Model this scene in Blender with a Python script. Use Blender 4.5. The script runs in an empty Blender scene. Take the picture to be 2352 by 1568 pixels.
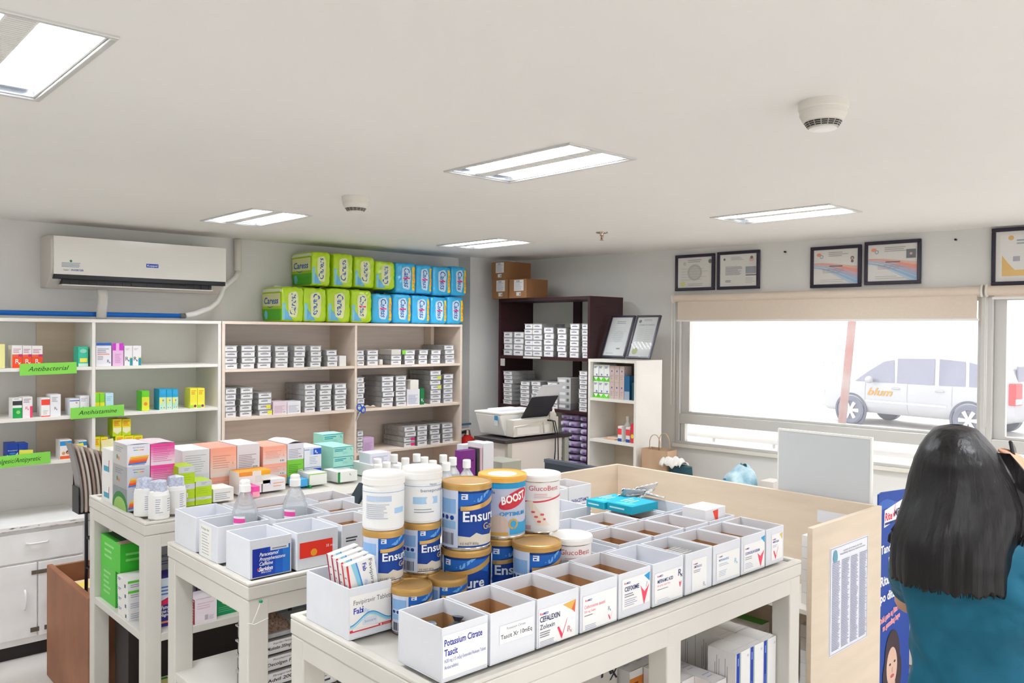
import bpy, bmesh, math, random
from mathutils import Vector, Matrix
R = math.radians
rnd = random.Random(7)
SC = bpy.context.scene
COL = SC.collection
# ------------------------------------------------------------------ camera model
F_PX = 1880.0; H = 1.72
YAW, PITCH, ROLL = R(42.8), R(-.70), R(.45)
_w = Vector((math.sin(YAW)*math.cos(PITCH), math.cos(YAW)*math.cos(PITCH), math.sin(PITCH)))
_r = Vector((math.cos(YAW), -math.sin(YAW), 0)); _u = _r.cross(_w)
_R = math.cos(ROLL)*_r+math.sin(ROLL)*_u; _U = -math.sin(ROLL)*_r+math.cos(ROLL)*_u
O = Vector((0, 0, H))
def at(x, y, X=None, Y=None, Z=None):
    "point of the photograph (2352x1568) met with the plane X=, Y= or Z="
    d = _w+_R*(x-1176)/F_PX-_U*(y-784)/F_PX
    t = X/d.x if X is not None else Y/d.y if Y is not None else (Z-H)/d.z
    return O+d*t
cam = bpy.data.objects.new('camera', bpy.data.cameras.new('camera')); COL.objects.link(cam)
m4 = Matrix((_R, _U, -_w)).transposed().to_4x4(); m4.translation = O
cam.matrix_world = m4
cam.data.sensor_width = 36; cam.data.lens = F_PX/2352*36; cam.data.clip_start = .05; cam.data.clip_end = 300
SC.camera = cam
# ------------------------------------------------------------------ materials
def lin(h):
    h = h.lstrip('#'); h = ''.join(q*2 for q in h) if len(h) == 3 else h; c = [int(h[i:i+2], 16)/255 for i in (0, 2, 4)]
    return tuple((v/12.92 if v <= .04045 else ((v+.055)/1.055)**2.4) for v in c)+(1,)
MATS = {}
def mat(name, hexc, rough=.6, metal=0, spec=.4, **k):
    if name in MATS: return MATS[name]
    m = bpy.data.materials.new(name); m.use_nodes = True; nt = m.node_tree; b = nt.nodes['Principled BSDF']
    c = lin(hexc)
    b.inputs['Base Color'].default_value = c; b.inputs['Roughness'].default_value = rough
    b.inputs['Metallic'].default_value = metal; b.inputs['Specular IOR Level'].default_value = spec
    if k.get('alpha'): b.inputs['Alpha'].default_value = k['alpha']
    if k.get('trans'): b.inputs['Transmission Weight'].default_value = k['trans']; b.inputs['IOR'].default_value = k.get('ior', 1.45)
    if k.get('emit'):
        b.inputs['Emission Color'].default_value = c; b.inputs['Emission Strength'].default_value = k['emit']
    if k.get('noise') or k.get('bump'):
        tc = nt.nodes.new('ShaderNodeTexCoord'); mp = nt.nodes.new('ShaderNodeMapping')
        mp.inputs['Scale'].default_value = k.get('stretch', (1, 1, 1))
        n = nt.nodes.new('ShaderNodeTexNoise'); n.inputs['Scale'].default_value = k.get('scale', 8); n.inputs['Detail'].default_value = 5
        nt.links.new(tc.outputs['Object'], mp.inputs[0]); nt.links.new(mp.outputs[0], n.inputs['Vector'])
        if k.get('noise'):
            mx = nt.nodes.new('ShaderNodeMix'); mx.data_type = 'RGBA'
            a = k['noise']; mx.inputs[6].default_value = tuple(v*(1-a) for v in c[:3])+(1,)
            mx.inputs[7].default_value = tuple(min(1, v*(1+a)) for v in c[:3])+(1,)
            if k.get('c2'): mx.inputs[7].default_value = lin(k['c2'])
            rp = nt.nodes.new('ShaderNodeMapRange'); rp.inputs[1].default_value = .3; rp.inputs[2].default_value = .7
            nt.links.new(n.outputs[0], rp.inputs[0]); nt.links.new(rp.outputs[0], mx.inputs[0]); nt.links.new(mx.outputs[2], b.inputs['Base Color'])
        if k.get('bump'):
            bp = nt.nodes.new('ShaderNodeBump'); bp.inputs['Strength'].default_value = k['bump']; bp.inputs['Distance'].default_value = k.get('bd', .01)
            nt.links.new(n.outputs[0], bp.inputs['Height']); nt.links.new(bp.outputs[0], b.inputs['Normal'])
    MATS[name] = m
    return m
def C(h):  # printed ink / plain board of one colour
    return mat('ink_'+h.lstrip('#'), h, rough=.55, spec=.3)
mat('wall', '#e3e2df', .85, noise=.03, scale=3, bump=.04)
mat('ceiling', '#f4f2ef', .9, noise=.015, scale=1.2)
mat('floor', '#d2cec9', .45, noise=.06, scale=5)
mat('whitewood', '#eeebe5', .5, noise=.03, scale=6)
mat('paintwood', '#d5d1c9', .55, noise=.04, scale=4, bump=.05)
mat('cream', '#ecdccd', .6, noise=.04, scale=5, stretch=(1, 1, 6))
mat('creamback', '#e8ddd3', .7, noise=.06, scale=3, stretch=(1, 1, 14))
mat('greyback', '#ebebe3', .7, noise=.03, scale=4)
mat('birch', '#dccbb6', .6, noise=.05, scale=3, stretch=(1, 1, 8))
mat('darkwood', '#35191d', .45, noise=.15, scale=6, stretch=(1, 1, 8))
mat('brownwood', '#8f5c40', .6, noise=.12, scale=5, c2='#9c6a4a')
mat('card', '#b0855c', .85, noise=.12, scale=30, stretch=(1, 1, .1))
mat('kraft', '#8f6440', .85, noise=.06, scale=8)
mat('paper', '#e2e4ea', .6, noise=.02, scale=14, bump=.12)
mat('plastic_w', '#f2f1ee', .35)
mat('plastic_w2', '#e3dfd6', .4)
mat('ac_white', '#edebe4', .12, spec=.6)
mat('ac_side', '#d4cec6', .4)
mat('black', '#17171b', .45)
mat('dark', '#2b2b31', .5)
mat('tray', '#a9a8a8', .3, spec=.6, noise=.2, scale=25)
mat('gold', '#c49a58', .35, metal=.35)
mat('tin', '#cfc2ad', .22, metal=.9)
mat('alum', '#d6d5d3', .4, metal=.25)
mat('clear', '#f4f8fb', .05, trans=1, ior=1.2, alpha=.45)
mat('glass', '#ffffff', .0, trans=1, ior=1.01, alpha=.12)
mat('pane', '#f4f6ff', .02, trans=0, alpha=.10, spec=.5)
mat('blind', '#e3d4c4', .8, noise=.02, scale=60)
mat('frame', '#2a2436', .35)
mat('tube', '#ffffff', .5, emit=30)
mat('reflector', '#e8ecf2', .15, metal=.6)
mat('chrome', '#cfd2d6', .2, metal=1)
mat('hair', '#0c090b', .42, spec=.35, noise=.4, scale=60, stretch=(1, 1, .04), bump=.4)
mat('skin', '#c99a7c', .55)
mat('blouse', '#00566f', .7, noise=.15, scale=4, bump=.35, bd=.05)
mat('trousers', '#23252e', .8)
# ------------------------------------------------------------------ mesh builder
class MB:
    def __init__(s): s.v = []; s.f = []; s.m = []; s.names = []; s.sm = []
    def mi(s, m):
        n = m.name if not isinstance(m, str) else m
        if isinstance(m, str): mm = MATS[m] if m in MATS else C(m)
        else: mm = m
        if mm not in s.names: s.names.append(mm)
        return s.names.index(mm)
    def add(s, vs, fs, m, smooth=False, M=None):
        b = len(s.v)
        s.v += [tuple(M @ Vector(v)) if M else tuple(v) for v in vs]
        k = s.mi(m)
        for f in fs: s.f.append([b+i for i in f]); s.m.append(k); s.sm.append(smooth)
        return s
    def box(s, x0, y0, z0, x1, y1, z1, m, M=None, mats=None):
        vs = [(x0, y0, z0), (x1, y0, z0), (x1, y1, z0), (x0, y1, z0), (x0, y0, z1), (x1, y0, z1), (x1, y1, z1), (x0, y1, z1)]
        fs = [(0, 3, 2, 1), (4, 5, 6, 7), (0, 1, 5, 4), (1, 2, 6, 5), (2, 3, 7, 6), (3, 0, 4, 7)]  # bot top -y +x +y -x
        if mats:
            for f, mm in zip(fs, mats): s.add(vs, [f], mm or m, M=M)
        else: s.add(vs, fs, m, M=M)
        return s
    def lathe(s, prof, m, n=32, M=None, cx=0, cy=0, ang=(0, 2*math.pi)):
        full = abs(ang[1]-ang[0]-2*math.pi) < 1e-6; k = n if full else n+1
        for j in range(len(prof)-1):
            (r0, z0), (r1, z1) = prof[j][:2], prof[j+1][:2]
            mm = prof[j+1][2] if len(prof[j+1]) > 2 else m
            vs = []; fs = []
            for i in range(k):
                a = ang[0]+(ang[1]-ang[0])*i/n; c, q = math.cos(a), math.sin(a)
                vs += [(cx+r0*c, cy+r0*q, z0), (cx+r1*c, cy+r1*q, z1)]
            for i in range(n):
                a, b = 2*i, 2*((i+1) % k)
                if r0 < 1e-6: fs.append((a, b+1, a+1))
                elif r1 < 1e-6: fs.append((a, b, a+1))
                else: fs.append((a, b, b+1, a+1))
            s.add(vs, fs, mm, True, M)
        return s
    def tube(s, pts, r, m, n=10, closed=False):
        pts = [Vector(p) for p in pts]; vs = []; fs = []
        rr = r if isinstance(r, (list, tuple)) else [r]*len(pts)
        up = Vector((0, 0, 1)); prev = None
        for i, p in enumerate(pts):
            d = (pts[min(i+1, len(pts)-1)]-pts[max(i-1, 0)]).normalized()
            a = d.cross(up if abs(d.z) < .95 else Vector((1, 0, 0))).normalized()
            if prev is not None:
                a = (prev-d*prev.dot(d)).normalized()
            prev = a; b = d.cross(a)
            for j in range(n):
                t = 2*math.pi*j/n; vs.append(p+(a*math.cos(t)+b*math.sin(t))*rr[i])
        for i in range(len(pts)-1):
            for j in range(n):
                k = (j+1) % n; fs.append((i*n+j, i*n+k, (i+1)*n+k, (i+1)*n+j))
        fs.append(tuple(range(n-1, -1, -1))); fs.append(tuple((len(pts)-1)*n+j for j in range(n)))
        return s.add(vs, fs, m, True)
    def prism(s, poly, y0, y1, m, M=None):  # polygon in xz, extruded along y
        n = len(poly); vs = [(x, y0, z) for x, z in poly]+[(x, y1, z) for x, z in poly]
        fs = [tuple(range(n)), tuple(range(2*n-1, n-1, -1))]+[(i, i+n, (i+1) % n+n, (i+1) % n) for i in range(n)]
        return s.add(vs, fs, m, M=M)
    def grid(s, fn, nu, nv, m, smooth=True):
        vs = [fn(i/nu, j/nv) for j in range(nv+1) for i in range(nu+1)]
        fs = [(j*(nu+1)+i, j*(nu+1)+i+1, (j+1)*(nu+1)+i+1, (j+1)*(nu+1)+i) for j in range(nv) for i in range(nu)]
        return s.add(vs, fs, m, smooth)
    def build(s, name, parent=None, loc=None, rz=0, bevel=0, seg=2, fix=False):
        me = bpy.data.meshes.new(name); me.from_pydata([tuple(v) for v in s.v], [], s.f)
        for m in s.names: me.materials.append(m)
        me.polygons.foreach_set('material_index', s.m); me.polygons.foreach_set('use_smooth', s.sm)
        if fix:
            bm = bmesh.new(); bm.from_mesh(me); bmesh.ops.remove_doubles(bm, verts=bm.verts, dist=1e-5)
            bmesh.ops.recalc_face_normals(bm, faces=bm.faces); bm.to_mesh(me); bm.free()
        me.update()
        o = bpy.data.objects.new(name, me); COL.objects.link(o)
        if parent: o.parent = parent
        if loc is not None: o.location = loc
        o.rotation_euler.z = rz
        if bevel:
            b = o.modifiers.new('bevel', 'BEVEL'); b.width = bevel; b.segments = seg; b.limit_method = 'ANGLE'
        return o
def tag(o, label=None, cat=None, group=None, kind=None):
    if label: o['label'] = label
    if cat: o['category'] = cat
    if group: o['group'] = group
    if kind: o['kind'] = kind
    return o
def thing(name, loc, label, cat, group=None, rz=0):
    o = bpy.data.objects.new(name, None); COL.objects.link(o); o.location = loc; o.rotation_euler.z = rz
    o.empty_display_size = .05
    return tag(o, label, cat, group)
def dup(root, loc, rz=None, label=None, group=None):
    r = root.copy(); COL.objects.link(r); r.location = loc
    if rz is not None: r.rotation_euler.z = rz
    if label: r['label'] = label
    if group: r['group'] = group
    for ch in list(root.children):
        c = ch.copy(); COL.objects.link(c); c.parent = r
        for g in list(ch.children):
            d = g.copy(); COL.objects.link(d); d.parent = c
    return r
# ------------------------------------------------------------------ printed graphics
_TX = {}
def text_mesh(s, shear, bold, sx=1):
    key = (s, shear, bold)
    if key not in _TX:
        c = bpy.data.curves.new('t', 'FONT'); c.body = s; c.resolution_u = 2; c.shear = shear; c.offset = bold
        o = bpy.data.objects.new('t', c)
        me = o.to_mesh()
        vs = [(v.co.x, v.co.y) for v in me.vertices]; fs = [tuple(p.vertices) for p in me.polygons]
        o.to_mesh_clear(); bpy.data.objects.remove(o); bpy.data.curves.remove(c)
        x0 = min(v[0] for v in vs); x1 = max(v[0] for v in vs)
        _TX[key] = ([(v[0]-x0, v[1]) for v in vs], fs, x1-x0)
    return _TX[key]
class G:
    "flat print on a face: metres, origin lower left"
    def __init__(s, seed=1): s.e = []; s.L = 1; s.rnd = random.Random(seed)
    def poly(s, pts, c):
        s.e.append((list(pts), [tuple(range(len(pts)))], c, s.L)); s.L += 1; return s
    def rect(s, x, y, w, h, c): return s.poly([(x, y), (x+w, y), (x+w, y+h), (x, y+h)], c)
    def disc(s, x, y, r, c, n=16, ry=None):
        return s.poly([(x+r*math.cos(2*math.pi*i/n), y+(ry or r)*math.sin(2*math.pi*i/n)) for i in range(n)], c)
    def band(s, top, bot, c):  # strip between two polylines
        n = len(top); s.e.append((list(top)+list(bot), [(i, i+n, i+n+1, i+1) for i in range(n-1)], c, s.L)); s.L += 1; return s
    def text(s, t, x, y, h=None, w=None, c='#222222', al='L', rot=0, shear=0, bold=.0):
        vs, fs, tw = text_mesh(t, shear, bold)
        sy = (h/.7) if h else w/tw; sx = (w/tw) if w else sy
        W = tw*sx; ox = {'L': 0, 'C': -W/2, 'R': -W}[al]
        ca, sa = math.cos(rot), math.sin(rot)
        P = [((ox+a*sx)*ca-b*sy*sa+x, (ox+a*sx)*sa+b*sy*ca+y) for a, b in vs]
        s.e.append((P, fs, c, s.L)); s.L += 1; return s
    def lines(s, x, y, w, n, dy, h, c='#8a8a92', rag=.35):
        vs = []; fs = []
        for i in range(n):
            ww = w*(1-s.rnd.random()*rag); yy = y-i*dy; b = len(vs)
            vs += [(x, yy), (x+ww, yy), (x+ww, yy+h), (x, yy+h)]; fs.append((b, b+1, b+2, b+3))
        s.e.append((vs, fs, c, s.L)); s.L += 1; return s
    def barcode(s, x, y, w, h, c='#333338'):
        vs = []; fs = []; n = 9
        for i in range(n):
            b = len(vs); xx = x+w*i/n; ww = w/n*(.3+.4*s.rnd.random()); vs += [(xx, y), (xx+ww, y), (xx+ww, y+h), (xx, y+h)]; fs.append((b, b+1, b+2, b+3))
        s.e.append((vs, fs, c, s.L)); s.L += 1; return s
    def rx(s, x, y, h, c='#333344', shear=0):
        s.text('R', x, y, h=h, c=c, shear=shear); s.text('x', x+h*.55, y-h*.25, h=h*.75, c=c, shear=shear); return s
    def put(s, mb, fn, eps=.0005, cut=None, clip=None):
        "fn(x, y, off) -> local xyz"
        for vs, fs, c, L in s.e:
            if cut or clip:
                bm = bmesh.new(); bv = [bm.verts.new((a, b, 0)) for a, b in vs]
                for f in fs:
                    try: bm.faces.new([bv[i] for i in f])
                    except ValueError: pass
                if clip:
                    x0, y0, x1, y1 = clip
                    for co, no in (((x0, 0, 0), (-1, 0, 0)), ((x1, 0, 0), (1, 0, 0)), ((0, y0, 0), (0, -1, 0)), ((0, y1, 0), (0, 1, 0))):
                        bmesh.ops.bisect_plane(bm, geom=bm.verts[:]+bm.edges[:]+bm.faces[:], plane_co=co, plane_no=no, clear_outer=True)
                if cut:
                    for ax, st in enumerate(cut):
                        if not st or not bm.verts: continue
                        lo = min(v.co[ax] for v in bm.verts); hi = max(v.co[ax] for v in bm.verts)
                        k = math.floor(lo/st)+1
                        while k*st < hi:
                            co = [0, 0, 0]; co[ax] = k*st; no = [0, 0, 0]; no[ax] = 1
                            bmesh.ops.bisect_plane(bm, geom=bm.verts[:]+bm.edges[:]+bm.faces[:], plane_co=co, plane_no=no); k += 1
                bm.verts.index_update()
                vs2 = [(v.co.x, v.co.y) for v in bm.verts]; fs2 = [[v.index for v in f.verts] for f in bm.faces]; bm.free()
            else: vs2, fs2 = vs, fs
            if fs2: mb.add([fn(a, b, eps+L*.00012) for a, b in vs2], fs2, c)
        return mb
def on_front(y): return lambda a, b, o: (a, y-o, b)        # face looking -Y, x to the right
def on_left(x, d): return lambda a, b, o: (x-o, d-a, b)    # face looking -X, seen from -X: text runs towards -Y
def on_top(z): return lambda a, b, o: (a, b, z+o)
def ordn(i): return ['first', 'second', 'third', 'fourth', 'fifth', 'sixth', 'seventh', 'eighth', 'ninth', 'tenth'][i]
# ================================================================== SETTING
CZ = 2.32; DW = 5.25
def struct(mb, name, **k): return tag(mb.build(name, **k), kind='structure')
mb = MB().box(-2.7, -2.7, -.1, 5.3, DW+.1, 0, 'floor')
for i in range(-4, 9):
    mb.box(i*.6+.2, -2.7, 0, i*.6+.204, DW, .0006, C('#b1a79f')); 
for i in range(-4, 9): mb.box(-2.7, i*.6+.1, 0, 5.2, i*.6+.104, .0006, C('#b1a79f'))
struct(mb, 'floor')
LX, LY = .31, .62
LIGHTS = [(.23, 1.806, 'recessed twin-tube ceiling light cut off by the left edge of the photo'),
          (1.91, 1.80, 'large recessed twin-tube ceiling light above the stacked milk powder cans'),
          (3.645, 1.79, 'recessed twin-tube ceiling light above the framed certificates'),
          (1.82, 3.86, 'recessed twin-tube ceiling light nearest the air conditioner'),
          (3.52, 3.94, 'recessed twin-tube ceiling light above the blue packs and cartons'),
          (-1.5, 1.80, 'added recessed twin-tube ceiling light out of view by the left wall'),  # from here on: unseen fixtures added to brighten the room
          (.13, 3.9, 'added recessed twin-tube ceiling light above the white cabinet, out of view'),
          (.23, -.3, 'added unseen recessed twin-tube ceiling light behind the viewer on the left'),
          (1.91, -.3, 'added unseen recessed twin-tube ceiling light behind the viewer, middle of its row'),
          (3.63, -.3, 'added unseen recessed twin-tube ceiling light behind the viewer on the right')]
xs = sorted({-2.7, 6.2}|{a[0] for a in LIGHTS}|{a[0]+LX for a in LIGHTS}); ys = sorted({-2.7, DW+.1}|{a[1] for a in LIGHTS}|{a[1]+LY for a in LIGHTS})
mb = MB()
for i in range(len(xs)-1):
    for j in range(len(ys)-1):
        cx, cy = (xs[i]+xs[i+1])/2, (ys[j]+ys[j+1])/2
        if any(a[0] < cx < a[0]+LX and a[1] < cy < a[1]+LY for a in LIGHTS): continue
        mb.box(xs[i], ys[j], CZ, xs[i+1], ys[j+1], CZ+.1, 'ceiling')
struct(mb, 'ceiling')
t0 = thing('ceiling_light', (0, 0, CZ), '', 'ceiling light', 'recessed ceiling lights')
w = .014
mb = MB()
for b in ((-w, -w, LX+w, 0), (-w, LY, LX+w, LY+w), (-w, 0, 0, LY), (LX, 0, LX+w, LY)): mb.box(b[0], b[1], -.006, b[2], b[3], .004, 'alum')
mb.build('frame', t0, bevel=.002)
mb = MB()   # housing
mb.box(.002, .002, .07, LX-.002, LY-.002, .075, 'reflector').box(0.001, .002, 0, .006, LY-.002, .07, 'plastic_w').box(LX-.006, .002, 0, LX-.001, LY-.002, .07, 'plastic_w')
mb.box(.006, .002, 0, LX-.006, .007, .07, 'reflector').box(.006, LY-.007, 0, LX-.006, LY-.002, .07, 'reflector')
mb.build('housing', t0)
mb = MB().box(.125, .007, .002, .185, LY-.007, .006, 'plastic_w')
for k in range(48): mb.box(.13, .012+k*.0125, .0012, .18, .016+k*.0125, .002, C('#dcdad6'))
mb.build('perforated_strip', t0)
for x0 in (.012, .19):
    MB().box(x0, .05, .03, x0+.105, LY-.05, .034, 'tube').build('lamp_panel', t0)
    mb = MB()
    for k in range(4):
        for y0 in (.012, LY-.046): mb.box(x0, y0+k*.01, .012, x0+.105, y0+k*.01+.0012, .04, 'reflector')
    for k in range(13): mb.box(x0, .0585+k*.0415, .004, x0+.105, .0597+k*.0415, .024, 'reflector')
    mb.build('louver', t0)
for i, (x, y, lb) in enumerate(LIGHTS):
    if i == 0: t0.location = (x, y, CZ); t0['label'] = lb
    else: dup(t0, (x, y, CZ), label=lb)
struct(MB().box(-2.7, DW, 0, 5.0, DW+.1, CZ, 'wall'), 'wall_back')
struct(MB().box(-2.7, -2.7, 0, -2.6, DW, CZ, 'wall'), 'wall_left')
struct(MB().box(-2.6, -2.7, 0, -2.2, -2.6, CZ, 'wall').box(-2.2, -2.7, 0, 4.8, -2.6, .12, 'wall').box(-2.2, -2.7, 2.2, 4.8, -2.6, CZ, 'wall').box(4.8, -2.7, 0, 5.6, -2.6, CZ, 'wall'), 'wall_front')  # wide opening added for daylight from behind the camera
w3 = bpy.data.objects.new('added_window', None); COL.objects.link(w3); w3['kind'] = 'structure'; mb = MB()  # unseen glazing, added to let daylight in towards the ceiling
for i in range(5): mb.box(-2.2+1.74*i, -2.69, .12, -2.16+1.74*i, -2.61, 2.2, 'alum')
mb.build('window_frame', w3)
for i in range(4): MB().box(-2.16+1.74*i, -2.652, .12, -2.2+1.74*(i+1), -2.648, 2.2, 'pane').build('pane', w3)
struct(MB().box(4.256, 5.10, 0, 4.86, DW, CZ, 'wall'), 'trim_1')
# window wall: local x runs along the wall towards the viewer's right, local +y is outdoors
A5 = R(5); W0 = Vector((4.77, 4.95, 0)); RZW = R(-85)
WM = Matrix.Translation(W0) @ Matrix.Rotation(RZW, 4, 'Z')
def wl(s, y, z): return WM @ Vector((s, y, z))
S0, S1, S2, S3 = 1.427, 3.376, 3.44, 5.60
mb = MB().box(-.45, 0, 0, 7.9, .15, .925, 'wall').box(-.45, 0, 1.955, 7.9, .15, CZ, 'wall').box(-.45, 0, .925, S0, .15, 1.955, 'wall').box(S3, 0, .925, 7.9, .15, 1.955, 'wall')
struct(mb, 'wall_right', loc=W0, rz=RZW)
def window(name, a, b):
    r = bpy.data.objects.new(name, None); COL.objects.link(r); r.location = W0; r.rotation_euler.z = RZW; r['kind'] = 'structure'
    f = MB(); y0, y1 = -.012, .09
    f.box(a, y0, .925, b, y1, .945, 'alum').box(a, y0, 1.935, b, y1, 1.955, 'alum').box(a, y0, .945, a+.03, y1, 1.935, 'alum').box(b-.03, y0, .945, b, y1, 1.935, 'alum')
    f.box(a+.03, y0, 1.07, b-.03, y1, 1.14, 'alum')
    f.build('window_frame', r, bevel=.003)
    g = MB()
    g.box(a+.03, .02, 1.14, a+.09, .06, 1.935, 'alum').box(b-.052, .02, 1.14, b-.03, .06, 1.935, 'alum').box(a+.09, .02, 1.14, b-.052, .06, 1.155, 'alum').box(a+.09, .02, 1.915, b-.052, .06, 1.935, 'alum')
    g.box(a+.035, .0, .945, a+.07, .04, 1.07, 'alum').build('sash', r, bevel=.002)
    MB().box(a+.09, .038, 1.155, b-.052, .042, 1.915, 'pane').build('pane', r)
    MB().box(a+.07, .038, .945, b-.03, .042, 1.07, 'pane').build('pane', r)
    return r
window('window_1', S0, 3.408); window('window_2', 3.408, S3)
MB_s = MB().box(S0-.02, -.03, .9, S3, -.0, .925, 'plastic_w2'); tag(MB_s.build('trim_2', loc=W0, rz=RZW, bevel=.003), kind='structure')
# ---- roller blinds
def blind(a, b, zb, label):
    t = thing('roller_blind', wl(a, -.05, 1.955), label, 'roller blind', 'roller blinds over the windows', RZW)
    L = b-a; X = Matrix.Rotation(R(90), 4, 'Y')
    MB().lathe([(0, 0), (.026, 0), (.026, L), (0, L)], 'blind', 24, X).build('roller', t, (0, 0, .012))
    MB().box(.03, -.003, zb-1.955, L-.02, .003, .012, 'blind').build('fabric', t)
    MB().box(.02, -.008, zb-1.967, L-.01, .008, zb-1.953, 'plastic_w').build('bottom_bar', t, bevel=.003)
    for x in (-.012, L): MB().lathe([(0, 0), (.033, 0), (.036, .004), (.033, .012), (0, .012)], 'plastic_w2', 24, X).build('bracket', t, (x, 0, .012))
    n = 26; mb = MB()
    for q in (-.02, .02): mb.tube([(-.008, q, 0), (-.008, q, -.75)], .0022, 'plastic_w', 6)
    mb.build('chain', t)
blind(1.43, 3.385, 1.812, 'cream roller blind pulled partly down over the wide window')
blind(3.42, 5.42, 1.93, 'cream roller blind rolled up at the right edge of the photo')
# ---- framed certificates
def cert(s0, z0, s1, z1, label, art, tilt=0, y=-.012, bw=.021):
    w_, h_ = s1-s0, z1-z0
    t = thing('framed_certificate', wl(s0, y, z0), label, 'picture frame', 'framed certificates on the window wall', RZW); t.rotation_euler.y = R(tilt)
    f = MB().box(0, -.012, 0, w_, .008, bw, 'frame').box(0, -.012, h_-bw, w_, .008, h_, 'frame').box(0, -.012, bw, bw, .008, h_-bw, 'frame').box(w_-bw, -.012, bw, w_, .008, h_-bw, 'frame')
    f.build('frame', t, bevel=.003)
    g = G(int(s0*100)); art(g, bw, bw, w_-2*bw, h_-2*bw)
    m = MB().box(bw, -.002, bw, w_-bw, .002, h_-bw, C('#e9e6dd')); g.put(m, on_front(-.002)); m.build('certificate', t)
    MB().box(bw, -.008, bw, w_-bw, -.007, h_-bw, 'pane').build('glass', t)
    return t
def art_a(g, x, y, w, h):
    g.disc(x+w*.5, y+h*.5, h*.27, '#b9b8b0', 24); g.disc(x+w*.5, y+h*.5, h*.2, '#cfcdc4', 24)
    g.disc(x+w*.15, y+h*.13, h*.09, '#d8d766', 14); g.disc(x+w*.2, y+h*.8, h*.06, '#c9cabc', 14); g.disc(x+w*.95, y+h*.85, h*.07, '#5d6669', 12)
    g.lines(x+w*.1, y+h*.62, w*.8, 5, h*.09, h*.012, '#b5b3a8'); g.lines(x+w*.3, y+h*.9, w*.4, 2, h*.06, h*.02, '#8d8c86'); g.lines(x+w*.3, y+h*.12, w*.55, 2, h*.05, h*.012, '#77766f')
def art_b(g, x, y, w, h):
    g.disc(x+w*.12, y+h*.85, h*.04, '#44444c', 12); g.lines(x+w*.3, y+h*.9, w*.35, 3, h*.04, h*.015, '#9a9aa2')
    g.disc(x+w*.86, y+h*.82, h*.08, '#e3b8a5', 12); g.disc(x+w*.86, y+h*.88, h*.05, '#5a423c', 10); g.rect(x+w*.8, y+h*.66, w*.13, h*.1, '#efd9d2')
    g.lines(x+w*.15, y+h*.6, w*.5, 8, h*.035, h*.018, '#8b8b95'); g.rect(x+w*.7, y+h*.38, w*.28, h*.22, '#8d8f96'); g.rect(x+w*.7, y+h*.32, w*.3, h*.035, '#4d4d55')
    g.lines(x+w*.15, y+h*.17, w*.2, 2, h*.04, h*.02, '#5a5a64'); g.lines(x+w*.7, y+h*.25, w*.25, 5, h*.04, h*.012, '#a7a7ae')
def art_c(dark):
    def f(g, x, y, w, h):
        n = 16
        for k, (c, a0) in enumerate((('#e9b9a0', .58), ('#ee9070', .52), ('#c9a3b8', .44), ('#9db4d2', .36), ('#7fb2dc', .27), ('#b9d0e0', .20), ('#e9e6dd', .12))):
            top = [(x+w*i/n, y+h*(a0+.10*math.cos(2.6*i/n)*(1-.0*i)+.04-.17*(i/n)**2*(.2+k*.15))) for i in range(n+1)]
            top = [(a, max(y+h*.01, min(y+h*(.72), b-(1-(a-x)/w)*h*.05*(k-2)*(-1)))) for a, b in top]
            g.band(top, [(x+w*i/n, y+h*(.02)) for i in range(n+1)], c) if k in (6,) else g.band(top, [(a, max(y, b-h*(.02+.09*((a-x)/w)**1.5))) for a, b in top], c)
        g.disc(x+w*.12, y+h*.86, h*.07, '#f0794f', 14, ry=h*.05); g.disc(x+w*.18, y+h*.8, h*.055, '#8fa2b4', 14); g.disc(x+w*.18, y+h*.8, h*.03, '#e9e6dd', 10)
        g.text('REPUBLIC BOARD OF PHARMACY', x+w*.55, y+h*.87, h=h*.03, w=w*.55, c='#a79a98', al='C') if 0 else g.lines(x+w*.34, y+h*.9, w*.45, 3, h*.05, h*.022, '#aaa3a0')
        g.lines(x+w*.36, y+h*.5, w*.3, 1, 1, h*.035, '#5b4f55', 0); g.lines(x+w*.2, y+h*.42, w*.6, 3, h*.045, h*.016, '#a58f94'); g.lines(x+w*.15, y+h*.12, w*.6, 2, h*.05, h*.014, '#b0aaa6')
        if dark: g.rect(x+w*.78, y+h*.6, w*.19, h*.24, '#2f3a42'); 
        cx = x+w*.875; g.disc(cx, y+h*.73, h*.055, '#3a2628', 12); g.disc(cx, y+h*.72, h*.035, '#d9a48c', 12); g.disc(cx, y+h*.64, h*.04, '#3a2628' if not dark else '#20262c', 12)
    return f
def art_d(g, x, y, w, h):
    g.rect(x+.02, y+.02, w-.04, h-.04, '#f1efe8'); n = 10
    g.band([(x+.03+.11*i/n, y+.03+h*(.42*(1-i/n)**1.5)) for i in range(n+1)], [(x+.03+.11*i/n, y+.03) for i in range(n+1)], '#e9b93c')
    g.rect(x+.03, y+.03, w-.06, h*.12, '#ecbf45'); g.disc(x+w*.22, y+h*.87, h*.05, '#e2ac33', 14); g.lines(x+w*.3, y+h*.8, w*.6, 2, h*.06, h*.03, '#98a0ae')
    for q in (.25, .45, .62): g.rect(x+w*q, y+h*.4, w*.1, h*.1, '#a8a2b2')
cert(1.416, 2.02, 1.727, 2.276, 'dark framed certificate with yellow seal, leftmost above the window', art_a)
cert(1.748, 2.02, 2.06, 2.28, 'dark framed white certificate with portrait, second from left above window', art_b)
cert(2.405, 2.012, 2.722, 2.272, 'dark framed certificate with orange and blue wave and woman portrait', art_c(False))
cert(2.74, 2.02, 3.063, 2.283, 'dark framed certificate with orange and blue wave and dark square portrait', art_c(True))
cert(3.426, 1.995, 3.80, 2.312, 'dark framed certificate with yellow corner, cut by the right photo edge', art_d)
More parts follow.
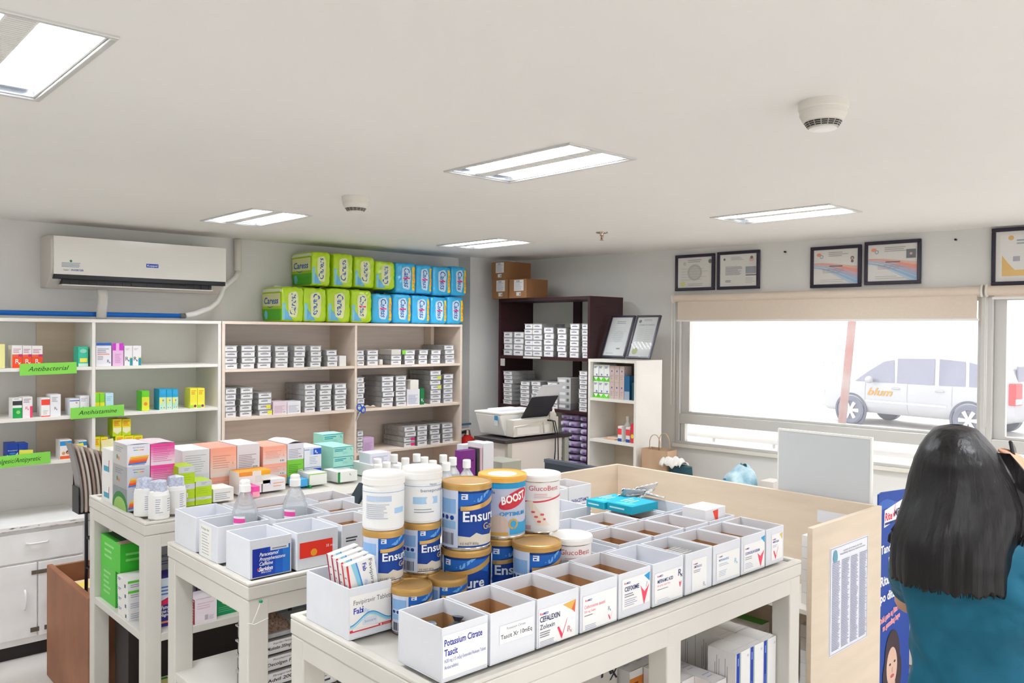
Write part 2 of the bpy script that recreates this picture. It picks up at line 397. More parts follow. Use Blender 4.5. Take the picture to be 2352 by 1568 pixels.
for s, z, k in ((2.232, 2.255, 'between the second and third certificates'), (3.243, 2.265, 'right of the fourth certificate')):
    o = MB().tube([(0, 0, 0), (0, -.02, 0)], .006, 'black', 8).build('wall_nail', loc=wl(s, 0, z), rz=RZW); tag(o, 'small dark nail on the wall '+k, 'nail')
# ---- smoke detectors, sprinkler
def smoke(x, y, label):
    t = thing('smoke_detector', (x, y, CZ), label, 'smoke detector', 'smoke detectors on the ceiling')
    MB().lathe([(0, 0), (.062, 0), (.062, -.018), (.060, -.021), (.0585, -.022), (.0585, -.034), (.05, -.05), (.046, -.052)], 'plastic_w2', 40).build('base', t)
    MB().lathe([(.046, -.052), (.036, -.066), (.034, -.067)], C('#c8c3b9'), 40).build('chamber', t)
    mb = MB()
    for j, (r0, z0) in enumerate(((.0455, -.0535), (.0425, -.0577), (.0395, -.062))):
        for k in range(16):
            a0 = 2*math.pi*k/16
            vs = []
            for i in range(5):
                a = a0+2*math.pi/16*.84*i/4; vs += [((r0+.0012)*math.cos(a), (r0+.0012)*math.sin(a), z0), ((r0-.0006)*math.cos(a), (r0-.0006)*math.sin(a), z0-.0026)]
            mb.add(vs, [(2*i, 2*i+1, 2*i+3, 2*i+2) for i in range(4)], 'black')
    mb.build('vent_slots', t)
    MB().lathe([(.034, -.067), (.035, -.070), (.02, -.073), (0, -.0735)], 'plastic_w', 40).build('cap', t)
smoke(2.034, 1.017, 'white round smoke detector nearest the viewer, right of the middle light')
smoke(1.988, 3.19, 'small white smoke detector right of the light by the air conditioner')
t = thing('sprinkler_head', (3.734, 3.247, CZ), 'small brass fire sprinkler hanging from the ceiling above the certificates', 'sprinkler')
MB().lathe([(0, 0), (.036, 0), (.034, -.006), (.012, -.009), (.011, -.02)], 'tin', 24).build('escutcheon', t)
mb = MB().tube([(0, 0, -.02), (0, 0, -.042)], .003, C('#b33a2c'), 8)
mb.tube([(-.01, 0, -.018), (-.014, 0, -.03), (-.004, 0, -.046)], .0022, 'tin', 6).tube([(.01, 0, -.018), (.014, 0, -.03), (.004, 0, -.046)], .0022, 'tin', 6).lathe([(0, -.046), (.013, -.047), (.013, -.049), (0, -.049)], 'tin', 14)
mb.build('frame_arms', t)
# ---- air conditioner
t = thing('air_conditioner', (1.195, DW, 1.945), 'white split air conditioner unit on the wall above the left shelves', 'air conditioner')
L = .99; D = .232
prof = [(0, 0), (-.12, 0), (-.20, .045), (-.222, .07), (-D, .11), (-D, .262), (-.215, .283), (-.17, .29), (0, .29)]
mb = MB(); n = len(prof)
mb.add([(x, y, z) for x in (0, L) for y, z in prof], [tuple(range(n-1, -1, -1)), tuple(range(n, 2*n))]+[(i, (i+1) % n, (i+1) % n+n, i+n) for i in range(n)], 'ac_side')
mb.build('casing', t, bevel=.008, seg=3)
mb = MB().box(.012, -D-.012, .072, L-.006, -D+.004, .282, 'ac_white')
g = G(3); g.rect(.50, .135, .07, .022, '#2d52b8').text('Koppel', .506, .141, w=.058, h=.011, c='#ffffff', bold=.01)
g.disc(.097, .147, .008, '#2e7a4f', 4); g.lines(.05, .134, .10, 4, .007, .0035, '#9aa4b4', .2); g.text('Super', .06, .093, h=.008, c='#44506e'); g.text('INVERTER', .098, .0925, h=.010, c='#2c4aa8', shear=.2, bold=.01)
g.put(mb, on_front(-D-.0125)); mb.build('front_panel', t, bevel=.009, seg=3)
MB().box(.014, -D-.010, .046, L-.008, -D+.03, .073, 'black').build('lower_grille', t, bevel=.003)
mb = MB().box(.06, -.222, .02, L-.09, -.13, .052, 'black')
for k in range(18): mb.box(.1+k*.046, -.225, .022, .102+k*.046, -.2, .05, C('#3a3a40'))
mb.build('air_outlet', t)
MB().box(.055, -.232, .012, L-.085, -.16, .018, 'plastic_w2').build('flap', t)
o = MB().tube([(0, 0, 0), (0, 0, -.19), (0, 0, -.21)], .024, 'plastic_w2', 16).build('drain_duct', loc=(2.35, 5.215, CZ-.005)); tag(o, 'vertical grey pipe duct on the wall right of the air conditioner', 'pipe')
o = MB().tube([(2.35, 5.21, 2.10), (2.33, 5.2, 2.06), (2.27, 5.18, 2.015), (2.225, 5.16, 1.985), (2.21, 5.15, 1.94), (2.18, 5.14, 1.89), (2.12, 5.12, 1.85), (2.02, 5.10, 1.815), (1.96, 5.09, 1.803)], .017, 'plastic_w', 12).build('drain_hose'); tag(o, 'white hose curving down from the air conditioner to the blue pipe', 'hose')
o = MB().tube([(.75, 5.09, 1.80), (1.93, 5.09, 1.80)], .014, C('#1463b8'), 14).tube([(1.925, 5.09, 1.80), (1.955, 5.09, 1.80)], .016, C('#5f625c'), 14).build('water_pipe'); tag(o, 'long blue pipe lying on top of the left white shelf', 'pipe')
o = MB().grid(lambda u, v: (1.44+.055*u+.004*math.sin(6*v), 5.075-.05*math.sin(v*3.1)*.4-.012, 1.945-v*.17), 4, 14, mat('tape', '#d8d6d0', .3, alpha=.75)).build('plastic_strap'); tag(o, 'translucent strap hanging from the air conditioner over the blue pipe', 'strap')
o.modifiers.new('thickness', 'SOLIDIFY').thickness = .002
# ================================================================== BACK SHELVES
YF = 4.90; TH = .018
def shelf_unit(name, label, x0, x1, ztop, shelves, uprights, m, backm, zbot, backs=None, th=TH, depth=.345):
    t = thing(name, (x0, YF, 0), label, 'shelf')
    W = x1-x0
    MB().box(0, 0, ztop-th, W, depth, ztop, m).build('top_board', t, bevel=.0015)
    for u0, u1 in uprights: MB().box(u0-x0, .0005, zbot, u1-x0, depth-.004, ztop-th, m).build('upright', t, bevel=.0015)
    for a, b, z in shelves: MB().box(a-x0, .002, z-th, b-x0, depth-.006, z, m).build('shelf_board', t, bevel=.0015)
    for a, b, z0, z1, bm in (backs or [(x0, x1, zbot, ztop-th, backm)]): MB().box(a-x0, depth-.005, z0, b-x0, depth-.001, z1, bm).build('back_panel', t)
    return t
u1 = shelf_unit('wall_shelf', 'white open wall shelf with green category labels under air conditioner', .70, 2.105, 1.77,
    [(.70, 1.372, 1.507), (1.39, 2.085, 1.507), (.70, 1.372, 1.242), (1.39, 2.085, 1.242), (.70, 1.372, 1.005), (1.39, 2.085, 1.005)],
    [(1.372, 1.39), (2.085, 2.105)], 'whitewood', 'greyback', .985,
    [(1.176, 1.372, 1.242, 1.752, 'birch'), (1.176, 1.372, .99, 1.225, 'birch'), (1.39, 2.085, .99, 1.752, 'greyback')])
u2 = shelf_unit('wall_shelf', 'cream two-bay wall shelf holding stacked grey trays, packs on top', 2.11, 4.015, 1.77,
    [(2.13, 3.055, 1.472), (3.073, 3.995, 1.472), (2.13, 3.055, 1.170), (3.073, 3.995, 1.170), (2.13, 3.055, .865), (3.073, 3.995, .865), (2.13, 3.995, .52), (2.13, 3.995, .1)],
    [(2.11, 2.13), (3.055, 3.073), (3.995, 4.015)], 'cream', 'creamback', 0)
MB().box(3.90-2.11, .25, 1.49, 3.93-2.11, .335, 1.752, 'cream').build('batten', u2)
for x, z, w_ in ((2.68, 1.4635, .13), (3.43, 1.4635, .12)):
    m_ = MB().box(0, 0, 0, w_, .001, .013, C('#ece8e2')); g = G(4); g.lines(.01, .007, w_-.02, 1, 1, .003, '#9a958f', 0); g.put(m_, on_front(0)); o = m_.build('shelf_label', loc=(x, YF-.0005, z-.007)); tag(o, 'narrow white shelf strip label on the top shelf of the '+('left' if x < 3 else 'right')+' cream bay', 'label')
# ---- green category labels
def glabel(u0, u1, v, txt, label, y=YF-.003, tilt=0):
    a = at(u0, v, Y=y); b = at(u1, v, Y=y); w_ = b.x-a.x
    mb = MB().box(0, -.001, -.031, w_, 0, .031, C('#86d455')); g = G(); g.text(txt, w_*.5, -.010, h=.024, w=w_*.72, c='#1d3a17', al='C', shear=.35)
    if txt[0] == 'A' and len(txt) > 15: pass
    g.put(mb, on_front(-.001)); o = mb.build('shelf_label', loc=(a.x, y, a.z)); o.rotation_euler.y = R(tilt); tag(o, label, 'label', 'green shelf labels')
glabel(45, 176, 849, 'Antibacterial', 'green paper label reading Antibacterial on the upper left shelf', tilt=-1)
glabel(162, 285, 950, 'Antihistamine', 'green paper label reading Antihistamine on the middle left shelf', tilt=-1)
glabel(-44, 116, 1066, 'Analgesic/Antipyretic', 'green paper label reading Antipyretic on the lowest left shelf', tilt=-1)
# ---- generic carton
def carton(x, y, z, w, d, h, m, label, group=None, front=None, left=None, top=None, mats=None, seed=1, name='medicine_box', cat='box', bulge=0, rz=0, bev=.0012):
    mb = MB(); mb.box(0, 0, 0, w, d, h, m, mats=mats)
    if bulge:
        mb.grid(lambda u, v: (w*u, d*v, h+.0003+bulge*math.sin(math.pi*u)*math.sin(math.pi*v)**.5 if 0 < v < 1 else h+.0003+bulge*.6*math.sin(math.pi*u)), 6, 6, mats[1] if mats and mats[1] else m)
    for fn, mp, sz in ((front, on_front(0), (w, h)), (left, on_left(0, d), (d, h)), (top, on_top(h+bulge), (w, d))):
        if fn: g = G(seed); fn(g, *sz); g.put(mb, mp)
    o = mb.build(name, loc=(x, y, z), rz=rz, bevel=bev if not (front or left or top) else 0)
    return tag(o, label, cat, group)
def cpx(u0, u1, vt, y, z0, d, m, label, **k):
    "carton whose front lies in the plane y, standing on z0, spanning pixels u0..u1, top at row vt"
    a = at(u0, vt, Y=y); b = at(u1, vt, Y=y)
    return carton(a.x, y, z0, max(.01, b.x-a.x-.001), d, a.z-z0, m, label, **k)
def f_lines(c='#b2b2bd', c2=None, bar=False):
    def f(g, w, h):
        if c2: g.rect(w*.08, h*.72, w*.5, h*.1, c2)
        n = max(3, int(h/.012)); g.lines(w*.08, h*.62, w*.8, n, h*.6/n, h*.25/n, c)
        if bar: g.rect(w*.66, h*.07, w*.28, h*.2, '#ffffff').barcode(w*.69, h*.1, w*.22, h*.14)
    return f
SY = YF+.03
def sb(u0, u1, vt, z0, m, label, front=None, d=.09, grp=None, left=None, y=SY, mats=None, **k):
    return cpx(u0, u1, vt, y, z0+.0005, d, m, label, front=front, left=left, group=grp, mats=mats, **k)
# top row of unit 1
def f_or(g, w, h):
    g.rect(0, 0, w, h*.50, '#f2502a').rect(0, h*.50, w*1., h*.1, '#e8654a').rect(w*.62, h*.5, w*.38, h*.11, '#c2347a').rx(w*.32, h*.2, h*.2, '#ffffff').lines(w*.1, h*.82, w*.8, 3, h*.07, h*.03, '#c98fa4')
z1 = 1.507
sb(-6, 12, 790, z1, '#efe8a0', 'pale yellow medicine box at the left photo edge, top shelf', None)
for i, (a, b) in enumerate(((28, 51.5), (52, 73), (73.5, 98))): sb(a, b, 793+i*.5, z1, '#f1ecec', f'white and orange medicine box, {ordn(i)} of three by Antibacterial label', f_or, grp='orange boxes above the Antibacterial label')
def f_teal(g, w, h): g.disc(w*.5, h*.78, w*.35, '#9fd8c2', 16, ry=h*.1).rect(w*.15, h*.2, w*.7, h*.22, '#f2e65a').rect(0, 0, w, h*.18, '#cfeee0').text('Abc', w*.3, h*.5, h=h*.07, c='#eafff6') if 0 else g.disc(w*.5, h*.78, w*.35, '#9fd8c2', 16, ry=h*.1).rect(w*.15, h*.22, w*.75, h*.2, '#f2e65a').rect(0, 0, w, h*.16, '#cfeee0')
sb(180, 203, 796, z1, '#3fc3a2', 'teal medicine box with yellow sticky note left of the white upright', f_teal)
def f_wb(g, w, h): g.rect(0, h*.88, w, h*.12, '#3767b5').lines(w*.08, h*.72, w*.8, 4, h*.07, h*.03, '#9298a8').rect(w*.08, h*.48, w*.8, h*.05, '#f1a8a0').rx(w*.72, h*.15, h*.13, '#3c4a88').lines(w*.08, h*.4, w*.45, 3, h*.06, h*.02)
sb(221, 256, 787, z1, '#eeedf3', 'white medicine box with blue top band on the top left shelf', f_wb)
def f_mg(g, w, h): g.rect(0, h*.68, w, h*.32, '#c93bc6').rect(w*.3, h*.66, w*.3, h*.34, '#e9b7df').lines(w*.2, h*.5, w*.6, 6, h*.07, h*.025, '#c98cc0')
sb(259, 284, 788, z1, '#eac0e4', 'pink and magenta medicine box beside the blue topped white box', f_mg)
def f_rt(g, w, h): g.rx(w*.12, h*.25, h*.2, '#3a3a40').rect(w*.68, 0, w*.32, h*.4, '#2f8f9e').rect(w*.68, h*.38, w*.32, h*.05, '#e8e26a').lines(w*.15, h*.85, w*.5, 2, h*.06, h*.02, '#d8a7b0')
for i, (a, b) in enumerate(((286, 304.5), (305, 324.5))): sb(a, b, 794, z1, '#f0eff2', f'slim white box with teal corner and dark Rx, {"left" if i == 0 else "right"} of the pair', f_rt, grp='white boxes with teal corner')
z2 = 1.242
def f_gr(g, w, h): g.rect(0, h*.65, w, h*.22, '#3b3e40').rect(0, 0, w, h*.52, '#1f9a49').disc(w*.6, h*.3, w*.22, '#8fd070', 12).lines(w*.1, h*.95, w*.6, 1, 1, h*.03)
sb(29, 51, 915, z2, '#f0f0ee', 'white box with green lower half and dark band, left middle shelf', f_gr)
def f_pk(g, w, h): g.rect(w*.75, 0, w*.25, h*.55, '#ee3f68').rx(w*.3, h*.4, h*.14, '#e35a7c').lines(w*.1, h*.88, w*.8, 3, h*.07, h*.03)
sb(52, 75, 912, z2, '#f3ecee', 'white box with pink right edge and red Rx on middle shelf', f_pk)
def f_rd(g, w, h): g.rect(0, h*.62, w, h*.3, '#ef4a3c').rect(0, 0, w, h*.05, '#ef4a3c').lines(w*.2, h*.3, w*.6, 3, h*.08, h*.02, '#8aa')
sb(95, 115, 914, z2, '#f3efef', 'small white box with red band beside the tall white box', f_rd)
sb(115.5, 140, 906, z2, '#eeeef2', 'tall plain white medicine box on the middle left shelf', lambda g, w, h: g.rx(w*.4, h*.3, h*.12, '#44444c').lines(w*.15, h*.85, w*.6, 4, h*.06, h*.02))
sb(160, 183, 916, z2, '#ecebf2', 'white box with blue stripe partly behind the Antihistamine label', lambda g, w, h: g.rect(0, h*.85, w, h*.06, '#4a6fc0').disc(w*.7, h*.75, w*.1, '#f0a35a').rx(w*.3, h*.3, h*.14, '#555555'))
sb(184, 206, 909, z2, '#f0eff4', 'white box with dark blue Rx above the Antihistamine label', lambda g, w, h: g.rx(w*.25, h*.25, h*.16, '#2a3a9a').lines(w*.1, h*.85, w*.7, 3, h*.07, h*.02, '#a79ac0'))
def f_ly(g, w, h): g.rect(0, h*.55, w, h*.45, '#86d63a').rect(w*.1, h*.1, w*.75, h*.22, '#f2ec7a')
sb(216.5, 229, 903, z2, '#f0ea32', 'yellow and green box right of the white upright, middle shelf', f_ly)
sb(229.5, 241, 903, z2, '#efe93c', 'yellow box with green top between green and pale blue boxes', f_ly)
sb(242, 261, 903, z2, '#bfe3ee', 'pale blue medicine box right of the two yellow-green boxes', lambda g, w, h: g.rect(w*.1, h*.1, w*.8, h*.3, '#d8eed8').lines(w*.15, h*.8, w*.7, 3, h*.08, h*.03, '#8fb9d0'))
def f_lm(g, w, h): g.rect(0, 0, w, h*.7, '#d9e03a').disc(w*.5, h*.35, w*.25, '#e8843c', 12).rect(0, h*.72, w, h*.28, '#69c832')
sb(326, 343.5, 898, z2, '#5fc23a', 'lime green box with orange figure standing alone on middle shelf', f_lm)
def f_ba(g, w, h): g.rect(0, 0, w, h*.6, '#bfe4c6').disc(w*.5, h*.85, w*.4, '#3aa6d8', 14, ry=h*.1).disc(w*.55, h*.45, w*.14, '#c48a52', 10).disc(w*.3, h*.1, w*.1, '#3a9bd8').disc(w*.7, h*.1, w*.1, '#e06a9a').rect(w*.06, h*.3, w*.35, h*.3, '#efe56a')
for i, (a, b) in enumerate(((366, 382), (382.5, 396), (396.5, 409.5))): sb(a, b, 893.5, z2, '#2aa3cf', f'turquoise and mint childrens medicine box, {ordn(i)} of three in a row', f_ba, grp='turquoise boxes on the middle shelf')
def f_ye(g, w, h): g.rect(0, h*.3, w, h*.7, '#f0e84a').rect(0, 0, w*.5, h*.15, '#9fd03c').disc(w*.7, h*.1, w*.2, '#7a2f6a', 8).lines(w*.15, h*.85, w*.7, 3, h*.08, h*.04, '#e0922f')
for i, (a, b) in enumerate(((437, 453.5), (454, 470.5))): sb(a, b, 891.5, z2, '#f2ec58', f'yellow medicine box beside the end panel, {"left" if i == 0 else "right"} one of two', f_ye, grp='yellow boxes at shelf end')
z3 = 1.005
def f_bl(g, w, h): g.band([(0, h*.45), (w*.5, h*.3), (w, h*.55)], [(0, 0), (w*.5, 0), (w, 0)], '#dfe6ef').text('Paracetamol', w*.08, h*.62, w=w*.84, c='#ffffff').disc(w*.5, h*.5, w*.3, '#3a7fd0', 12, ry=h*.05)
for i, (a, b) in enumerate(((16, 42), (42.5, 65))): sb(a, b, 1019, z3, '#1d3f98', f'dark blue paracetamol box, {"left" if i == 0 else "right"} of the pair on lowest shelf', f_bl, grp='dark blue boxes on lowest shelf')
def f_kid(g, w, h): g.rect(0, h*.7, w, h*.24, '#2f8fd0').disc(w*.3, h*.3, w*.16, '#d99a70', 12).disc(w*.7, h*.34, w*.2, '#5a3526', 12).disc(w*.7, h*.3, w*.13, '#d08a60', 12).rect(0, 0, w, h*.16, '#e0602c')
for i, (a, b, v) in enumerate(((138, 165, 1011), (181, 200, 1012))): sb(a, b, v, z3, '#efe9e4', f'white box printed with children and blue band, {"left" if i == 0 else "right"} of two', f_kid, grp='boxes printed with children')
def f_yv(g, w, h): g.rect(0, h*.5, w, h*.5, '#f0dc2e').poly([(w*.05, h*.5), (w*.95, h*.5), (w*.95, h*.28), (w*.5, h*.12), (w*.05, h*.28)], '#efe9c0').lines(w*.15, h*.85, w*.7, 4, h*.08, h*.04, '#e07a2c')
for i, (a, b) in enumerate(((215, 230.5), (231, 248.5))): sb(a, b, 1004, z3, '#b9d420', f'yellow and lime box on lowest shelf, {"left" if i == 0 else "right"} beside white upright', f_yv, grp='low yellow boxes by the upright')
zz = at(300, 1003, Y=SY).z
for i, (a, b) in enumerate(((265, 286), (286.5, 307), (307.5, 328))): sb(a, b, 1001, z3, '#b9d420', f'yellow and lime box, {ordn(i)} in the lower row of the pyramid', f_yv, grp='pyramid of yellow boxes')
zb = at(280, 1001, Y=SY).z
for i, (a, b) in enumerate(((259, 280), (280.5, 301))): cpx(a, b, 962.5, SY, zb+.001, .09, C('#b9d420'), f'yellow and lime box on top of the pyramid, {"left" if i == 0 else "right"} one', front=f_yv, group='pyramid of yellow boxes')
o = MB().box(0, -.001, 0, .065, 0, .05, C('#f2ecb4')).build('sticky_note', loc=(at(234, 1040, Y=SY).x, SY-.003, 1.04)); tag(o, 'pale sticky note on the low yellow boxes behind the white cartons', 'note'); o.rotation_euler.y = R(-8)
o = MB().box(0, -.001, 0, .065, 0, .055, C('#f3ea5a')).build('sticky_note', loc=(at(42, 1050, Y=SY).x, SY-.003, 1.02)); tag(o, 'yellow sticky note on the dark blue paracetamol boxes', 'note'); o.rotation_euler.y = R(4)
o = MB().box(0, -.001, 0, .045, 0, .035, C('#f3ea5a')).build('sticky_note', loc=(at(173, 1040, Y=SY).x, SY-.003, 1.045)); tag(o, 'yellow sticky note on the right box printed with children', 'note'); o.rotation_euler.y = R(-10)
# ---- clear trays with paper labels
TRN = {}
def tray_proto(w, h, d, seed):
    k = (round(w, 3), round(h, 3), round(d, 2), seed)
    if k in TRN: return TRN[k]
    b = MB(); tp = .004
    b.box(tp, tp, 0, w-tp, d-tp, .002, 'tray').box(tp, .001, 0, w-tp, tp, h-.006, 'tray').box(tp, d-tp, 0, w-tp, d, h-.006, 'tray').box(0, 0.001, 0, tp, d, h-.006, 'tray').box(w-tp, .001, 0, w, d, h-.006, 'tray')
    b.box(-.003, -.004, h-.006, w+.003, d+.003, h-.001, 'tray')
    rr = random.Random(seed); cc = rr.choice(['#5b6068', '#77787c', '#6b6f80', '#8d8e90', '#3f5068', '#9c9b98'])
    b.box(.008, .012, .003, w-.008, d*.8, h*.62, cc)
    l = MB().box(.003, -.003, .001, w-.003, -.0005, h-.007, C('#eeedef'))
    g = G(seed); g.rnd = rr; g.lines(w*.2, h*.42, w*.62, 1, 1, h*.13, '#5a5a62'); g.lines(w*.35, h*.66, w*.35, 1, 1, h*.06, '#9a9aa2'); g.put(l, on_front(-.003))
    TRN[k] = (b, l); return TRN[k]
TM = {}
def tray(loc, rz, w, h, d, seed, label, group, sticker=None):
    k = (round(w, 3), round(h, 3), round(d, 2), seed)
    if k not in TM:
        b, l = tray_proto(w, h, d, seed)
        r = thing('storage_tray', loc, label, 'tray', group, rz); b.build('tray_body', r); l.build('paper_label', r); TM[k] = r
    else: r = dup(TM[k], loc, rz, label, group)
    if sticker:
        s = MB().box(w*.62, -.0045, h*.2, w*.97, -.0038, h*.75, C(sticker)).build('sticker', r)
    return r
def stack(u0, u1, n, vt, vb, plane, zb, place, k, group, stickers={}, face='Y', d=.26, jit=.004):
    if face == 'Y': a = at(u0, vb, Y=plane); b = at(u1, vb, Y=plane); x, w = a.x, b.x-a.x; hh = (at((u0+u1)/2, vt, Y=plane).z-zb)/n
    else: a = at(u0, vb, X=plane); b = at(u1, vb, X=plane); x, w = a.y, a.y-b.y; hh = (at((u0+u1)/2, vt, X=plane).z-zb)/n
    w = round(w, 2); hh = max(.028, hh)
    for i in range(n):
        j = rnd.uniform(-jit, jit); q = rnd.uniform(0, .008)
        pos = 'bottom' if i == 0 else 'topmost' if i == n-1 else ordn(i)+' up'
        lb = f'grey tray, {pos} in the {ordn(k)} stack, {place}'
        hr = round(hh, 3)
        loc = (x+j, plane+q, zb+.0005+i*hr) if face == 'Y' else (plane+q, x+j, zb+.0005+i*hr)
        tray(loc, 0 if face == 'Y' else R(-90), w, hr-.0005, d, rnd.randint(1, 5), lb, group, stickers.get(i))
Z4 = lambda x, y: (500+x/3.92, 700+y/3.92)
def rowz(lst, zb, place, group):
    for k, (x0, x1, n, yt, yb, *st) in enumerate(lst):
        (u0, vt), (u1, vb) = Z4(x0, yt), Z4(x1, yb)
        stack(u0, u1, n, vt, vb, YF+.02, zb, place, k, group, *(st or [{}]))
rowz([(66, 180, 4, 365, 565), (212, 330, 4, 365, 565), (366, 485, 4, 365, 565), (518, 635, 4, 365, 560), (687, 785, 4, 365, 555), (835, 932, 4, 363, 550), (985, 1080, 3, 405, 545)], 1.472, 'upper shelf, left cream bay', 'trays on the upper shelf of the left cream bay')
rowz([(66, 158, 5, 748, 1000), (203, 315, 5, 745, 990), (368, 490, 4, 785, 985, {0: '#efe63c', 1: '#efe63c'}), (783, 885, 5, 712, 950), (920, 1025, 5, 710, 945), (1053, 1155, 5, 706, 935)], 1.170, 'middle shelf, left cream bay', 'trays on the middle shelf of the left cream bay')
rowz([(1253, 1316, 3, 405, 532), (1344, 1440, 3, 405, 530), (1562, 1650, 2, 450, 530), (1685, 1780, 3, 405, 530), (1812, 1890, 3, 403, 528), (1922, 2006, 3, 403, 525), (2046, 2126, 4, 362, 520)], 1.472, 'upper shelf, right cream bay', 'trays on the upper shelf of the right cream bay')
rowz([(1253, 1320, 6, 650, 900), (1480, 1580, 6, 640, 905), (1605, 1700, 6, 638, 900), (1915, 2006, 7, 592, 885, {5: '#d9e24a', 3: '#d9e24a'}), (2032, 2116, 6, 620, 880)], 1.170, 'middle shelf, right cream bay', 'trays on the middle shelf of the right cream bay')
rowz([(1253, 1306, 4, 1130, 1305), (1682, 1780, 4, 1090, 1275, {0: '#e0368a'}), (1800, 1890, 4, 1083, 1262), (1915, 2000, 4, 1072, 1245), (2025, 2113, 4, 1062, 1228)], .865, 'lowest shelf, right cream bay', 'trays on the lowest shelf of the right cream bay')
def z4b(x0, x1, yt, zb, m, label, front=None, **k):
    (u0, vt), (u1, _) = Z4(x0, yt), Z4(x1, yt); return cpx(u0, u1, vt, YF+.02, zb+.0005, k.pop('d', .1), C(m), label, front=front, **k)
z4b(1098, 1158, 458, 1.472, '#efeeea', 'small plain white box at the end of the upper left cream shelf')
z4b(500, 625, 872, 1.170, '#ecd9e2', 'pale pink medicine box between tray stacks on the cream shelf', f_lines('#c9a8b8', bar=True))
z4b(630, 748, 870, 1.170, '#efeef4', 'white medicine box right of the pale pink one on the cream shelf', f_lines(bar=True))
z4b(1705, 1820, 762, 1.170, '#efedf2', 'white medicine box under a smaller one beside the green Rx box', f_lines('#a9b0cc'))
ztp = at(*Z4(1760, 762), Y=YF+.02).z
z4b(1735, 1810, 677, ztp, '#f0ece4', 'small cream box standing on the white medicine box, cream shelf')
z4b(1827, 1860, 752, 1.170, '#1f7f45', 'narrow green medicine box with white Rx on the cream shelf', lambda g, w, h: g.rx(w*.2, h*.2, h*.18, '#ffffff'))
z4b(1310, 1408, 1200, .865, '#d9b9dd', 'lilac medicine box beside the leftmost low tray stack, cream bay', f_lines('#c09ac8'))
z4b(1565, 1650, 402, at(*Z4(1600, 450), Y=YF+.02).z, '#d3d0ca', 'flat grey tray cover lying on the low third stack, right cream bay', d=.2)
o = MB().box(0, 0, 0, .03, .03, .04, 'plastic_w2').build('small_jar', loc=(at(*Z4(1457, 520), Y=YF+.03).x, YF+.03, 1.4725), bevel=.006); tag(o, 'tiny white jar between tray stacks on the upper right cream shelf', 'jar')
o = MB().box(0, -.001, 0, .032, 0, .03, C('#7fcf3f')).build('sticky_note', loc=(at(*Z4(1655, 445), Y=YF+.02).x, YF+.012, at(*Z4(1655, 445), Y=YF+.02).z)); tag(o, 'small green note on a tray of the upper right cream shelf', 'note')
mb = MB().grid(lambda u, v: (.085*u, .05*v, .012+.008*math.sin(9*u)*math.sin(5*v)), 10, 6, 'plastic_w').box(0, 0, 0, .085, .05, .010, C('#b79a86'))
o = mb.build('folded_tissue', loc=(at(*Z4(1325, 905), Y=YF+.02).x, YF+.015, 1.1705)); tag(o, 'small crumpled white packet on the shelf edge beside scissors', 'packet')
# scissors hanging from the divider
sc = at(826, 945, Y=YF-.01)
t = thing('scissors', (sc.x, YF-.012, sc.z), 'blue handled scissors hanging from the cream shelf divider', 'scissors')
mb = MB()
for sx, cz in ((-1, .03), (1, .012)):
    c0 = (.012+sx*.016, 0, cz)
    mb.tube([(c0[0]+.017*math.cos(a), 0, c0[2]+.022*math.sin(a)) for a in [2*math.pi*i/16 for i in range(17)]], .004, C('#2a5fc8'), 8)
mb.tube([(0, 0, 0), (.03, 0, .03)], .0045, C('#2a5fc8'), 8).build('handles', t)
MB().add([(0, -.001, .004), (-.03, -.001, -.062), (-.026, -.001, -.064), (.008, -.001, -.002), (0, .001, .004), (-.03, .001, -.062), (-.026, .001, -.064), (.008, .001, -.002)], [(0, 1, 2, 3), (7, 6, 5, 4), (0, 4, 5, 1), (1, 5, 6, 2), (2, 6, 7, 3), (3, 7, 4, 0)], 'chrome').build('blades', t)
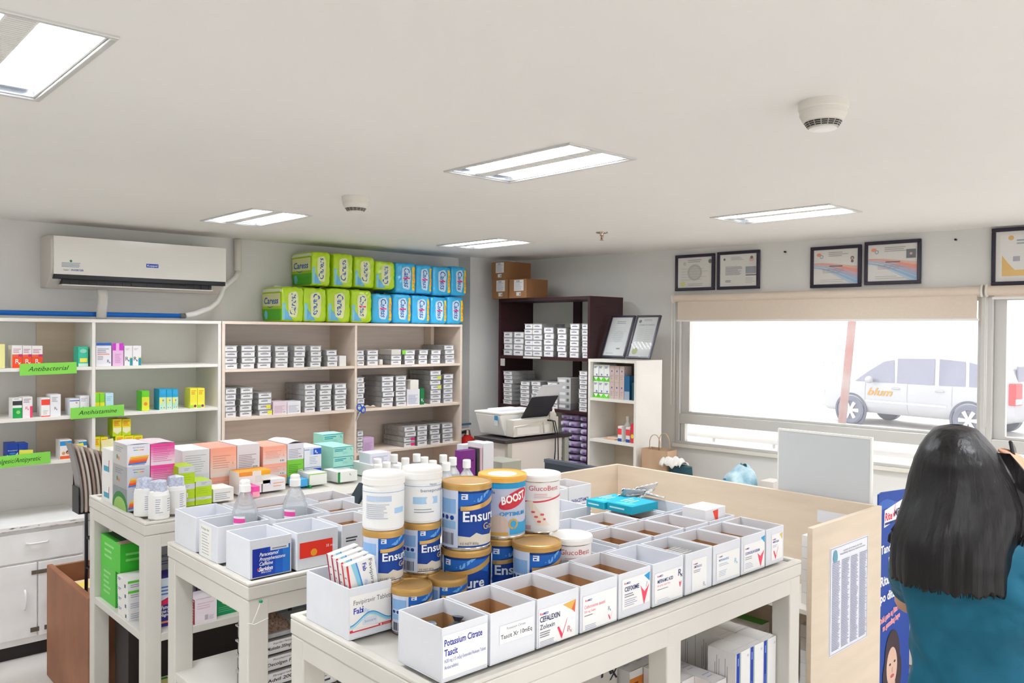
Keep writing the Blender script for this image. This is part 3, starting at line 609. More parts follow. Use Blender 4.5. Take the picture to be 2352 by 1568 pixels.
# ---- diaper packs
def pack(u0, u1, vt, vb, y, z0, kind, seed, label, d=.29, flip=False, side=False):
    a = at(u0, vb, Y=y); b = at(u1, vb, Y=y); w = b.x-a.x+.001; h = at((u0+u1)/2, vt, Y=y).z-z0
    base = '#b4d818' if kind == 'g' else '#35aee0'
    t = thing('diaper_pack', (a.x, y, z0), label, 'diaper pack', 'wrapped diaper packs on the cream shelf')
    rr = random.Random(seed); ph = [rr.uniform(0, 6.28) for _ in range(6)]
    def soft(p):  # p in unit cube surface -> rounded, crumpled pillow
        x, yv, z = p; q = [2*x-1, 2*yv-1, 2*z-1]
        e = 11.0; nrm = (abs(q[0])**e+abs(q[1])**e+abs(q[2])**e)**(1/e) or 1
        q = [c/nrm for c in q]
        k = .009*(math.sin(7*q[2]+ph[0]+3*q[0])+math.sin(9*q[0]+ph[1])*math.cos(6*q[1]+ph[2])+.7*math.sin(17*q[2]-11*q[0]+ph[3]))
        q = [c*(1+k*1.2) for c in q]
        return ((q[0]+1)/2*w, (q[1]+1)/2*d, max(0, (q[2]+1)/2)*h)
    mb = MB(); n = 22
    for f in ('f', 'k', 'l', 'r', 't', 'b'):
        fn = {'f': lambda u, v: soft((u, 0, v)), 'k': lambda u, v: soft((1-u, 1, v)), 'l': lambda u, v: soft((0, 1-u, v)), 'r': lambda u, v: soft((1, u, v)), 't': lambda u, v: soft((u, v, 1)), 'b': lambda u, v: soft((u, 1-v, 0))}[f]
        mb.grid(fn, n, n, mat('wrap_'+kind, base, .28, spec=.6))
    g = G(seed); blob = [(w*(.5+.22*math.copysign(abs(math.cos(t_))**.5, math.cos(t_))*(1+.08*math.sin(3*t_))), h*(.5+.36*math.copysign(abs(math.sin(t_))**.5, math.sin(t_))*(1+.05*math.cos(5*t_)))) for t_ in [2*math.pi*i/26 for i in range(26)]]
    if kind == 'g':
        g.rect(w*.02, h*.04, w*.15, h*.5, '#8fd0d8'); g.poly([(w*.12, h*.05), (w*.5, h*.05), (w*.14, h*.4)], '#6fb6dc')
        g.poly(blob, '#e8e9b4')
    else:
        g.poly(blob, '#cfe3ee'); g.rect(w*.80, h*.1, w*.14, h*.78, '#f0c51e'); g.text('1 FREE', w*.9, h*.2, h=w*.07, w=h*.5, rot=R(90), c='#e07020', bold=.01)
    if flip: g.text('Caress', w*.40, h*.82, h=w*.26, w=h*.62, c='#1f5fae', rot=R(-90), shear=.2, bold=.02)
    else: g.text('Caress', w*.60, h*.2, h=w*.26, w=h*.62, c='#1f5fae', rot=R(90), shear=.2, bold=.02)
    if kind == 'b' or seed % 10 == 4: g.rect(w*.35, h*.47, w*.32, h*.045, '#e8206e')
    def mp(xx, zz, o):
        p = soft((min(max(xx/w, 0), 1), 0, min(max(zz/h, 0), 1))); return (p[0], p[1]-o-.0014, p[2])
    g.put(mb, mp, cut=(w/22, h/22))
    if side:
        g = G(seed+50); g.rect(d*.02, h*.35, d*.96, h*.5, '#9fc41c').rect(d*.04, h*.45, d*.9, h*.36, '#d9dca0').rect(0, h*.02, d, h*.35, '#4fa626').text('Caress', d*.14, h*.52, h=h*.18, w=d*.7, c='#1f5fae', shear=.15, bold=.02)
        g.disc(d*.25, h*.2, h*.1, '#6fc0e0', 16, ry=h*.13); g.band([(d*(.3+.3*i/8), h*(.46-.03*math.sin(math.pi*i/8))) for i in range(9)], [(d*(.3+.3*i/8), h*(.45-.045*math.sin(math.pi*i/8))) for i in range(9)], '#1f5fae')
        g.rect(d*.0, h*.86, d, h*.1, '#e6e9c8')
        def ml(xx, zz, o):
            p = soft((0, 1-min(max(xx/d, 0), 1), min(max(zz/h, 0), 1))); return (p[0]-o-.0014, p[1], p[2])
        g.put(mb, ml, cut=(d/22, h/22))
    mb.build('wrapper', t)
    # heat-sealed seam
    MB().grid(lambda u, v: (w*(.1+.8*u), d*.5+.004*math.sin(12*u), h*.985+.012*v+.003*math.sin(9*u)), 12, 1, mat('film', '#e9f2c8' if kind == 'g' else '#bfe3f2', .2, alpha=.6)).build('seam', t)
Z5 = lambda x, y: (560+x/4.276, 540+y/4.276)
zt = 1.7705
bot = [(372, 592, 505, 'g', 0), (588, 818, 515, 'g', 1), (822, 1052, 520, 'g', 1), (1056, 1262, 535, 'g', 1), (1266, 1460, 575, 'b', 1), (1463, 1648, 578, 'b', 1), (1652, 1832, 590, 'b', 1), (1836, 1998, 605, 'b', 1), (2000, 2160, 605, 'b', 1)]
hb = []
YP = 4.925
for i, (x0, x1, yt, k, fl) in enumerate(bot):
    (u0, vt), (u1, _) = Z5(x0, yt), Z5(x1, yt)
    nm = 'lime green' if k == 'g' else 'sky blue'; j = i if k == 'g' else i-4
    pack(u0, u1, vt, 742, YP, zt, k, 10*i+(4 if i == 3 else 1), f'{nm} diaper pack, {ordn(j)} {nm.split()[1]} one in the bottom row', flip=bool(fl), side=(i == 0))
top = [(668, 855, 160, 515, 'g', 0), (880, 1076, 178, 515, 'g', 0), (1088, 1290, 208, 525, 'g', 0), (1294, 1490, 255, 545, 'g', 0), (1494, 1690, 268, 570, 'b', 1), (1693, 1852, 288, 578, 'b', 1), (1856, 2036, 306, 590, 'b', 1), (2040, 2190, 305, 600, 'b', 1)]
for i, (x0, x1, yt, yb, k, fl) in enumerate(top):
    (u0, vt), (u1, vb) = Z5(x0, yt), Z5(x1, yb); nm = 'lime green' if k == 'g' else 'sky blue'; j = i if k == 'g' else i-4
    zb_ = at((u0+u1)/2, Z5(0, [505, 518, 522, 540, 578, 585, 600, 605][i])[1], Y=YP).z+.004
    pack(u0, u1, vt, vb, YP, zb_, k, 10*i+103, f'{nm} diaper pack, {ordn(j)} {nm.split()[1]} one in the upper row', flip=bool(fl), side=(i == 0))
# ================================================================== FRONT TABLES
TZ = 1.0
def table(x0, x1, y0, y1, label, legs, shelf=.58, lip=.018):
    t = thing('display_table', (x0, y0, 0), label, 'table', 'white painted display tables')
    W, D = x1-x0, y1-y0; lg = .062
    MB().box(0, 0, TZ-.045, W, D, TZ-.006, 'paintwood').build('table_top', t, bevel=.004)
    mb = MB().box(0, 0, TZ-.006, W, .022, TZ+.004, 'paintwood').box(0, D-.022, TZ-.006, W, D, TZ+.004, 'paintwood').box(0, .022, TZ-.006, .022, D-.022, TZ+.004, 'paintwood').box(W-.022, .022, TZ-.006, W, D-.022, TZ+.004, 'paintwood')
    mb.build('raised_edge', t, bevel=.003)
    mb = MB().box(.003, .003, TZ-.095, W-.003, .028, TZ-.045, 'paintwood').box(.003, D-.028, TZ-.095, W-.003, D-.003, TZ-.045, 'paintwood').box(.003, .028, TZ-.095, .028, D-.028, TZ-.045, 'paintwood').box(W-.028, .028, TZ-.095, W-.003, D-.028, TZ-.045, 'paintwood')
    mb.build('apron', t, bevel=.003)
    for lx in legs:
        for ly in (0.002, D-lg-.002): MB().box(lx-x0, ly, 0, lx-x0+lg, ly+lg, TZ-.045 if ly > 1 else TZ-.046, 'paintwood').build('leg', t, bevel=.004)
    MB().box(.006, .004, shelf-.03, W-.006, D-.004, shelf, 'paintwood').build('lower_shelf', t, bevel=.003)
    return t
table(1.052, 2.40, 3.12, 3.80, 'white painted table furthest back, stacked with colourful medicine boxes', (1.054, 2.33))
t2 = table(1.018, 2.470, 2.185, 2.80, 'white painted middle table with open white boxes and saline bottles', (1.02, 2.385))
table(.99, 2.435, 1.27, 1.885, 'white painted front table carrying milk powder cans and open white boxes', (.992, 1.735, 2.368))
t = thing('tied_string', (1.09, 2.183, .93), 'white string with green pin tied around the middle table leg', 'string')
MB().tube([(-.035, .0, .016), (-.045, 0, -.01), (-.062, -.001, -.043)], .0013, 'plastic_w', 6).tube([(-.073, -.001, -.036), (-.055, -.0015, -.044), (-.012, -.001, -.035)], .0013, 'plastic_w', 6).build('cord', t)
MB().lathe([(0, 0), (.005, .001), (.004, .006), (0, .007)], C('#1f8f5c'), 12, Matrix.Translation((-.035, 0, .018)) @ Matrix.Rotation(R(90), 4, 'X')).build('pin', t)
# low counter filling the gap between the middle and the front table
t = thing('side_counter', (1.98, 1.89, 0), 'plain white counter between the front and middle tables at the partition', 'counter')
MB().box(0, 0, TZ-.03, .47, .29, TZ, 'paintwood').build('counter_top', t, bevel=.002); MB().box(.01, .01, 0, .46, .28, TZ-.03, 'paintwood').build('cabinet_body', t)
# ---- open white boxes
def obox(x0, x1, y0, y1, h, label, front=None, left=None, inner='card', fill=None, group=None, lw=None, z=TZ, rz=0):
    t = thing('open_box', (x0, y0, z+.0045*(z == TZ)), label, 'box', group, rz)
    w, d, th = x1-x0, y1-y0, .0035; mb = MB(); P = 'paper'
    mb.box(0, 0, 0, w, d, .003, P)
    lo = h*.72 if inner == 'card' else 0
    for a in ((0, 0, w, th), (0, d-th, w, d), (0, th, th, d-th), (w-th, th, w, d-th)): mb.box(a[0], a[1], .003, a[2], a[3], h, P)
    e = .0006
    if inner == 'card':   # bare brown board below the folded-over paper rim
        q = th+e
        mb.add([(q, q, .004), (w-q, q, .004), (w-q, q, lo), (q, q, lo)], [(0, 1, 2, 3)], 'card').add([(q, d-q, .004), (w-q, d-q, .004), (w-q, d-q, lo), (q, d-q, lo)], [(0, 1, 2, 3)], 'card')
        mb.add([(q, q, .004), (q, d-q, .004), (q, d-q, lo), (q, q, lo)], [(0, 1, 2, 3)], 'card').add([(w-q, q, .004), (w-q, d-q, .004), (w-q, d-q, lo), (w-q, q, lo)], [(0, 1, 2, 3)], 'card')
        mb.add([(q, q, .0036), (w-q, q, .0036), (w-q, d-q, .0036), (q, d-q, .0036)], [(0, 1, 2, 3)], 'card')
    mb.build('box_body', t, bevel=.0012)
    if front:
        m_ = MB(); g = G(int(x0*1000)); front(g, w, h); g.put(m_, on_front(0)); m_.build('printed_label', t)
    if left:
        m_ = MB(); g = G(int(x0*1000)+3); left(g, d, h); g.put(m_, on_left(0, d)); m_.build('side_label', t)
    if fill: fill(t, w, d, h)
    return t
def panel(g, x, y, w, h, c='#f3f2f1'): g.rect(x-.001, y-.001, w+.002, h+.002, '#d8d9e2').rect(x, y, w, h, c)
def tick(g, x, y, s, c='#ee3f62'):  # the red check mark
    g.poly([(x, y+s*.62), (x+s*.1, y+s*.66), (x+s*.36, y+s*.22), (x+s*.3, y)], c).poly([(x+s*.3, y), (x+s*.36, y+s*.22), (x+s*.72, y+s), (x+s*.66, y+s*.8)], '#f0607a')
def rm(g, x, y, h): g.text('Rite', x, y, h=h, c='#d8407a', bold=.02).text('MED', x+h*2.1, y, h=h, c='#3c4a9a', bold=.02)
def l_pot(g, w, h):
    panel(g, w*.02, h*.08, w*.96, h*.78); g.text('Potassium Citrate', w*.05, h*.66, h=h*.12, w=w*.82, c='#2c3a9c', bold=.025).text('Tascit', w*.05, h*.48, h=h*.12, w=w*.28, c='#2c3a9c', bold=.025)
    g.text('1620 mg (15 mEq) Extended Release Tablet', w*.05, h*.36, h=h*.065, w=w*.9, c='#5a66b0').text('Antiurolithic', w*.05, h*.24, h=h*.065, w=w*.3, c='#5a66b0')
def l_tas(g, w, h): panel(g, w*.2, h*.35, w*.75, h*.35, '#f4f4f4'); g.text('Potassium Citrate', w*.35, h*.6, h=h*.05, w=w*.42, c='#5b5b63').text('Tascit Xr 10mEq', w*.22, h*.44, h=h*.085, w=w*.7, c='#3a3a42', bold=.01)
def l_cef(g, w, h):
    panel(g, w*.04, h*.02, w*.88, h*.76); g.poly([(w*.6, h*.74), (w*.92, h*.78), (w*.9, h*.52)], '#e0b25a').poly([(w*.82, h*.6), (w*.92, h*.78), (w*.9, h*.5)], '#dd6a4a')
    rm(g, w*.06, h*.66, h*.05); g.text('CEFALEXIN', w*.06, h*.52, h=h*.11, w=w*.47, c='#2c3560', bold=.02).text('Zolexin', w*.06, h*.37, h=h*.1, w=w*.35, c='#2c3560'); g.lines(w*.06, h*.3, w*.28, 3, h*.045, h*.02).lines(w*.06, h*.12, w*.4, 4, h*.03, h*.012, '#b3b6c6'); tick(g, w*.47, h*.05, h*.42); g.rx(w*.72, h*.15, h*.12, '#d8909a')
def l_cfx(g, w, h):
    panel(g, w*.06, h*.04, w*.92, h*.72); rm(g, w*.12, h*.64, h*.045); g.text('Cefuroxime axetil', w*.1, h*.49, h=h*.075, w=w*.55, c='#f0566a').text('500 mg Tablet', w*.1, h*.4, h=h*.05, w=w*.3, c='#f0808c'); g.lines(w*.1, h*.33, w*.3, 1, 1, h*.02).lines(w*.12, h*.12, w*.35, 3, h*.035, h*.014, '#b3b6c6'); g.rx(w*.74, h*.3, h*.09, '#8a9ab8'); tick(g, w*.74, h*.08, h*.2)
def l_cfi(g, w, h):
    panel(g, w*.1, h*.18, w*.87, h*.68); g.poly([(w*.78, h*.82), (w*.97, h*.87), (w*.96, h*.66)], '#2f9fd6'); rm(g, w*.16, h*.74, h*.045); g.text('CEFIXIME', w*.17, h*.58, h=h*.1, w=w*.45, c='#27356b', bold=.02); g.lines(w*.17, h*.5, w*.35, 2, h*.05, h*.022).lines(w*.17, h*.38, w*.4, 4, h*.045, h*.016, '#a7abbe')
    g.poly([(w*.67, h*.62), (w*.71, h*.55), (w*.8, h*.45), (w*.94, h*.6), (w*.78, h*.16)], '#f0506c').text('/', w*.84, h*.55, h=h*.12, c='#66b0d8')
def l_mef(g, w, h):
    panel(g, w*.06, h*.06, w*.9, h*.7); rm(g, w*.14, h*.66, h*.045); g.text('MEFENAMIC ACID', w*.15, h*.52, h=h*.08, w=w*.5, c='#27357b', bold=.02); g.text('500 mg Film Coated Tablet', w*.14, h*.44, h=h*.04, w=w*.42, c='#f0808c').lines(w*.14, h*.36, w*.5, 1, 1, h*.014).lines(w*.14, h*.12, w*.5, 2, h*.04, h*.012, '#c0c3d0'); g.rx(w*.82, h*.55, h*.16, '#33407a', .1); g.poly([(w*.84, h*.42), (w*.88, h*.38), (w*.93, h*.42), (w*.885, h*.26)], '#ef5a70')
def l_ome(g, w, h): panel(g, w*.24, h*.0+.004, w*.56, h*.78); rm(g, w*.3, h*.68, h*.035); g.text('OMEPRAZOLE', w*.3, h*.6, h=h*.055, w=w*.3, c='#4a5a90', bold=.01).lines(w*.3, h*.53, w*.32, 2, h*.04, h*.014); g.rx(w*.66, h*.1, h*.1, '#a7b0c0')
def l_met(g, w, h): panel(g, w*.12, h*.08, w*.84, h*.68); rm(g, w*.2, h*.66, h*.035); g.text('METRONIDAZOLE', w*.2, h*.56, h=h*.055, w=w*.36, c='#5a86c0', bold=.01).lines(w*.2, h*.48, w*.4, 2, h*.04, h*.014, '#a9bdd2').lines(w*.2, h*.3, w*.35, 4, h*.04, h*.012, '#a9bdd2'); g.rx(w*.78, h*.4, h*.13, '#8fb4d6')
def l_clo(g, w, h): panel(g, w*.1, h*.06, w*.86, h*.72); g.poly([(w*.82, h*.84), (w*.98, h*.88), (w*.97, h*.68)], '#2f9fd6'); rm(g, w*.15, h*.64, h*.04); g.text('CLOXACILLIN SODIUM', w*.15, h*.5, h=h*.07, w=w*.6, c='#4a4a9a', bold=.02).lines(w*.15, h*.42, w*.35, 2, h*.05, h*.016).lines(w*.15, h*.26, w*.35, 4, h*.04, h*.012, '#a9adbe'); g.poly([(w*.66, h*.46), (w*.72, h*.4), (w*.79, h*.35), (w*.95, h*.5), (w*.8, h*.06)], '#f0506c')
def l_amx(g, w, h): panel(g, w*.3, h*.1, w*.62, h*.72); g.poly([(w*.74, h*.78), (w*.92, h*.82), (w*.9, h*.62)], '#dcc07a'); rm(g, w*.36, h*.66, h*.035); g.text('AMOXICILLIN', w*.36, h*.58, h=h*.055, w=w*.34, c='#4a5aa0', bold=.01).lines(w*.36, h*.5, w*.3, 2, h*.04, h*.014, '#a9bdd2'); tick(g, w*.4, h*.12, h*.38)
YR = 1.305
FR = [(1.021, 1.145, 1.458, l_pot, 'card', 'open white box labelled Potassium Citrate at the front table corner', .112),
      (1.152, 1.286, 1.46, l_tas, 'card', 'open white box with small centred black text label, second in the front row', .112),
      (1.292, 1.430, 1.465, l_cef, 'card', 'open white box labelled Cefalexin with gold triangle and red tick', .112),
      (1.436, 1.571, 1.47, l_cfx, 'card', 'open white box labelled Cefuroxime in pink letters', .112),
      (1.577, 1.705, 1.478, l_cfi, 'card', 'open white box labelled Cefixime with blue corner and red V', .112),
      (1.714, 1.848, 1.465, l_mef, 'paper', 'open white box labelled Mefenamic Acid, white inside', .112),
      (1.858, 1.985, 1.46, l_ome, 'card', 'open white box with small pale Omeprazole label, blister strips inside', .112),
      (1.992, 2.132, 1.46, l_met, 'card', 'open white box with pale blue Metronidazole label', .112),
      (2.139, 2.272, 1.46, l_clo, 'card', 'open white box labelled Cloxacillin Sodium with blue corner', .112),
      (2.279, 2.384, 1.46, l_amx, 'card', 'open white box labelled Amoxicillin at the right end of the front row', .112)]
def strips(t, w, d, h):
    for i in range(5):
        m_ = MB().box(.008, 0, 0, w-.02, .004, h*.8, 'alum')
        for k in range(6): m_.lathe([(.006, 0), (.005, .003), (0, .004)], 'plastic_w', 8, Matrix.Translation((.016+k*(w-.05)/5, 0, h*.7)) @ Matrix.Rotation(R(90), 4, 'X'))
        o = m_.build('blister_strip', loc=Vector(t.location)+Vector((0, .04+i*.013, .006))); o.rotation_euler.x = R(-8)
        tag(o, 'silver blister strip standing in the open Omeprazole box', 'blister strip', 'blister strips in the Omeprazole box')
def dkbags(t, w, d, h):
    for i, (x, y) in enumerate(((.045, .09), (.085, .07))):
        m_ = MB(); m_.lathe([(0, 0), (.03, .006), (.034, .02), (.02, .05), (.006, .064), (.012, .072), (0, .074)], mat('foil', '#4a525e', .35, metal=.3, noise=.3, scale=40, bump=.5), 9)
        o = m_.build('foil_pouch', loc=Vector(t.location)+Vector((x, y, .006))); o.rotation_euler = (R(8), R(-10+20*i), i); o.scale = (1.15, 1.15, 1.25)
        tag(o, f'dark grey foil pouch in the Potassium Citrate box, {"left" if i == 0 else "right"} one', 'pouch')
for i, (a, b, y1, fr, inn, lb, h) in enumerate(FR):
    obox(a, b, YR, y1, h, lb, front=fr, inner=inn, fill={0: dkbags, 6: strips}.get(i), group='open white boxes in the front row')
GP2 = 'open white boxes in the second row'; GP3 = 'open white boxes in the third row'
obox(1.705, 1.79, 1.49, 1.64, .105, 'open white box right behind the Mefenamic Acid box, beside a gold-lidded can', inner='paper', group=GP2)
obox(1.80, 1.950, 1.49, 1.648, .112, 'open white box in the second row, leftmost with brown inside', group=GP2)
obox(1.957, 2.105, 1.486, 1.64, .112, 'open white box in the second row behind the Metronidazole box', group=GP2)
obox(2.112, 2.235, 1.484, 1.64, .112, 'open white box in the second row behind the Cloxacillin box', group=GP2)
bx = obox(2.243, 2.388, 1.484, 1.64, .112, 'open white box in the second row at the table end', group=GP2)
obox(1.80, 1.945, 1.66, 1.815, .112, 'open white box in the third row behind the low white-lidded can', inner='paper', group=GP3)
obox(1.952, 2.092, 1.656, 1.80, .112, 'open white box in the third row, brown inside, before the teal boxes', group=GP3)
obox(2.10, 2.232, 1.652, 1.80, .112, 'open white box in the third row under the teal boxes', group=GP3)
obox(2.24, 2.392, 1.652, 1.87, .115, 'open white box in the third row nearest the cream partition, white inside', inner='paper', group=GP3)
obox(1.99, 2.135, 1.895, 2.04, .112, 'open white box behind the teal boxes on the side counter', inner='paper', group=GP3)
def l_par(g, w, h): panel(g, w*.08, h*.12, w*.86, h*.42, '#eef0f6'); g.text('PARACETAMOL', w*.1, h*.4, h=h*.13, w=w*.8, c='#2a3a86', shear=.25, bold=.03).text('BIOGESIC', w*.28, h*.2, h=h*.12, w=w*.46, c='#2a3a86', shear=.25, bold=.03)
obox(2.338, 2.468, 2.19, 2.33, .108, 'open white box with blue Paracetamol lettering beside the partition', front=l_par)
obox(2.208, 2.332, 2.19, 2.33, .105, 'open white box between the white-lidded cans and the blue-lettered Paracetamol box')
# ---- teal boxes, blister heap, small carton
def f_tl(g, w, h): g.lines(w*.1, h*.4, w*.6, 1, 1, h*.2, '#bfeef4', 0)
def t_tl(g, w, h): g.band([(w*(.1+.2*i/6), h*(.9-.05*i)) for i in range(7)], [(w*(.1+.2*i/6), h*(.3-.03*i)) for i in range(7)], '#57cde4').lines(w*.35, h*.8, w*.5, 3, h*.18, h*.07, '#c9f1f8')
tb = [(2.128, 1.768, .075, .12), (2.152, 1.66, .17, .12)]
carton(2.115, 1.816, 1.1175, .145, .082, .024, C('#17a4bf'), 'flat teal medicine box on the open boxes, left of two', left=f_tl, top=t_tl, group='teal boxes on open boxes')
carton(2.125, 1.706, 1.1175, .14, .106, .026, C('#17a4bf'), 'flat teal medicine box on the open boxes, nearer and larger', left=f_tl, top=t_tl, group='teal boxes on open boxes')
carton(2.250, 1.69, 1.075, .03, .10, .035, C('#1aa0bb'), 'small upright teal carton inside an open white box near the partition', bev=.001)
rr = random.Random(5)
for i in range(7):
    m_ = MB().box(-.024, -.045, 0, .024, .045, .0012, mat('foilbright', '#dfe2e6', .3, metal=.5))
    for a in (-.016, .016):
        for b in range(5): m_.lathe([(.008, .001), (.007, .005), (0, .006)], 'alum', 8, cx=a, cy=-.044+b*.022)
    o = m_.build('blister_strip', loc=(2.285+i*.016, 1.83+rr.uniform(-.02, .02), 1.135+rr.uniform(0, .015))); o.rotation_euler = (R(rr.uniform(-20, 20)), R(28+rr.uniform(-25, 25)), rr.uniform(-.5, .5)+1.2)
    tag(o, 'shiny silver blister strip heaped behind the teal boxes', 'blister strip', 'heap of silver blister strips')
def f_amp(g, w, h): g.poly([(w*.35, h*.95), (w*.62, h*.97), (w*.62, h*.5)], '#ee4f3c'); rm(g, w*.05, h*.62, h*.1); g.text('AMPICILLIN', w*.05, h*.36, h=h*.16, w=w*.4, c='#2c3a9c', bold=.02).lines(w*.7, h*.6, w*.25, 4, h*.12, h*.04, '#b8b8c0')
carton(2.258, 1.51, 1.010, .115, .09, .135, C('#efeef0'), 'small white Ampicillin carton with red triangle standing in an open box', front=f_amp)
# ---- Favipiravir box
fx0, fx1, fy0, fy1 = 1.003, 1.120, 1.628, 1.826
def l_fav(g, w, h):
    g.rect(w*.01, h*.14, w*.98, h*.70, '#f4f2ee').text('Favipiravir Tablets', w*.1, h*.66, h=h*.095, w=w*.9, c='#55555f').text('Fab', w*.1, h*.49, h=h*.11, c='#2a3aa8', bold=.02).text('i', w*.30, h*.49, h=h*.13, c='#2a3aa8', bold=.02).text('flu', w*.345, h*.47, h=h*.085, c='#9fc6e8')
    n = 16
    def wave(dy, th, c, k=0): g.band([(w*(.02+.96*i/n), h*(.36+dy+.10*math.sin(-1.5+6.2*i/n+k))) for i in range(n+1)], [(w*(.02+.96*i/n), h*(.36+dy-th+.10*math.sin(-1.5+6.2*i/n+k))) for i in range(n+1)], c)
    wave(0, .05, '#8fd0e0'); wave(.02, .02, '#3a8fd8'); wave(-.03, .02, '#bfe4ee', .2)
    g.rect(w*.3, h*.24, w*.35, h*.13, '#dfe6f0').text('biocare', w*.36, h*.275, h=h*.06, c='#8a92b0').rect(w*.01, h*.14, w*.98, h*.05, '#d8323f').rect(w*.08, h*.165, w*.6, h*.05, '#ece9e8').disc(w*.74, h*.165, h*.018, '#ffffff', 10).text('GLENMARK', w*.79, h*.15, h=h*.03, w=w*.17, c='#f2c8cc')
fv = obox(fx0, fx1, fy0, fy1, .120, 'open white box with Favipiravir Tablets print at table back corner', front=l_fav, inner='paper')
def f_fab(g, w, h):   # lying text on the upright face
    g.text('Favipiravir Tablets', w*.78, h*.98, h=w*.12, w=h*.95, c='#6a6a72', rot=R(-90)).text('Fab', w*.55, h*.95, h=w*.13, c='#2a3aa8', rot=R(-90), bold=.02).text('iflu', w*.55, h*.70, h=w*.11, c='#8fc0e6', rot=R(-90))
    g.band([(w*(.16+.2*math.sin(2.4*i/10)), h*(1-i/10)) for i in range(11)], [(w*(.30+.2*math.sin(2.4*i/10)), h*(1-i/10)) for i in range(11)], '#8fd0e6').band([(w*(.32+.14*math.sin(2.6*i/10)), h*(1-i/10)) for i in range(11)], [(w*(.36+.14*math.sin(2.6*i/10)), h*(1-i/10)) for i in range(11)], '#3a86d8')
    g.rect(0, 0, w*.06, h, '#d8323f')
for i in range(4):
    o = carton(fx0+.030, fy0+.022+.023*i, TZ+.013+.004*i, .078, .020, .160, C('#f1efec'), f'white Favipiravir carton with red edge, {["frontmost","second","third","rearmost"][i]} of four standing in the box', front=f_fab, left=lambda g, w, h: g.rect(0, 0, w*.25, h, '#a8234f' if i else '#d8323f').lines(w*.4, h*.8, w*.4, 4, h*.12, h*.02), group='Favipiravir cartons')
    o.rotation_euler.y = R(-9)
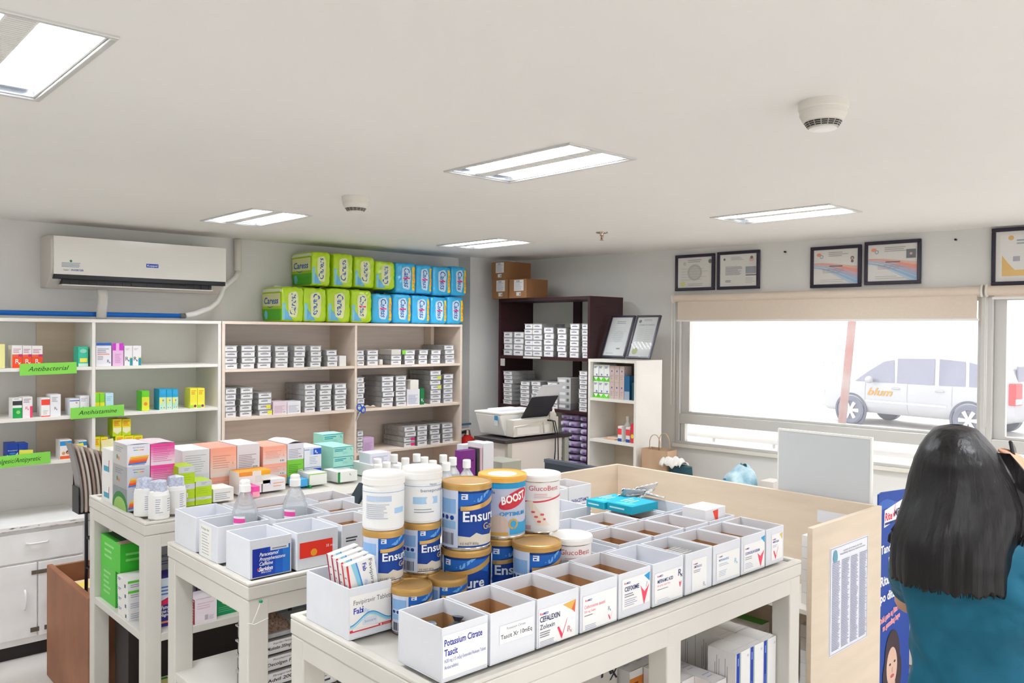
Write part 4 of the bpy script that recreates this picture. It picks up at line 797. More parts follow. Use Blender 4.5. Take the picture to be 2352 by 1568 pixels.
# ---- cans
def can(x, y, z, r, h, kind, label, rz=0, group='stacked milk powder cans'):
    t = thing('powder_can' if kind != 'tub' else 'powder_tub', (x, y, z), label, 'can' if kind != 'tub' else 'tub', group)
    a0 = math.atan2(-y, -x)+rz   # direction facing the viewer's side of the room
    g = G(int(x*977)); W = 2*math.pi*r; mb = MB()
    body = {'ensure': C('#123f92'), 'boost': C('#c3c7da'), 'gluco': C('#f2efec'), 'tub': C('#f1f1f0')}[kind]
    b0, b1 = .006, h-.016
    if kind == 'tub':
        mb.lathe([(0, 0), (r*.93, 0), (r*.97, .006), (r*.97, h-.035), (r*.93, h-.028), (r*.93, h-.02)], body, 40)
        MB().lathe([(r*.9, h-.028), (r*1.0, h-.026), (r*1.0, h-.012), (r*.985, h-.010), (r*.985, h-.004), (r*.95, h), (0, h)], 'plastic_w', 40).build('lid', t)
        rb = r*.97
    else:
        mb.lathe([(0, .002), (r*.96, .002), (r, .0), (r, .005), (r*.985, .007)], 'tin', 40).lathe([(r*.985, .007), (r*.985, h-.02)], body, 40).lathe([(r*.985, h-.02), (r, h-.018), (r, h-.014)], 'tin', 40)
        lid = {'ensure': 'gold', 'boost': mat('lid_yellow', '#eeb04a', .4), 'gluco': 'plastic_w'}[kind]
        lm = MB().lathe([(r*1.0, h-.017), (r*1.045, h-.017), (r*1.05, h-.006), (r*1.03, h-.001), (r*.98, h), (r*.93, h-.003), (r*.62, h-.003)], lid, 40)
        lm.lathe([(r*.62, h-.003), (0, h-.0032)], C('#d9dbde') if kind == 'boost' else lid, 40); lm.build('lid', t)
        rb = r*.985
    n = 24
    def cv(fx, fy): return [(W*fx(i/n), h*fy(i/n)) for i in range(n+1)]
    if kind == 'ensure':
        g.rect(-.5*W, h*.07, W*.999, h*.13, '#d8cfc0')
        g.band(cv(lambda q: -.5+q, lambda q: .20+.02*abs(math.sin(19*q))+.05*max(0, math.sin(38*q))**3), cv(lambda q: -.5+q, lambda q: .12), '#d8cfc0')
        for k in (-.58, -.08, .42):
            X_ = k*W
            g.band([(X_+W*(.0+.33*i/n), h*(.86)) for i in range(n+1)], [(X_+W*(.0+.33*i/n), h*(.62+.10*math.sin(3*i/n))) for i in range(n+1)], '#1c5fb4')
            g.poly([(X_+W*.10, h*.74), (X_+W*.2, h*.88), (X_+W*.23, h*.88), (X_+W*.14, h*.72)], '#6aa6de')
            g.band([(X_+W*(.02+.33*i/n), h*(.665+.22*(i/n)**2)) for i in range(n+1)], [(X_+W*(.02+.33*i/n), h*(.60+.18*(i/n)**2)) for i in range(n+1)], mat('goldband', '#cda564', .3, metal=.5))
            g.text('Ensure', X_+W*.035, h*.44, h=h*.15, w=W*.255, c='#eef2f8', bold=.02).text('Gold', X_+W*.17, h*.30, h=h*.10, w=W*.12, c='#e0bd86').rect(X_+W*.025, h*.77, W*.04, h*.085, '#dfe8f4').rect(X_+W*.033, h*.785, W*.016, h*.02, '#123f92').rect(X_+W*.025, h*.825, W*.028, h*.012, '#123f92')
            g.text('KE NET 850g', X_+W*.02, h*.09, h=h*.035, c='#6a6a6a')
            g.rect(X_-W*.14, h*.04, W*.145, h*.86, '#c9d3e8').rect(X_-W*.13, h*.55, W*.12, h*.22, '#86b0de').rect(X_-W*.13, h*.32, W*.12, h*.12, '#8fb8de').barcode(X_-W*.12, h*.08, W*.10, h*.18)
            for q in range(3): g.disc(X_-W*.115+W*.04*q, h*.49, W*.015, '#123f92', 10, ry=h*.035)
    elif kind == 'boost':
        g.rect(-.2*W, h*.80, W*.45, h*.09, '#2b9ad0').text('Nestle', -.12*W, h*.72, h=h*.05, w=W*.08, c='#4a6aa0', bold=.01).poly([(W*(.10+.115*math.cos(a)), h*(.63+.13*math.sin(a)+.1*math.cos(a))) for a in [2*math.pi*i/24 for i in range(24)]], '#cc3340')
        g.text('BOOST', 0.005*W, h*.55, h=h*.12, w=W*.19, c='#ffffff', shear=.1, bold=.04, rot=.2).text('OPTIMUM', -.01*W, h*.37, h=h*.06, w=W*.2, c='#2f8fc8', bold=.03).disc(-.02*W, h*.22, W*.07, '#cdb8a8', 16, ry=h*.17)
        g.band(cv(lambda q: .06+.22*q, lambda q: .30-.05*math.sin(3*q)), cv(lambda q: .06+.22*q, lambda q: .07), '#3fa2d6').disc(.085*W, h*.24, W*.035, '#cfa24a', 16, ry=h*.085).disc(.085*W, h*.24, W*.023, '#3fa2d6', 16, ry=h*.055).rect(-.15*W, h*.06, W*.2, h*.05, '#cfa24a').rect(-.3*W, h*.06, W*.09, h*.8, '#aab4d2')
    elif kind == 'gluco':
        g.text('GlucoBest', -.06*W, h*.74, h=h*.085, w=W*.24, c='#c0304a', bold=-.005)
        g.band(cv(lambda q: -.2+.5*q, lambda q: .60-.04*math.sin(5*q)), cv(lambda q: -.2+.5*q, lambda q: .575-.04*math.sin(5*q)), '#d8404a').poly([(-.08*W, h*.55), (-.03*W, h*.56), (.1*W, h*.15), (-.0*W, h*.15)], '#f0e2d0')
        for q in range(9): g.disc(W*(-.03+.022*(q % 5)+.01*(q//5)), h*(.38-.04*(q*7 % 5)), W*.01, '#e0606a', 8, ry=h*.02)
        g.lines(-.02*W, h*.68, W*.14, 3, h*.03, h*.01, '#dcb0b4').rect(-.2*W, h*.08, W*.16, h*.07, '#d8b0b4')
    else:
        if rz == 0: g.rect(-.14*W, h*.52, W*.20, h*.1, '#bfd0e8').rect(.085*W, h*.3, W*.09, h*.1, '#a9cdec').lines(-.14*W, h*.46, W*.2, 8, h*.035, h*.014, '#b3bccb')
        else: g.text('beneprotein', -.03*W, h*.58, h=h*.06, w=W*.22, c='#6a7f9e').rect(-.09*W, h*.36, W*.20, h*.13, '#a9cdec').disc(.04*W, h*.42, W*.03, '#f1f1f0', 14, ry=h*.09).lines(-.08*W, h*.25, W*.2, 2, h*.05, h*.016, '#9aa4b0').text('Nestle', .04*W, h*.7, h=h*.04, c='#7a8ca8')
        g.band(cv(lambda q: -.3+.6*q, lambda q: .69), cv(lambda q: -.3+.6*q, lambda q: .68), '#8fb4dc')
    def cyl(a, b, o):
        t_ = a0+a/rb; return ((rb+o)*math.cos(t_), (rb+o)*math.sin(t_), b)
    # clip to the printed wall and half turn either side
    g.put(mb, cyl, cut=(W/40, 0), clip=(-W*.5, b0, W*.5, b1)); mb.build('can_body' if kind != 'tub' else 'tub_body', t)
    return t
def cat_(u, v, z): p = at(u, v, Z=z); return p.x, p.y
zt = TZ+.0005
x, y = cat_(945, 1340, 1.108); can(x, y, zt, .0485, .108, 'ensure', 'short gold-lidded blue can at the front, left of two low cans', rz=.35)
x, y = cat_(1028, 1320, 1.108); can(x, y, zt, .0485, .108, 'ensure', 'short gold-lidded blue can at the front, right of two low cans', rz=.1)
xa, ya = cat_(891, 1212, 1.238); ya += .02; can(xa, ya, zt, .049, .108, 'ensure', 'hidden bottom blue can under the left white powder tub'); can(xa, ya, zt+.109, .049, .128, 'ensure', 'blue milk can directly under the left white powder tub', rz=.25)
can(xa, ya, zt+.238, .0525, .135, 'tub', 'white powder tub with lined text on top of the left stack')
xb, yb = cat_(979, 1195, 1.238); yb += .02; can(xb, yb, zt, .049, .108, 'ensure', 'hidden bottom blue can of the second stack from the left'); can(xb, yb, zt+.109, .049, .128, 'ensure', 'blue milk can directly under the right white powder tub', rz=.3)
can(xb, yb, zt+.238, .0525, .135, 'tub', 'white powder tub with pale blue band on top of the second stack', rz=.15)
xc, yc = cat_(1072, 1101, 1.335); can(xc, yc, zt, .063, .165, 'ensure', 'large blue and gold can at the bottom under the tallest gold-lidded can', rz=-.55); can(xc, yc, zt+.166, .063, .168, 'ensure', 'tallest blue can with gold lid on top of the central stack', rz=.15)
xd, yd = cat_(1154, 1084, 1.335); can(xd, yd, zt, .063, .165, 'ensure', 'large blue can at the bottom under the yellow-lidded can', rz=.0); can(xd, yd, zt+.166, .064, .168, 'boost', 'silver can with yellow lid and red oval on top', rz=-.05)
xe, ye = cat_(1238, 1084, 1.322); can(xe, ye, zt, .06, .158, 'gluco', 'white-lidded white can at the bottom of its stack, hidden behind yellow-lidded stack'); can(xe, ye, zt+.159, .06, .163, 'gluco', 'white can with red script and white lid, stacked high right of yellow lid', rz=-.1)
x, y = cat_(1233, 1240, 1.167); can(x, y, zt, .063, .167, 'ensure', 'single gold-lidded blue can in front of the low white-lidded can', rz=.2)
x, y = cat_(1309, 1232, 1.165); can(x+.022, y+.018, zt, .058, .165, 'gluco', 'single low white can with red script and white lid beside open boxes', rz=-.12)
# ---- middle table boxes
def l_sar(g, w, h):
    n = 8
    for i, c in enumerate(('#1a2f9a', '#1a3aa6', '#1b4bb6', '#2160c4', '#2a78d0')): g.rect(w*(.06+.18*i), h*.03, w*.181, h*.73, c)
    g.rect(w*.48, h*.66, w*.44, h*.11, '#e7e6ea').lines(w*.52, h*.69, w*.36, 1, 1, h*.03, '#8a8aa0')
    for i, s_ in enumerate(('Paracetamol', 'Propyphenazone', 'Caffeine')): g.text(s_, w*.22, h*(.55-.12*i), h=h*.09, w=w*(.46, .62, .32)[i], c='#f2f2fa', shear=.3, bold=.02)
    g.text('Saridon', w*.2, h*.17, h=h*.105, w=w*.34, c='#f6f6fb', shear=.3, bold=.04).text('TRIPLE ACTION', w*.26, h*.11, h=h*.04, w=w*.24, c='#e8e8f8', shear=.3, bold=.02).rect(w*.17, h*.18, w*.03, h*.07, '#d8505a')
GB = 'open white boxes on the middle table'
obox(1.037, 1.167, 2.215, 2.375, .112, 'open white box with deep blue printed panel at the middle table corner', front=l_sar, inner='paper', group=GB)
obox(1.180, 1.318, 2.205, 2.365, .112, 'open white box with red label right of the blue printed box', front=lambda g, w, h: g.rect(w*.06, h*.3, w*.8, h*.42, '#ea3524').disc(w*.4, h*.42, h*.1, '#f2a02c', 10).text('35 mg', w*1.0-w*.3, h*.5, h=h*.07, c='#ffffff'), inner='paper', group=GB)
obox(1.332, 1.470, 2.205, 2.36, .112, 'open white box, brown inside, behind the Favipiravir cartons', group=GB, front=lambda g, w, h: g.lines(w*.1, h*.6, w*.3, 2, h*.08, h*.04, '#44444c'))
obox(1.485, 1.62, 2.205, 2.36, .112, 'open white box on the middle table hidden behind the left tub stack', group=GB)
def l_pkg(g, w, h): g.rect(w*.1, h*.02, w*.6, h*.9, '#f2f1ec').text('Package deal', w*.15, h*.78, h=h*.07, w=w*.42, c='#4a4a4a', shear=.1).lines(w*.18, h*.68, w*.4, 8, h*.08, h*.02, '#b0b0b0')
obox(1.034, 1.200, 2.43, 2.572, .112, 'open white box with Package deal sheet taped to its side', left=l_pkg, inner='paper', group=GB)
obox(1.213, 1.385, 2.405, 2.56, .112, 'open white box behind the red labelled box holding the right saline bottle', inner='paper', group=GB)
obox(1.034, 1.175, 2.60, 2.775, .112, 'open white box at the far left corner of the middle table', inner='paper', group=GB)
obox(1.188, 1.43, 2.60, 2.755, .112, 'wide open white box behind the right saline bottle', inner='card', group=GB)
obox(1.455, 1.60, 2.562, 2.715, .112, 'open white box with green bottom line near the hole punch', front=lambda g, w, h: g.rect(w*.08, h*.06, w*.84, h*.03, '#7fd04a'), group=GB)
obox(1.40, 1.54, 2.39, 2.545, .112, 'open white box with brown inside in the middle of the table', group=GB)
# ---- saline bottles
def saline(x, y, label):
    t = thing('saline_bottle', (x, y, TZ+.009), label, 'bottle', 'clear saline bottles'); cl = mat('pet', '#e9eef2', .12, trans=.6, ior=1.3, alpha=.55)
    MB().lathe([(0, 0), (.036, 0), (.040, .006), (.040, .12), (.0395, .128), (.034, .15), (.022, .178), (.0145, .19), (.0145, .198)], cl, 28).build('bottle_body', t)
    MB().lathe([(.0145, .192), (.018, .192), (.018, .213), (.016, .215), (.0155, .226), (.012, .230), (0, .231)], 'plastic_w', 20).build('cap', t)
    g = G(3); g.rect(-.02, .035, .04, .085, '#f1eef2').rect(-.02, .098, .04, .015, '#f04fa6').lines(-.016, .088, .03, 6, .008, .0025, '#a7a7b4'); m_ = MB(); a0 = math.atan2(-y, -x)-.5
    g.put(m_, lambda a, b, o: ((.0402+o)*math.cos(a0+a/.04), (.0402+o)*math.sin(a0+a/.04), b), cut=(.006, 0)); m_.build('printed_label', t)
    MB().lathe([(0, .004), (.0375, .004), (.0375, .115), (0, .1151)], mat('water', '#e6edf2', .02, trans=.7, ior=1.2, alpha=.35), 24).build('liquid', t)
p = at(563, 1100, Y=2.50); saline(p.x, 2.50, 'clear saline bottle with pink label in the box with the Package deal sheet')
p = at(678, 1090, Y=2.485); saline(p.x, 2.485, 'clear saline bottle with pink label, right of the other saline bottle')
# ---- clear water bottles behind the cans
for i, (u, v) in enumerate([(867, 1060), (905, 1050), (888, 1068), (931, 1058), (957, 1049), (975, 1056), (994, 1064), (1018, 1051), (1040, 1057), (1072, 1066), (1025, 1070), (912, 1074), (867, 1073)]):
    x, y = cat_(u, v-4, TZ+.225); y = min(max(y, 2.40), 2.76); x = at(u, v, Y=y).x
    if i == 0:
        tb_ = thing('alcohol_bottle', (x, y, TZ+.005), '', 'bottle', 'clear bottles with white caps behind the cans')
        MB().lathe([(0, 0), (.027, 0), (.03, .004), (.03, .15), (.027, .165), (.014, .185), (.0125, .19), (.0125, .2)], mat('pet2', '#eef2f5', .1, trans=.5, ior=1.3, alpha=.6), 24).build('bottle_body', tb_)
        m_ = MB().lathe([(.0125, .195), (.0155, .195), (.0155, .222), (.0145, .225), (0, .225)], 'plastic_w', 24); m_.build('cap', tb_); o = tb_
        MB().lathe([(.0302, .03), (.0302, .13)], C('#eff1f4'), 24).build('printed_label', tb_)
    else: o = dup(tb_, (x, y, TZ+.005))
    o['label'] = 'clear bottle with white screw cap behind the milk cans, '+['first', 'third', 'second', 'fifth', 'sixth', 'seventh', 'eighth', 'ninth', 'eleventh', 'last', 'tenth', 'fourth', 'lowest'][i]+(' from the left' if i not in (9, 12) else ' on the right' if i == 9 else ' at the left end')
# ---- hole punch
hp = at(812, 1128, Z=1.005)
t = thing('hole_punch', (1.66, 2.70, TZ+.0045), 'black hole punch with raised lever beside the water bottles', 'hole punch', rz=R(15)); t.location.x = at(815, 1128, Y=2.70).x
MB().box(-.055, -.03, 0, .055, .03, .014, 'black').build('base', t, bevel=.004)
m_ = MB(); m_.add([(-.045, -.024, .03), (-.03, -.024, .018), (.06, -.028, .115), (.052, -.028, .125), (-.045, .024, .03), (-.03, .024, .018), (.06, .028, .115), (.052, .028, .125)], [(0, 1, 2, 3), (7, 6, 5, 4), (0, 4, 5, 1), (1, 5, 6, 2), (2, 6, 7, 3), (3, 7, 4, 0)], mat('punchblue', '#28343c', .35)); m_.build('lever', t, bevel=.004)
MB().tube([(-.04, -.018, .014), (-.035, -.018, .035)], .006, 'alum', 10).tube([(-.04, .018, .014), (-.035, .018, .035)], .006, 'alum', 10).build('pin_post', t)
# ================================================================== BACK TABLE CONTENT
GT = 'medicine boxes on the far table'
def tb_box(u0, u1, vt, y, d, m, label, front=None, z0=TZ+.0045, **k): return cpx(u0, u1, vt, y, z0, d, C(m), label, front=front, **k)
def zpx(u, v, y): return at(u, v, Y=y).z
# white boxes at the very left
def l_wl(g, w, h): g.rect(w*.2, h*.15, w*.5, h*.42, '#e4e6e6').rect(w*.2, h*.15, w*.5, h*.2, '#3fa0bd').poly([(w*.62, h*.25), (w*.66, h*.25), (w*.72, h*.6), (w*.68, h*.6)], '#d83a5a')
zb_ = TZ+.0045; hW = (zpx(265, 1035, 3.54)-zb_)/2
for i in range(2): carton(1.068, 3.54, zb_+i*(hW+.0005), .17, .135, hW, C('#e9e7e2'), f'plain white box with blue side label, {["lower","upper"][i]} one at the far table end', left=l_wl)
def f_res(g, w, h):
    g.text('RESTORE ANGLE', w*.25, h*.84, h=h*.05, w=w*.5, c='#7a7e96', bold=.01)
    for i, c in enumerate(('#3a9fd8', '#6cc25a', '#f0d23a', '#f08a3a', '#e85a5a')): g.rect(w*(.28+.09*i), h*.73, w*.09, h*.035, c)
    for i, c in enumerate(('#f6c23a', '#f29a2e', '#ee6a30', '#e2552e', '#3f74c8')): g.poly([(w*(.14-.02*i), h*(.46-.075*i)), (w*(.95-.03*i), h*(.48-.072*i)), (w*(.95-.03*i), h*(.415-.072*i)), (w*(.12-.02*i), h*(.39-.075*i))], c)
    g.lines(w*.2, h*.06, w*.6, 1, 1, h*.05, '#a9a9b6')
def l_res(c1, c2):
    def f(g, w, h): g.rect(0, h*.0, w, h, c1).lines(w*.15, h*.8, w*.6, 3, h*.09, h*.03, c2).disc(w*.3, h*.35, w*.06, '#5a8a4a', 8).disc(w*.42, h*.3, w*.05, '#e0703a', 8)
    return f
def l_leaf(g, w, h): g.rect(0, 0, w, h, '#8c9094').disc(w*.5, h*.1, w*.55, '#2f7a3c', 20, ry=h*.7).disc(w*.5, h*.0, w*.45, '#8fb85c', 20, ry=h*.55)
zr = zb_; yR = 3.355; hR = (zpx(292, 1023, yR)-zb_)/3
fr = [('#b9bfc6', l_leaf, 'grey and white boxed capsules with leaf side, bottom of its stack'), ('#c9cdd6', l_res('#a9a9ab', '#7a7a80'), 'silver box with rainbow dash, middle of its stack on the far table'), ('#ebeaf2', l_res('#c9c6c4', '#9a9898'), 'white box with orange and blue stripes, topmost of its stack')]
for i, (c, lf, lb) in enumerate(fr): tb_box(292, 345, 0, yR, .165, c, lb, f_res, z0=zr+i*hR+.0003*i, left=lf, top=(lambda g, w, h: g.disc(w*.4, h*.5, w*.2, '#f0b08a', 12, ry=h*.12)) if i == 2 else None, name='medicine_box', bulge=.004 if i == 2 else 0) if False else carton(at(292, 1023, Y=yR).x, yR, zr+i*(hR+.0003), at(345, 1023, Y=yR).x-at(292, 1023, Y=yR).x-.001, .165, hR, C(c), lb, front=f_res, left=lf, bulge=.005 if i == 2 else 0)
def f_pink(g, w, h):
    for i, c in enumerate(('#ea4a9a', '#ec64a8', '#ee80b6', '#f09cc6', '#f2b8d4', '#efccde', '#eedbe6')): g.rect(0, h*(1-.143*(i+1)), w, h*.145, c)
    g.lines(w*.1, h*.85, w*.8, 9, h*.085, h*.02, '#c9508e')
for i in range(3):
    x0 = at(346, 1020, Y=yR).x; w_ = at(401, 1020, Y=yR).x-x0; hP = (zpx(350, 1020, yR)-zb_)/3
    carton(x0, yR, zb_+i*(hP+.0003), w_, .165, hP, C('#d9307e'), f'magenta to white gradient box, {["bottom","middle","topmost"][i]} of the pink stack', front=f_pink, bulge=.006 if i == 2 else 0, group='magenta boxes', mats=(None, C('#efdde4'), None, None, None, None))
# lime boxes
def f_lime(cap):
    def f(g, w, h): g.rect(0, h*(1-cap), w, h*cap, '#d3d5da').lines(w*.35, h*(1-cap*.4), w*.35, 2, h*.08, h*.03, '#9a9fae').lines(w*.15, h*.5, w*.7, 3, h*.13, h*.025, '#9cbc20')
    return f
yL = 3.30
def colu(u0, u1, rows, y, d, m, label, front, group, bar=None):
    z = zb_
    for i, vt in enumerate(rows):
        ztop = zpx((u0+u1)/2, vt, y); x0 = at(u0, vt, Y=y).x; w_ = at(u1, vt, Y=y).x-x0-.001
        if ztop-z < .012: continue
        fn = front
        if i == bar: fn = lambda g, w, h, f0=front: (f0(g, w, h), g.rect(w*.08, h*.1, w*.5, h*.3, '#f2f2f2').barcode(w*.12, h*.13, w*.4, h*.24))
        carton(x0, y, z, w_, d, ztop-z, C(m), label.format(['bottom', 'second up', 'third up', 'fourth up', 'fifth up'][i] if i < len(rows)-1 else 'topmost'), front=fn, group=group); z = ztop+.0005
    return z
colu(410, 448, (1146, 1111.5, 1071), yL, .11, '#b6d62a', 'lime green and silver box, {} in the left lime stack', f_lime(.36), 'lime and silver boxes', bar=1)
colu(449.5, 487, (1140, 1104), yL, .11, '#b6d62a', 'lime green and silver box, {} in the right lime stack', f_lime(.33), 'lime and silver boxes')
# row behind
yB = 3.50
def f_sal(g, w, h):
    for i, c in enumerate(('#ffb098', '#fdb8a2', '#fbc2ae', '#f8cdbd', '#f4d8cc', '#f2e0d8')): g.rect(0, h*(1-.167*(i+1)), w, h*.168, c)
    g.lines(w*.1, h*.7, w*.7, 6, h*.08, h*.02, '#d99080').rect(w*.68, h*.06, w*.26, h*.16, '#f6f4f4').barcode(w*.71, h*.08, w*.2, h*.11).lines(w*.85, h*.4, w*.02, 1, 1, h*.08, '#8a6a72')
def f_bg(g, w, h):
    for i, c in enumerate(('#e2eae4', '#dfe8ea', '#dbe4f0', '#e0e4ee')): g.rect(0, h*.09*i, w, h*.092, c)
    g.lines(w*.1, h*.85, w*.8, 8, h*.06, h*.012, '#aab0be').text('+', w*.7, h*.2, h=h*.1, c='#8fa6c4')
z_ = colu(419, 482, (1120, 1033), yB, .2, '#e9ebf1', 'large white box with pale blue base, {} behind the lime stacks', f_bg, GT)
z_ = colu(483, 543.5, (1094, 1027), yB, .2, '#f6a08c', 'large salmon gradient box, {} of the left salmon stack', f_sal, 'salmon gradient boxes')
z_ = colu(544.5, 597, (1085, 1020), yB, .2, '#e8e6ee', 'large white box with grey text lines, {} between the salmon stacks', f_lines('#a7a3b2', bar=True), GT)
z_ = colu(604, 659, (1092, 1064, 1024), yB, .2, '#f3a58f', 'salmon gradient box with barcode, {} of the right salmon stack', f_sal, 'salmon gradient boxes')
z_ = colu(660, 697.5, (1088, 1055), yB, .2, '#7ecb3f', 'green medicine box, {} beside the right salmon stack', f_lines('#5aa22c', bar=True), GT)
x0 = at(660, 1055, Y=yB).x; zq = zpx(680, 1055, yB)+.0006
carton(x0, yB, zq, at(697.5, 1055, Y=yB).x-x0, .2, zpx(680, 1018, yB)-zq, C('#e9e6ee'), 'white carton with arched lid and barcode on the green boxes', front=f_lines('#aeaaba', bar=True), bulge=.016)
def f_rxb(g, w, h): g.rect(w*.35, h*.62, w*.18, h*.28, '#b8cdef').rect(w*.53, h*.62, w*.46, h*.3, '#2458c4').rx(w*.62, h*.7, h*.14, '#ffffff').rect(0, h*.86, w*.3, h*.03, '#4a6ac8').rect(0, h*.0, w, h*.02, '#4a6ac8').lines(w*.3, h*.5, w*.5, 5, h*.08, h*.02, '#9aa8cc')
colu(699, 738.6, (1112, 1073, 1026), yB, .15, '#eef0f4', 'white box with blue Rx corner, {} of its stack', f_rxb, 'white boxes with blue Rx corner')
def f_tq(g, w, h): g.rect(0, h*.93, w, h*.06, '#2f8fae').lines(w*.06, h*.7, w*.6, 2, h*.16, h*.09, '#2f9fae').rx(w*.84, h*.6, h*.22, '#57b0b0').lines(w*.45, h*.4, w*.3, 2, h*.12, h*.04, '#7cc4bc')
colu(766, 812, (1117, 1093, 1070, 1047.5, 1025.5), yB-.03, .2, '#a9e2d2', 'mint green box with teal print, {} of the front mint stack', f_tq, 'mint green boxes')
colu(742.5, 789, (1119, 1097, 1075, 1053, 1021, 996), yB+.18, .1, '#a9e2d2', 'mint green box with teal print, {} of the rear mint stack', f_tq, 'mint green boxes')
# small ones in front
yM = 3.38
colu(490, 537, (1121,), 3.31, .11, '#eeecea', 'white box with pinkish top right of the lime stacks {}', f_lines('#b8b8c4'), GT)
z1_ = colu(549, 601, (1115,), yM, .1, '#f0eeec', 'white box supporting the white and orange box {}', f_lines('#b8b8c4'), GT)
def f_orn(g, w, h): g.rect(0, h*.7, w*.42, h*.3, '#ee9a3c').rect(w*.7, h*.66, w*.3, h*.34, '#fbb32a').lines(w*.5, h*.6, w*.3, 5, h*.1, h*.02, '#c8c4bc')
carton(at(549, 1100, Y=yM).x, yM, z1_+.0003, .145, .1, zpx(575, 1083, yM)-z1_, C('#f4f1ec'), 'white box with orange corners behind the left saline bottle', front=f_orn, mats=(None, C('#f0a02a'), None, None, None, None))
colu(604, 656, (1143, 1121, 1100), yM, .12, '#f0eff3', 'white box with faint orange print, {} left of the right saline bottle', lambda g, w, h: g.lines(w*.45, h*.6, w*.5, 2, h*.25, h*.1, '#f0b89a').rect(w*.3, h*.6, w*.03, h*.25, '#6a7ad0'), GT)
colu(580, 597, (1117,), 3.30, .1, '#ee4fa2', 'narrow magenta box just behind the left saline bottle {}', lambda g, w, h: g.rect(0, 0, w, h*.5, '#f4a8b8'), GT)
colu(685, 708, (1118, 1100), yM, .1, '#49a8e2', 'sky blue box, {} behind the right saline bottle', None, 'sky blue boxes')
colu(710, 751, (1131, 1119, 1107, 1086), yM, .11, '#eef0ea', 'white and green box, {} right of the sky blue boxes', lambda g, w, h: g.rect(0, h*.9, w, h*.07, '#8fd05a').rect(0, h*.02, w*.03, h*.9, '#8fd05a'), 'white boxes with green edge', bar=None)
carton(at(709, 1106, Y=yM).x-.002, yM-.012, zpx(725, 1107, yM)-.07, .012, .1, .06, C('#168a42'), 'narrow green box end beside the white and green boxes')
colu(753, 786, (1129, 1112), yM, .11, '#eeeff4', 'white box with thin blue line, {} near the mint stack', lambda g, w, h: g.rect(0, h*.85, w, h*.06, '#5a6fd8'), GT)
colu(776, 821, (1108, 1082), 3.36, .13, '#eceeea', 'white box with green end, {} in front of the mint stack', lambda g, w, h: g.rect(0, 0, w*.12, h, '#1f8c4a').rx(w*.6, h*.6, h*.18, '#6a6a72'), GT)
carton(2.20, 3.25, TZ+.0045, .16, .3, .06, C('#efeeec'), 'low wide white box at the right end of the far table', front=f_lines('#c0c0c8'))
carton(2.21, 3.40, TZ+.065, .12, .1, .05, C('#e2e2ee'), 'translucent grey box on the low wide white box', front=f_lines('#b0b0c8'))
carton(1.80, 3.64, TZ+.0045, .2, .1, .13, C('#f1efe9'), 'white box behind the mint stacks with yellow notes', front=f_lines(), top=lambda g, w, h: g.rect(w*.1, h*.1, w*.8, h*.5, '#e8ee6a'))
# three white supplement bottles
def pill(x, y, label, i):
    if i == 0:
        t = thing('supplement_bottle', (x, y, TZ+.0045), label, 'bottle', 'white supplement bottles with foil hoods'); pill.t = t
        MB().lathe([(0, 0), (.034, 0), (.038, .004), (.038, .088), (.034, .103), (.027, .108), (.027, .124), (.0, .124)], 'plastic_w', 28).build('bottle_body', t)
        g = G(5); g.rect(-.05, .02, .11, .07, '#f3f2f0').lines(-.012, .075, .026, 7, .008, .003, '#a3a5bc', .5).lines(.032, .075, .02, 6, .009, .003, '#a5a6b6'); m_ = MB(); a0 = math.atan2(-y, -x)
        g.put(m_, lambda a, b, o: ((.0382+o)*math.cos(a0+a/.038), (.0382+o)*math.sin(a0+a/.038), b), cut=(.006, 0)); m_.build('printed_label', t)
        m_ = MB(); fz = mat('foilhood', '#c3c9dd', .4, metal=.1, noise=.25, scale=120)
        m_.grid(lambda u, v: ((.030+.003*math.sin(5*u*6.28))*math.cos(u*6.283)*(1-.08*v*v), (.030+.003*math.sin(4*u*6.28+1))*math.sin(u*6.283)*(1-.08*v*v), .104+.036*v), 36, 6, fz)
        m_.grid(lambda u, v: ((.030+.004*math.sin(5*u*6.28))*math.cos(u*6.283)*.92*(1-v), (.030+.004*math.sin(4*u*6.28+1))*math.sin(u*6.283)*.92*(1-v), .140+.008*v), 36, 3, fz); m_.build('foil_hood', t)
    else: dup(pill.t, (x, y, TZ+.0045), R(20*i), label)
pill(1.120, 3.165, 'white supplement bottle with foil hood, front centre of three', 0)
pill(1.098, 3.255, 'white supplement bottle with foil hood, left and behind of three', 1)
pill(1.205, 3.225, 'white supplement bottle with foil hood, rightmost of three', 2)
# ================================================================== LOWER SHELVES
zs = .5805
def low(u0, u1, vt, y, d, m, label, front=None, z0=zs, **k): return cpx(u0, u1, vt, y, z0, d, C(m), label, front=front, **k)
gx = 1.078
carton(gx, 3.53, zs, .20, .19, .15, C('#3fae3a'), 'bright green box at the bottom on the far table lower shelf', left=lambda g, w, h: g.rect(0, 0, w, h, '#5cc04a').lines(w*.2, h*.8, w*.5, 5, h*.14, h*.06, '#9ad28a'))
carton(gx, 3.47, zs+.1505, .20, .25, .12, C('#35b02e'), 'bright green box with dark green leafy top on far table shelf', front=lambda g, w, h: g.lines(w*.1, h*.6, w*.7, 2, h*.2, h*.08, '#7ad86a'), left=lambda g, w, h: g.rect(0, 0, w, h, '#55c23f').lines(w*.2, h*.7, w*.5, 3, h*.2, h*.08, '#98d68a'), top=lambda g, w, h: g.rect(w*.1, h*.1, w*.9, h*.85, '#1f5c30').disc(w*.6, h*.5, w*.25, '#5a8a5a', 14).poly([(0, 0), (w*.5, 0), (w*.3, h*.25), (0, h*.2)], '#e8c8b8'))
def f_wg(g, w, h): g.rect(0, h*.72, w, h*.24, '#5ec03a').lines(w*.1, h*.5, w*.8, 2, h*.2, h*.06)
